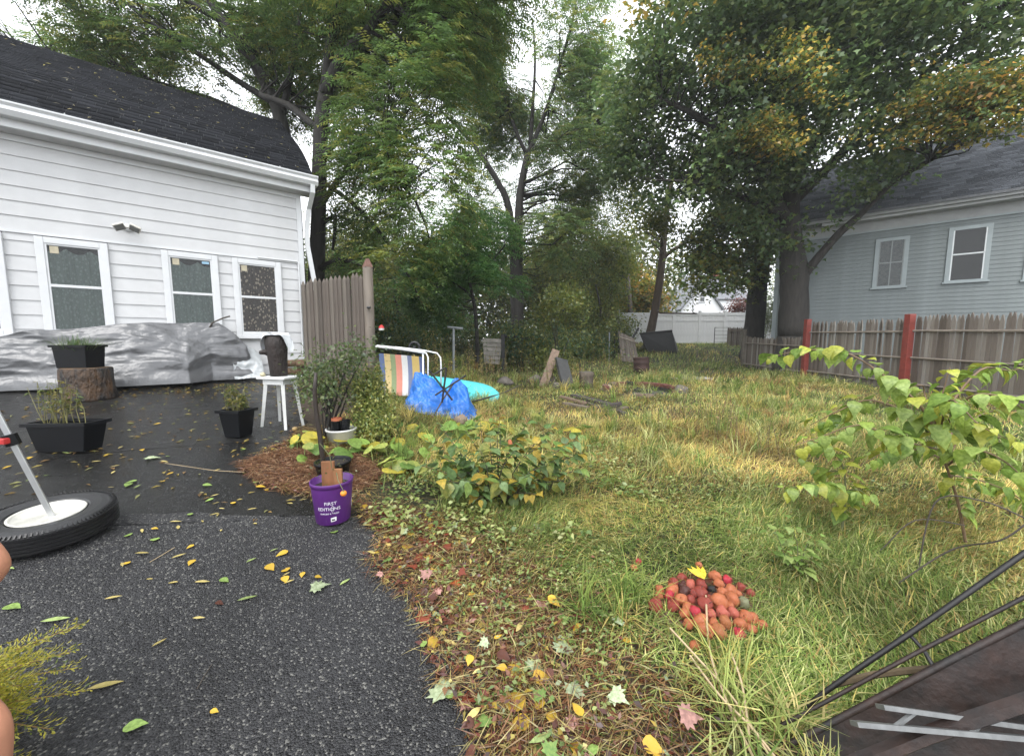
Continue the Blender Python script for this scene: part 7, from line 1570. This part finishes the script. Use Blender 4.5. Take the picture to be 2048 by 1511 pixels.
WE = merge([weeds(1500, -.5, 3.6, .9, 3.4, .032), weeds(1500, -1.8, 6, 3.2, 6.5, .04, up=.1), weeds(2600, -3, 9.5, 6.5, 12, .055, up=.18, pal=np.concatenate([P_GREEN, P_YG * 1.3])), weeds(2600, 0, 12, 11, 22, .08, up=.2, thr=0), weeds(900, -2.2, 1.2, 2.4, 4.6, .06, up=.12, thr=.3, pal=P_GREEN)])
tag(link('ground_weeds', np_mesh('ground_weeds', *WE, M_FOL)), 'low leafy weeds growing through the grass', 'weeds', kind='stuff')
# tall weeds
def tall(spots, per, hgt, pal, name, label, lf=.05, wt=.004):
    mb = MB(); Ps, Ds, Ls, Cs = [], [], [], []
    for (px, py, sx, sy) in spots:
        for k in range(per):
            q = on(px + random.gauss(0, sx), py + random.gauss(0, sy)); h = hgt * random.uniform(.5, 1.15); e = q + Vector((random.gauss(0, .12) * h, random.gauss(0, .12) * h, h)); mb.tube([q, q.lerp(e, .5) + Vector((random.gauss(0, .02), 0, 0)), e], [wt, wt * .8, wt * .5], 4, cap=False)
            for j in range(16): t = random.uniform(.2, 1); Ps.append(tuple(q.lerp(e, t))); Ds.append((random.gauss(0, 1), random.gauss(0, 1), random.uniform(-.2, .6))); Ls.append(lf * random.uniform(.5, 1.1)); Cs.append(pal[random.randrange(len(pal))] * random.uniform(.7, 1.2))
    root = empty(name, on(*spots[0][:2]), 0, label, 'weeds'); tag(root, kind='stuff'); Ps, Ds, Ls, Cs = map(np.array, (Ps, Ds, Ls, Cs))
    tag(obj('stalks', mb, mat('weed_stalk', (.14, .10, .05), .8), root), kind='stuff'); V, Q_, C_ = leaves(Ps, Ds, np.array([0, 0, 1.]) + RNG.normal(size=Ps.shape) * .5, Ls, Ls * .4, Cs); tag(link('leaves', np_mesh('leaves', V, Q_, C_, M_FOL), root, None, True), kind='stuff')
tall([(1400, 835, 40, 12), (1440, 860, 40, 14), (1390, 800, 30, 6)], 16, .55, np.concatenate([P_YG * 1.5, P_STRAW]), 'tall_weeds', 'tall yellowing weeds standing right of the fire pit')
tall([(1060, 770, 30, 8), (1120, 775, 30, 8), (1200, 760, 40, 8), (1090, 750, 40, 6)], 16, .7, np.concatenate([P_YG * 1.5, P_GREEN]), 'tall_weeds', 'pale leafy weeds round the leaning slab and stump', .07, .006)
tall([(940, 755, 30, 6), (1000, 752, 30, 6), (1230, 742, 30, 6), (870, 750, 30, 6)], 16, .8, np.concatenate([P_YG * 1.2, P_STRAW]), 'tall_weeds', 'tall straw-coloured weeds along the woods edge', .08, .007)
tall([(1250, 740, 25, 5), (1330, 735, 30, 5), (1400, 745, 30, 5)], 12, .45, np.concatenate([P_GREEN * .8, P_YG]), 'tall_weeds', 'green leafy weeds round the rusty barrel', .07, .006)
tall([(1460, 880, 30, 10), (1530, 900, 30, 12)], 9, .5, P_STRAW * .6, 'tall_weeds', 'bare dark weed stalks in mid yard', .02, .004)
n = 17000; t = RNG.uniform(.8, 4.2, n); off = np.abs(RNG.normal(size=n)) * .55 - .03; x = edge_x(t) + off; kk = ~inpoly(x, t, MP); x, y = x[kk], t[kk]; n = len(x); a = RNG.uniform(0, 6.28, n)
V, Q_, C_ = leaves(np.c_[x, y, gzn(x, y) + .008 + RNG.uniform(0, .035, n)], np.c_[np.cos(a), np.sin(a), RNG.normal(size=n) * .2], np.array([0, 0, 1.]) + RNG.normal(size=(n, 3)) * .4, RNG.uniform(.05, .15, n), RNG.uniform(.002, .0045, n), np.concatenate([P_RED * 1.5, P_STRAW * .8])[RNG.integers(0, 10, n)] * RNG.uniform(.6, 1.1, (n, 1)))
tag(link('dead_straw', np_mesh('dead_straw', V, Q_, C_, M_FOL)), 'tangle of dead brown stems along the driveway edge', 'straw', kind='stuff')
# --- litter: countless small dead leaves along the driveway edge
n = 3600; t = RNG.uniform(.8, 4.0, n); off = np.abs(RNG.normal(size=n)) * .42 - .05; x = edge_x(t) + off; kk = ~inpoly(x, t, MP); x, y = x[kk], t[kk]; n = len(x); a = RNG.uniform(0, 6.28, n)
lc_ = PAL((.16, .045, .03), (.22, .09, .045), (.10, .04, .028), (.42, .30, .05), (.50, .42, .12), (.30, .36, .2), (.07, .04, .03), (.28, .14, .07))[RNG.choice(8, n, p=[.2, .2, .18, .08, .08, .08, .1, .08])] * RNG.uniform(.7, 1.2, (n, 1))
V, Q_, C_ = leaves(np.c_[x, y, gzn(x, y) + .018 + RNG.uniform(0, .03, n)], np.c_[np.cos(a), np.sin(a), RNG.normal(size=n) * .35], np.array([0, 0, 1.]) + RNG.normal(size=(n, 3)) * .45, RNG.uniform(.012, .045, n), RNG.uniform(.008, .024, n), lc_ * 1.15)
tag(link('leaf_litter', np_mesh('leaf_litter', V, Q_, C_, M_FOL)), 'small brown and yellow leaf litter along the driveway edge', 'leaf litter', kind='stuff')
n = 3600; x, y = sample(n, -5.6, -1.2, 2.2, 7); hl = np.array([(HI @ Vector((a, b, .8))).y for a, b in zip(x, y)]); kk = (hl > .78) & (x < edge_x(y)) & (RNG.uniform(0, 1, n) < np.clip(np.where(hl < 1.35, 1.0, .34 - hl * .04), .08, 1)); x, y = x[kk], y[kk]; n = len(x); a = RNG.uniform(0, 6.28, n)
V, Q_, C_ = leaves(np.c_[x, y, gzn(x, y) + .012], np.c_[np.cos(a), np.sin(a), np.zeros(n)], np.array([0, 0, 1.]) + RNG.normal(size=(n, 3)) * .12, RNG.uniform(.03, .075, n), RNG.uniform(.012, .03, n), PAL((.46, .36, .10), (.40, .27, .09), (.25, .15, .06), (.36, .36, .14))[RNG.integers(0, 4, n)] * RNG.uniform(.6, 1.1, (n, 1)))
tag(link('driveway_litter', np_mesh('driveway_litter', V, Q_, C_, M_FOL)), 'small yellow leaves strewn over the far wet asphalt', 'leaf litter', kind='stuff')
# --- single fallen leaves
LF = {'yl': leaf_mesh('lance', LM('yellow_lance', (.50, .43, .15), (.56, .44, .17), .1), .1, .25), 'gl': leaf_mesh('lance', LM('green_lance', (.26, .33, .12), None, .1), .1, .25), 'yo': leaf_mesh('ovate', LM('yellow_ovate', (.62, .44, .05), (.55, .33, .06), .1), .15, .2), 'go': leaf_mesh('ovate', LM('green_ovate', (.22, .32, .09), None, .1), .12, .2),
      'pm': leaf_mesh('maple', LM('pale_maple', (.32, .39, .22), (.42, .48, .31), .1), .2, .2), 'gm': leaf_mesh('maple', LM('green_maple', (.16, .27, .08), (.2, .28, .08), .1), .2, .2), 'rm': leaf_mesh('maple', LM('red_maple', (.26, .06, .035), (.18, .05, .03), .1), .35, .3), 'bo': leaf_mesh('ovate', LM('brown_ovate', (.14, .055, .035), (.09, .04, .03), .1), .4, .35), 'pk': leaf_mesh('maple', LM('pink_maple', (.40, .22, .19), None, .1), .25, .2), 'or': leaf_mesh('maple', LM('orange_maple', (.55, .17, .05), (.45, .1, .04), .1), .3, .2)}
WORD = {'yl': 'narrow yellow', 'gl': 'narrow green', 'yo': 'oval yellow', 'go': 'oval green', 'pm': 'pale green maple', 'gm': 'green maple', 'rm': 'dark red maple', 'bo': 'curled brown', 'pk': 'dull pink maple', 'or': 'orange maple'}
def fallen(kind, px, py, size, label, group, ang=None, up=.02, tilt=.15):
    q = on(px, py); a = random.uniform(0, 6.28) if ang is None else ang; gx = .02
    o = bpy.data.objects.new('fallen_leaf', LF[kind]); COL.objects.link(o)
    o.matrix_basis = aim((q.x, q.y, gz(q.x, q.y) + up), (math.cos(a), math.sin(a), random.uniform(-tilt, tilt)), (random.uniform(-tilt, tilt), random.uniform(-tilt, tilt), 1), size)
    tag(o, label, 'leaf', group); return o
GD = 'leaves fallen on the driveway'; GY_ = 'leaves fallen along the grassy edge'
for kind, px, py, s, lab, a in [('pm', 622, 1183, .10, 'large pale maple leaf on the asphalt nearest the grass edge', .4), ('gl', 680, 1178, .075, 'green narrow leaf beside the large pale maple leaf', 1.2), ('yo', 630, 1160, .04, 'small yellow leaf above the large pale maple leaf', 0), ('gl', 475, 1210, .085, 'green narrow leaf in the middle of the coarse asphalt', .7), ('gl', 82, 1253, .095, 'green narrow leaf on the asphalt at the far left', .4), ('go', 12, 1222, .07, 'green oval leaf at the left picture edge', 0),
        ('yl', 305, 1303, .055, 'yellow leaf on the asphalt pointing at the camera', 1.3), ('yl', 175, 1390, .10, 'long tan curled leaf on the asphalt near the cypress', .5), ('go', 248, 1468, .07, 'green oval leaf on the asphalt nearest the camera', .3), ('yo', 422, 1432, .03, 'small tan leaf scrap on the asphalt near the camera', 0), ('pm', 886, 1408, .115, 'pale maple leaf face down on the asphalt edge near the camera', 1.8), ('go', 670, 1072, .07, 'green oval leaf right under the purple pot', 2.2),
        ('yo', 512, 976, .075, 'yellow leaf on the asphalt left of the mulch', .1), ('pm', 293, 918, .11, 'pale maple leaf on the wet asphalt near the long planter', .3), ('yl', 340, 1050, .06, 'yellow narrow leaf on the seam of the asphalt', .5), ('bo', 432, 1213, .04, 'small dark brown leaf beside the green narrow one', 0), ('yl', 390, 1172, .07, 'pale green-yellow narrow leaf in the upper coarse asphalt', .2), ('yl', 210, 1207, .06, 'yellow narrow leaf between tyre and cypress', .6), ('yl', 386, 1245, .05, 'tan narrow leaf near the dark brown one', .2), ('gl', 540, 1110, .05, 'small green leaf left below the purple pot', 1.1),
        ('gm', 1118, 1248, .07, 'bright green maple leaf on the brown litter', .2), ('pk', 1080, 1222, .08, 'dull pink maple leaf left of the apple pile', 1), ('pm', 1125, 1315, .09, 'pale maple leaf standing on the litter below the pink one', 1.4), ('pm', 1145, 1400, .085, 'pale maple leaf below the other, right of the yellow leaves', 1.2), ('or', 905, 1178, .07, 'bright orange maple leaf on the litter edge', 1), ('yo', 1012, 1355, .10, 'bright yellow broad leaf on the litter', .2), ('yo', 1050, 1425, .12, 'largest bright yellow leaf, at the bottom of the litter', 2.6), ('yo', 1060, 1450, .09, 'bright yellow leaf partly under the largest one', 3.4), ('yo', 1075, 1430, .08, 'bright yellow leaf standing by the largest one', 1.5), ('yo', 1100, 1455, .06, 'small bright yellow leaf right of the largest one', 1.2), ('yl', 1300, 1272, .075, 'yellow narrow leaf at the left foot of the apple pile', 2.4), ('yo', 1255, 1295, .05, 'yellow leaf below the narrow one by the apples', 1.6), ('pm', 925, 1095, .09, 'pale maple leaf on bare soil under the bush', .5), ('pm', 1070, 1060, .11, 'pale green maple leaf at the grass edge right of the bush', .2), ('pm', 900, 1060, .09, 'pale maple leaf left under the bush', 1), ('rm', 1010, 1270, .08, 'dark red leaf left of the pink maple leaf', .4), ('rm', 940, 1415, .07, 'dark red leaf right of the face-down pale maple leaf', 1.8)]:
    fallen(kind, px, py, s, lab, GD if px < 780 else GY_, a, .024 if py > 1045 else .016, .1)
r = random.Random(12)
MARKS = [('tyre', on(200, 1050)), ('purple pot', on(660, 1055)), ('long trough planter', on(140, 905)), ('square planter', on(478, 878)), ('white stool', on(566, 858)), ('mulch tip', on(470, 940)), ('asphalt seam', on(420, 1040)), ('large pale maple leaf', on(620, 1180)), ('green narrow leaf mid-asphalt', on(475, 1210))]
def near_mark(x, y): return min(MARKS, key=lambda m: (m[1].x - x) ** 2 + (m[1].y - y) ** 2)[0]
for k in range(95):
    px, py = r.uniform(0, 640), r.uniform(840, 1180)
    q = on(px, py)
    if q.x > edge_x(q.y) - .06 or (px < 250 and 990 < py < 1130): continue
    kind = r.choice(['yl', 'yl', 'yl', 'yo', 'gl', 'yo', 'go', 'yl']); fallen(kind, px, py, r.uniform(.035, .07), WORD[kind] + ' leaf on the driveway nearest the ' + near_mark(q.x, q.y), GD, r.uniform(0, 6.28), .024 if q.y < seam_y(q.x) else .014, .08)
k = 0
while k < 215:
    y = r.uniform(.95, 3.2); x = float(edge_x(y)) + abs(r.gauss(.1, .38)) - .05
    if bool(inpoly(np.array([x]), np.array([y]), MP)[0]): k += 1; continue
    kind = r.choice(['bo', 'bo', 'rm', 'rm', 'yo', 'yo', 'pm', 'go', 'gl', 'yl', 'yl', 'pk', 'bo', 'gm']); o = bpy.data.objects.new('fallen_leaf', LF[kind]); COL.objects.link(o); a = r.uniform(0, 6.28)
    o.matrix_basis = aim((x, y, gz(x, y) + r.uniform(.02, .05)), (math.cos(a), math.sin(a), r.uniform(-.4, .3)), (r.uniform(-.4, .4), r.uniform(-.5, .3), 1), r.uniform(.04, .085)); tag(o, WORD[kind] + ' leaf in litter ' + ('near the purple pot' if y > 2.3 else 'level with the apples' if y > 1.6 else 'nearest the camera') + (', asphalt rim' if x < edge_x(y) + .12 else ', deep in grass' if x > edge_x(y) + .5 else ''), 'leaf', GY_); k += 1
# twigs on the asphalt
for pts, lab in [([(395, 1385), (412, 1355), (425, 1335)], 'thin dark reddish twig on the asphalt near the camera'), ([(300, 1130), (350, 1100)], 'thin straw stem on the asphalt below the tyre'), ([(330, 930), (430, 945), (490, 948)], 'thin straw stem on the wet asphalt left of the mulch')]:
    obj('twig', MB().tube([on(*p) + Vector((0, 0, .018)) for p in pts], .0018, 5), M_STICK if 'dark' in lab else M_DRY, label=lab, cat='twig')

# ================================================================ DAMP AIR
bx0, bx1, by0, by1 = float(xs.min()) - 1, float(xs.max()) + 1, float(ys.min()) - 1, float(ys.max()) + 1
hz_ = MB().lohi((bx0, by0, float(GZ.min()) - 1.2), (bx1, by1, 24)); o = obj('haze', hz_, None); o['kind'] = 'stuff'; tag(o, 'thin damp air over the whole yard', 'haze')
hm = bpy.data.materials.new('damp_air'); hm.use_nodes = True; hn = hm.node_tree; hn.nodes.clear(); ho = hn.nodes.new('ShaderNodeOutputMaterial'); hv = hn.nodes.new('ShaderNodeVolumePrincipled')
hv.inputs['Color'].default_value = (.9, .93, .95, 1); hv.inputs['Density'].default_value = .0013; hn.links.new(hv.outputs[0], ho.inputs['Volume']); o.data.materials.append(hm)

# things that share a label are told apart by their order in the picture
ORD = ['first', 'second', 'third', 'fourth', 'fifth', 'sixth', 'seventh', 'eighth', 'ninth', 'tenth', 'eleventh', 'twelfth', 'thirteenth', 'fourteenth', 'fifteenth', 'sixteenth']
dup_ = {}
for o in COL.objects:
    if o.parent is None and 'label' in o and o.name.split('.')[0] in ('apple', 'fallen_leaf'): dup_.setdefault(o['label'], []).append(o)
for lab, os_ in dup_.items():
    if 1 < len(os_) <= 16 and len(lab.split()) <= 13:
        os_.sort(key=lambda o: o.matrix_basis.translation.x / max(.2, o.matrix_basis.translation.y))
        for k, o in enumerate(os_): o['label'] = '%s, %s from left' % (lab, ORD[k])
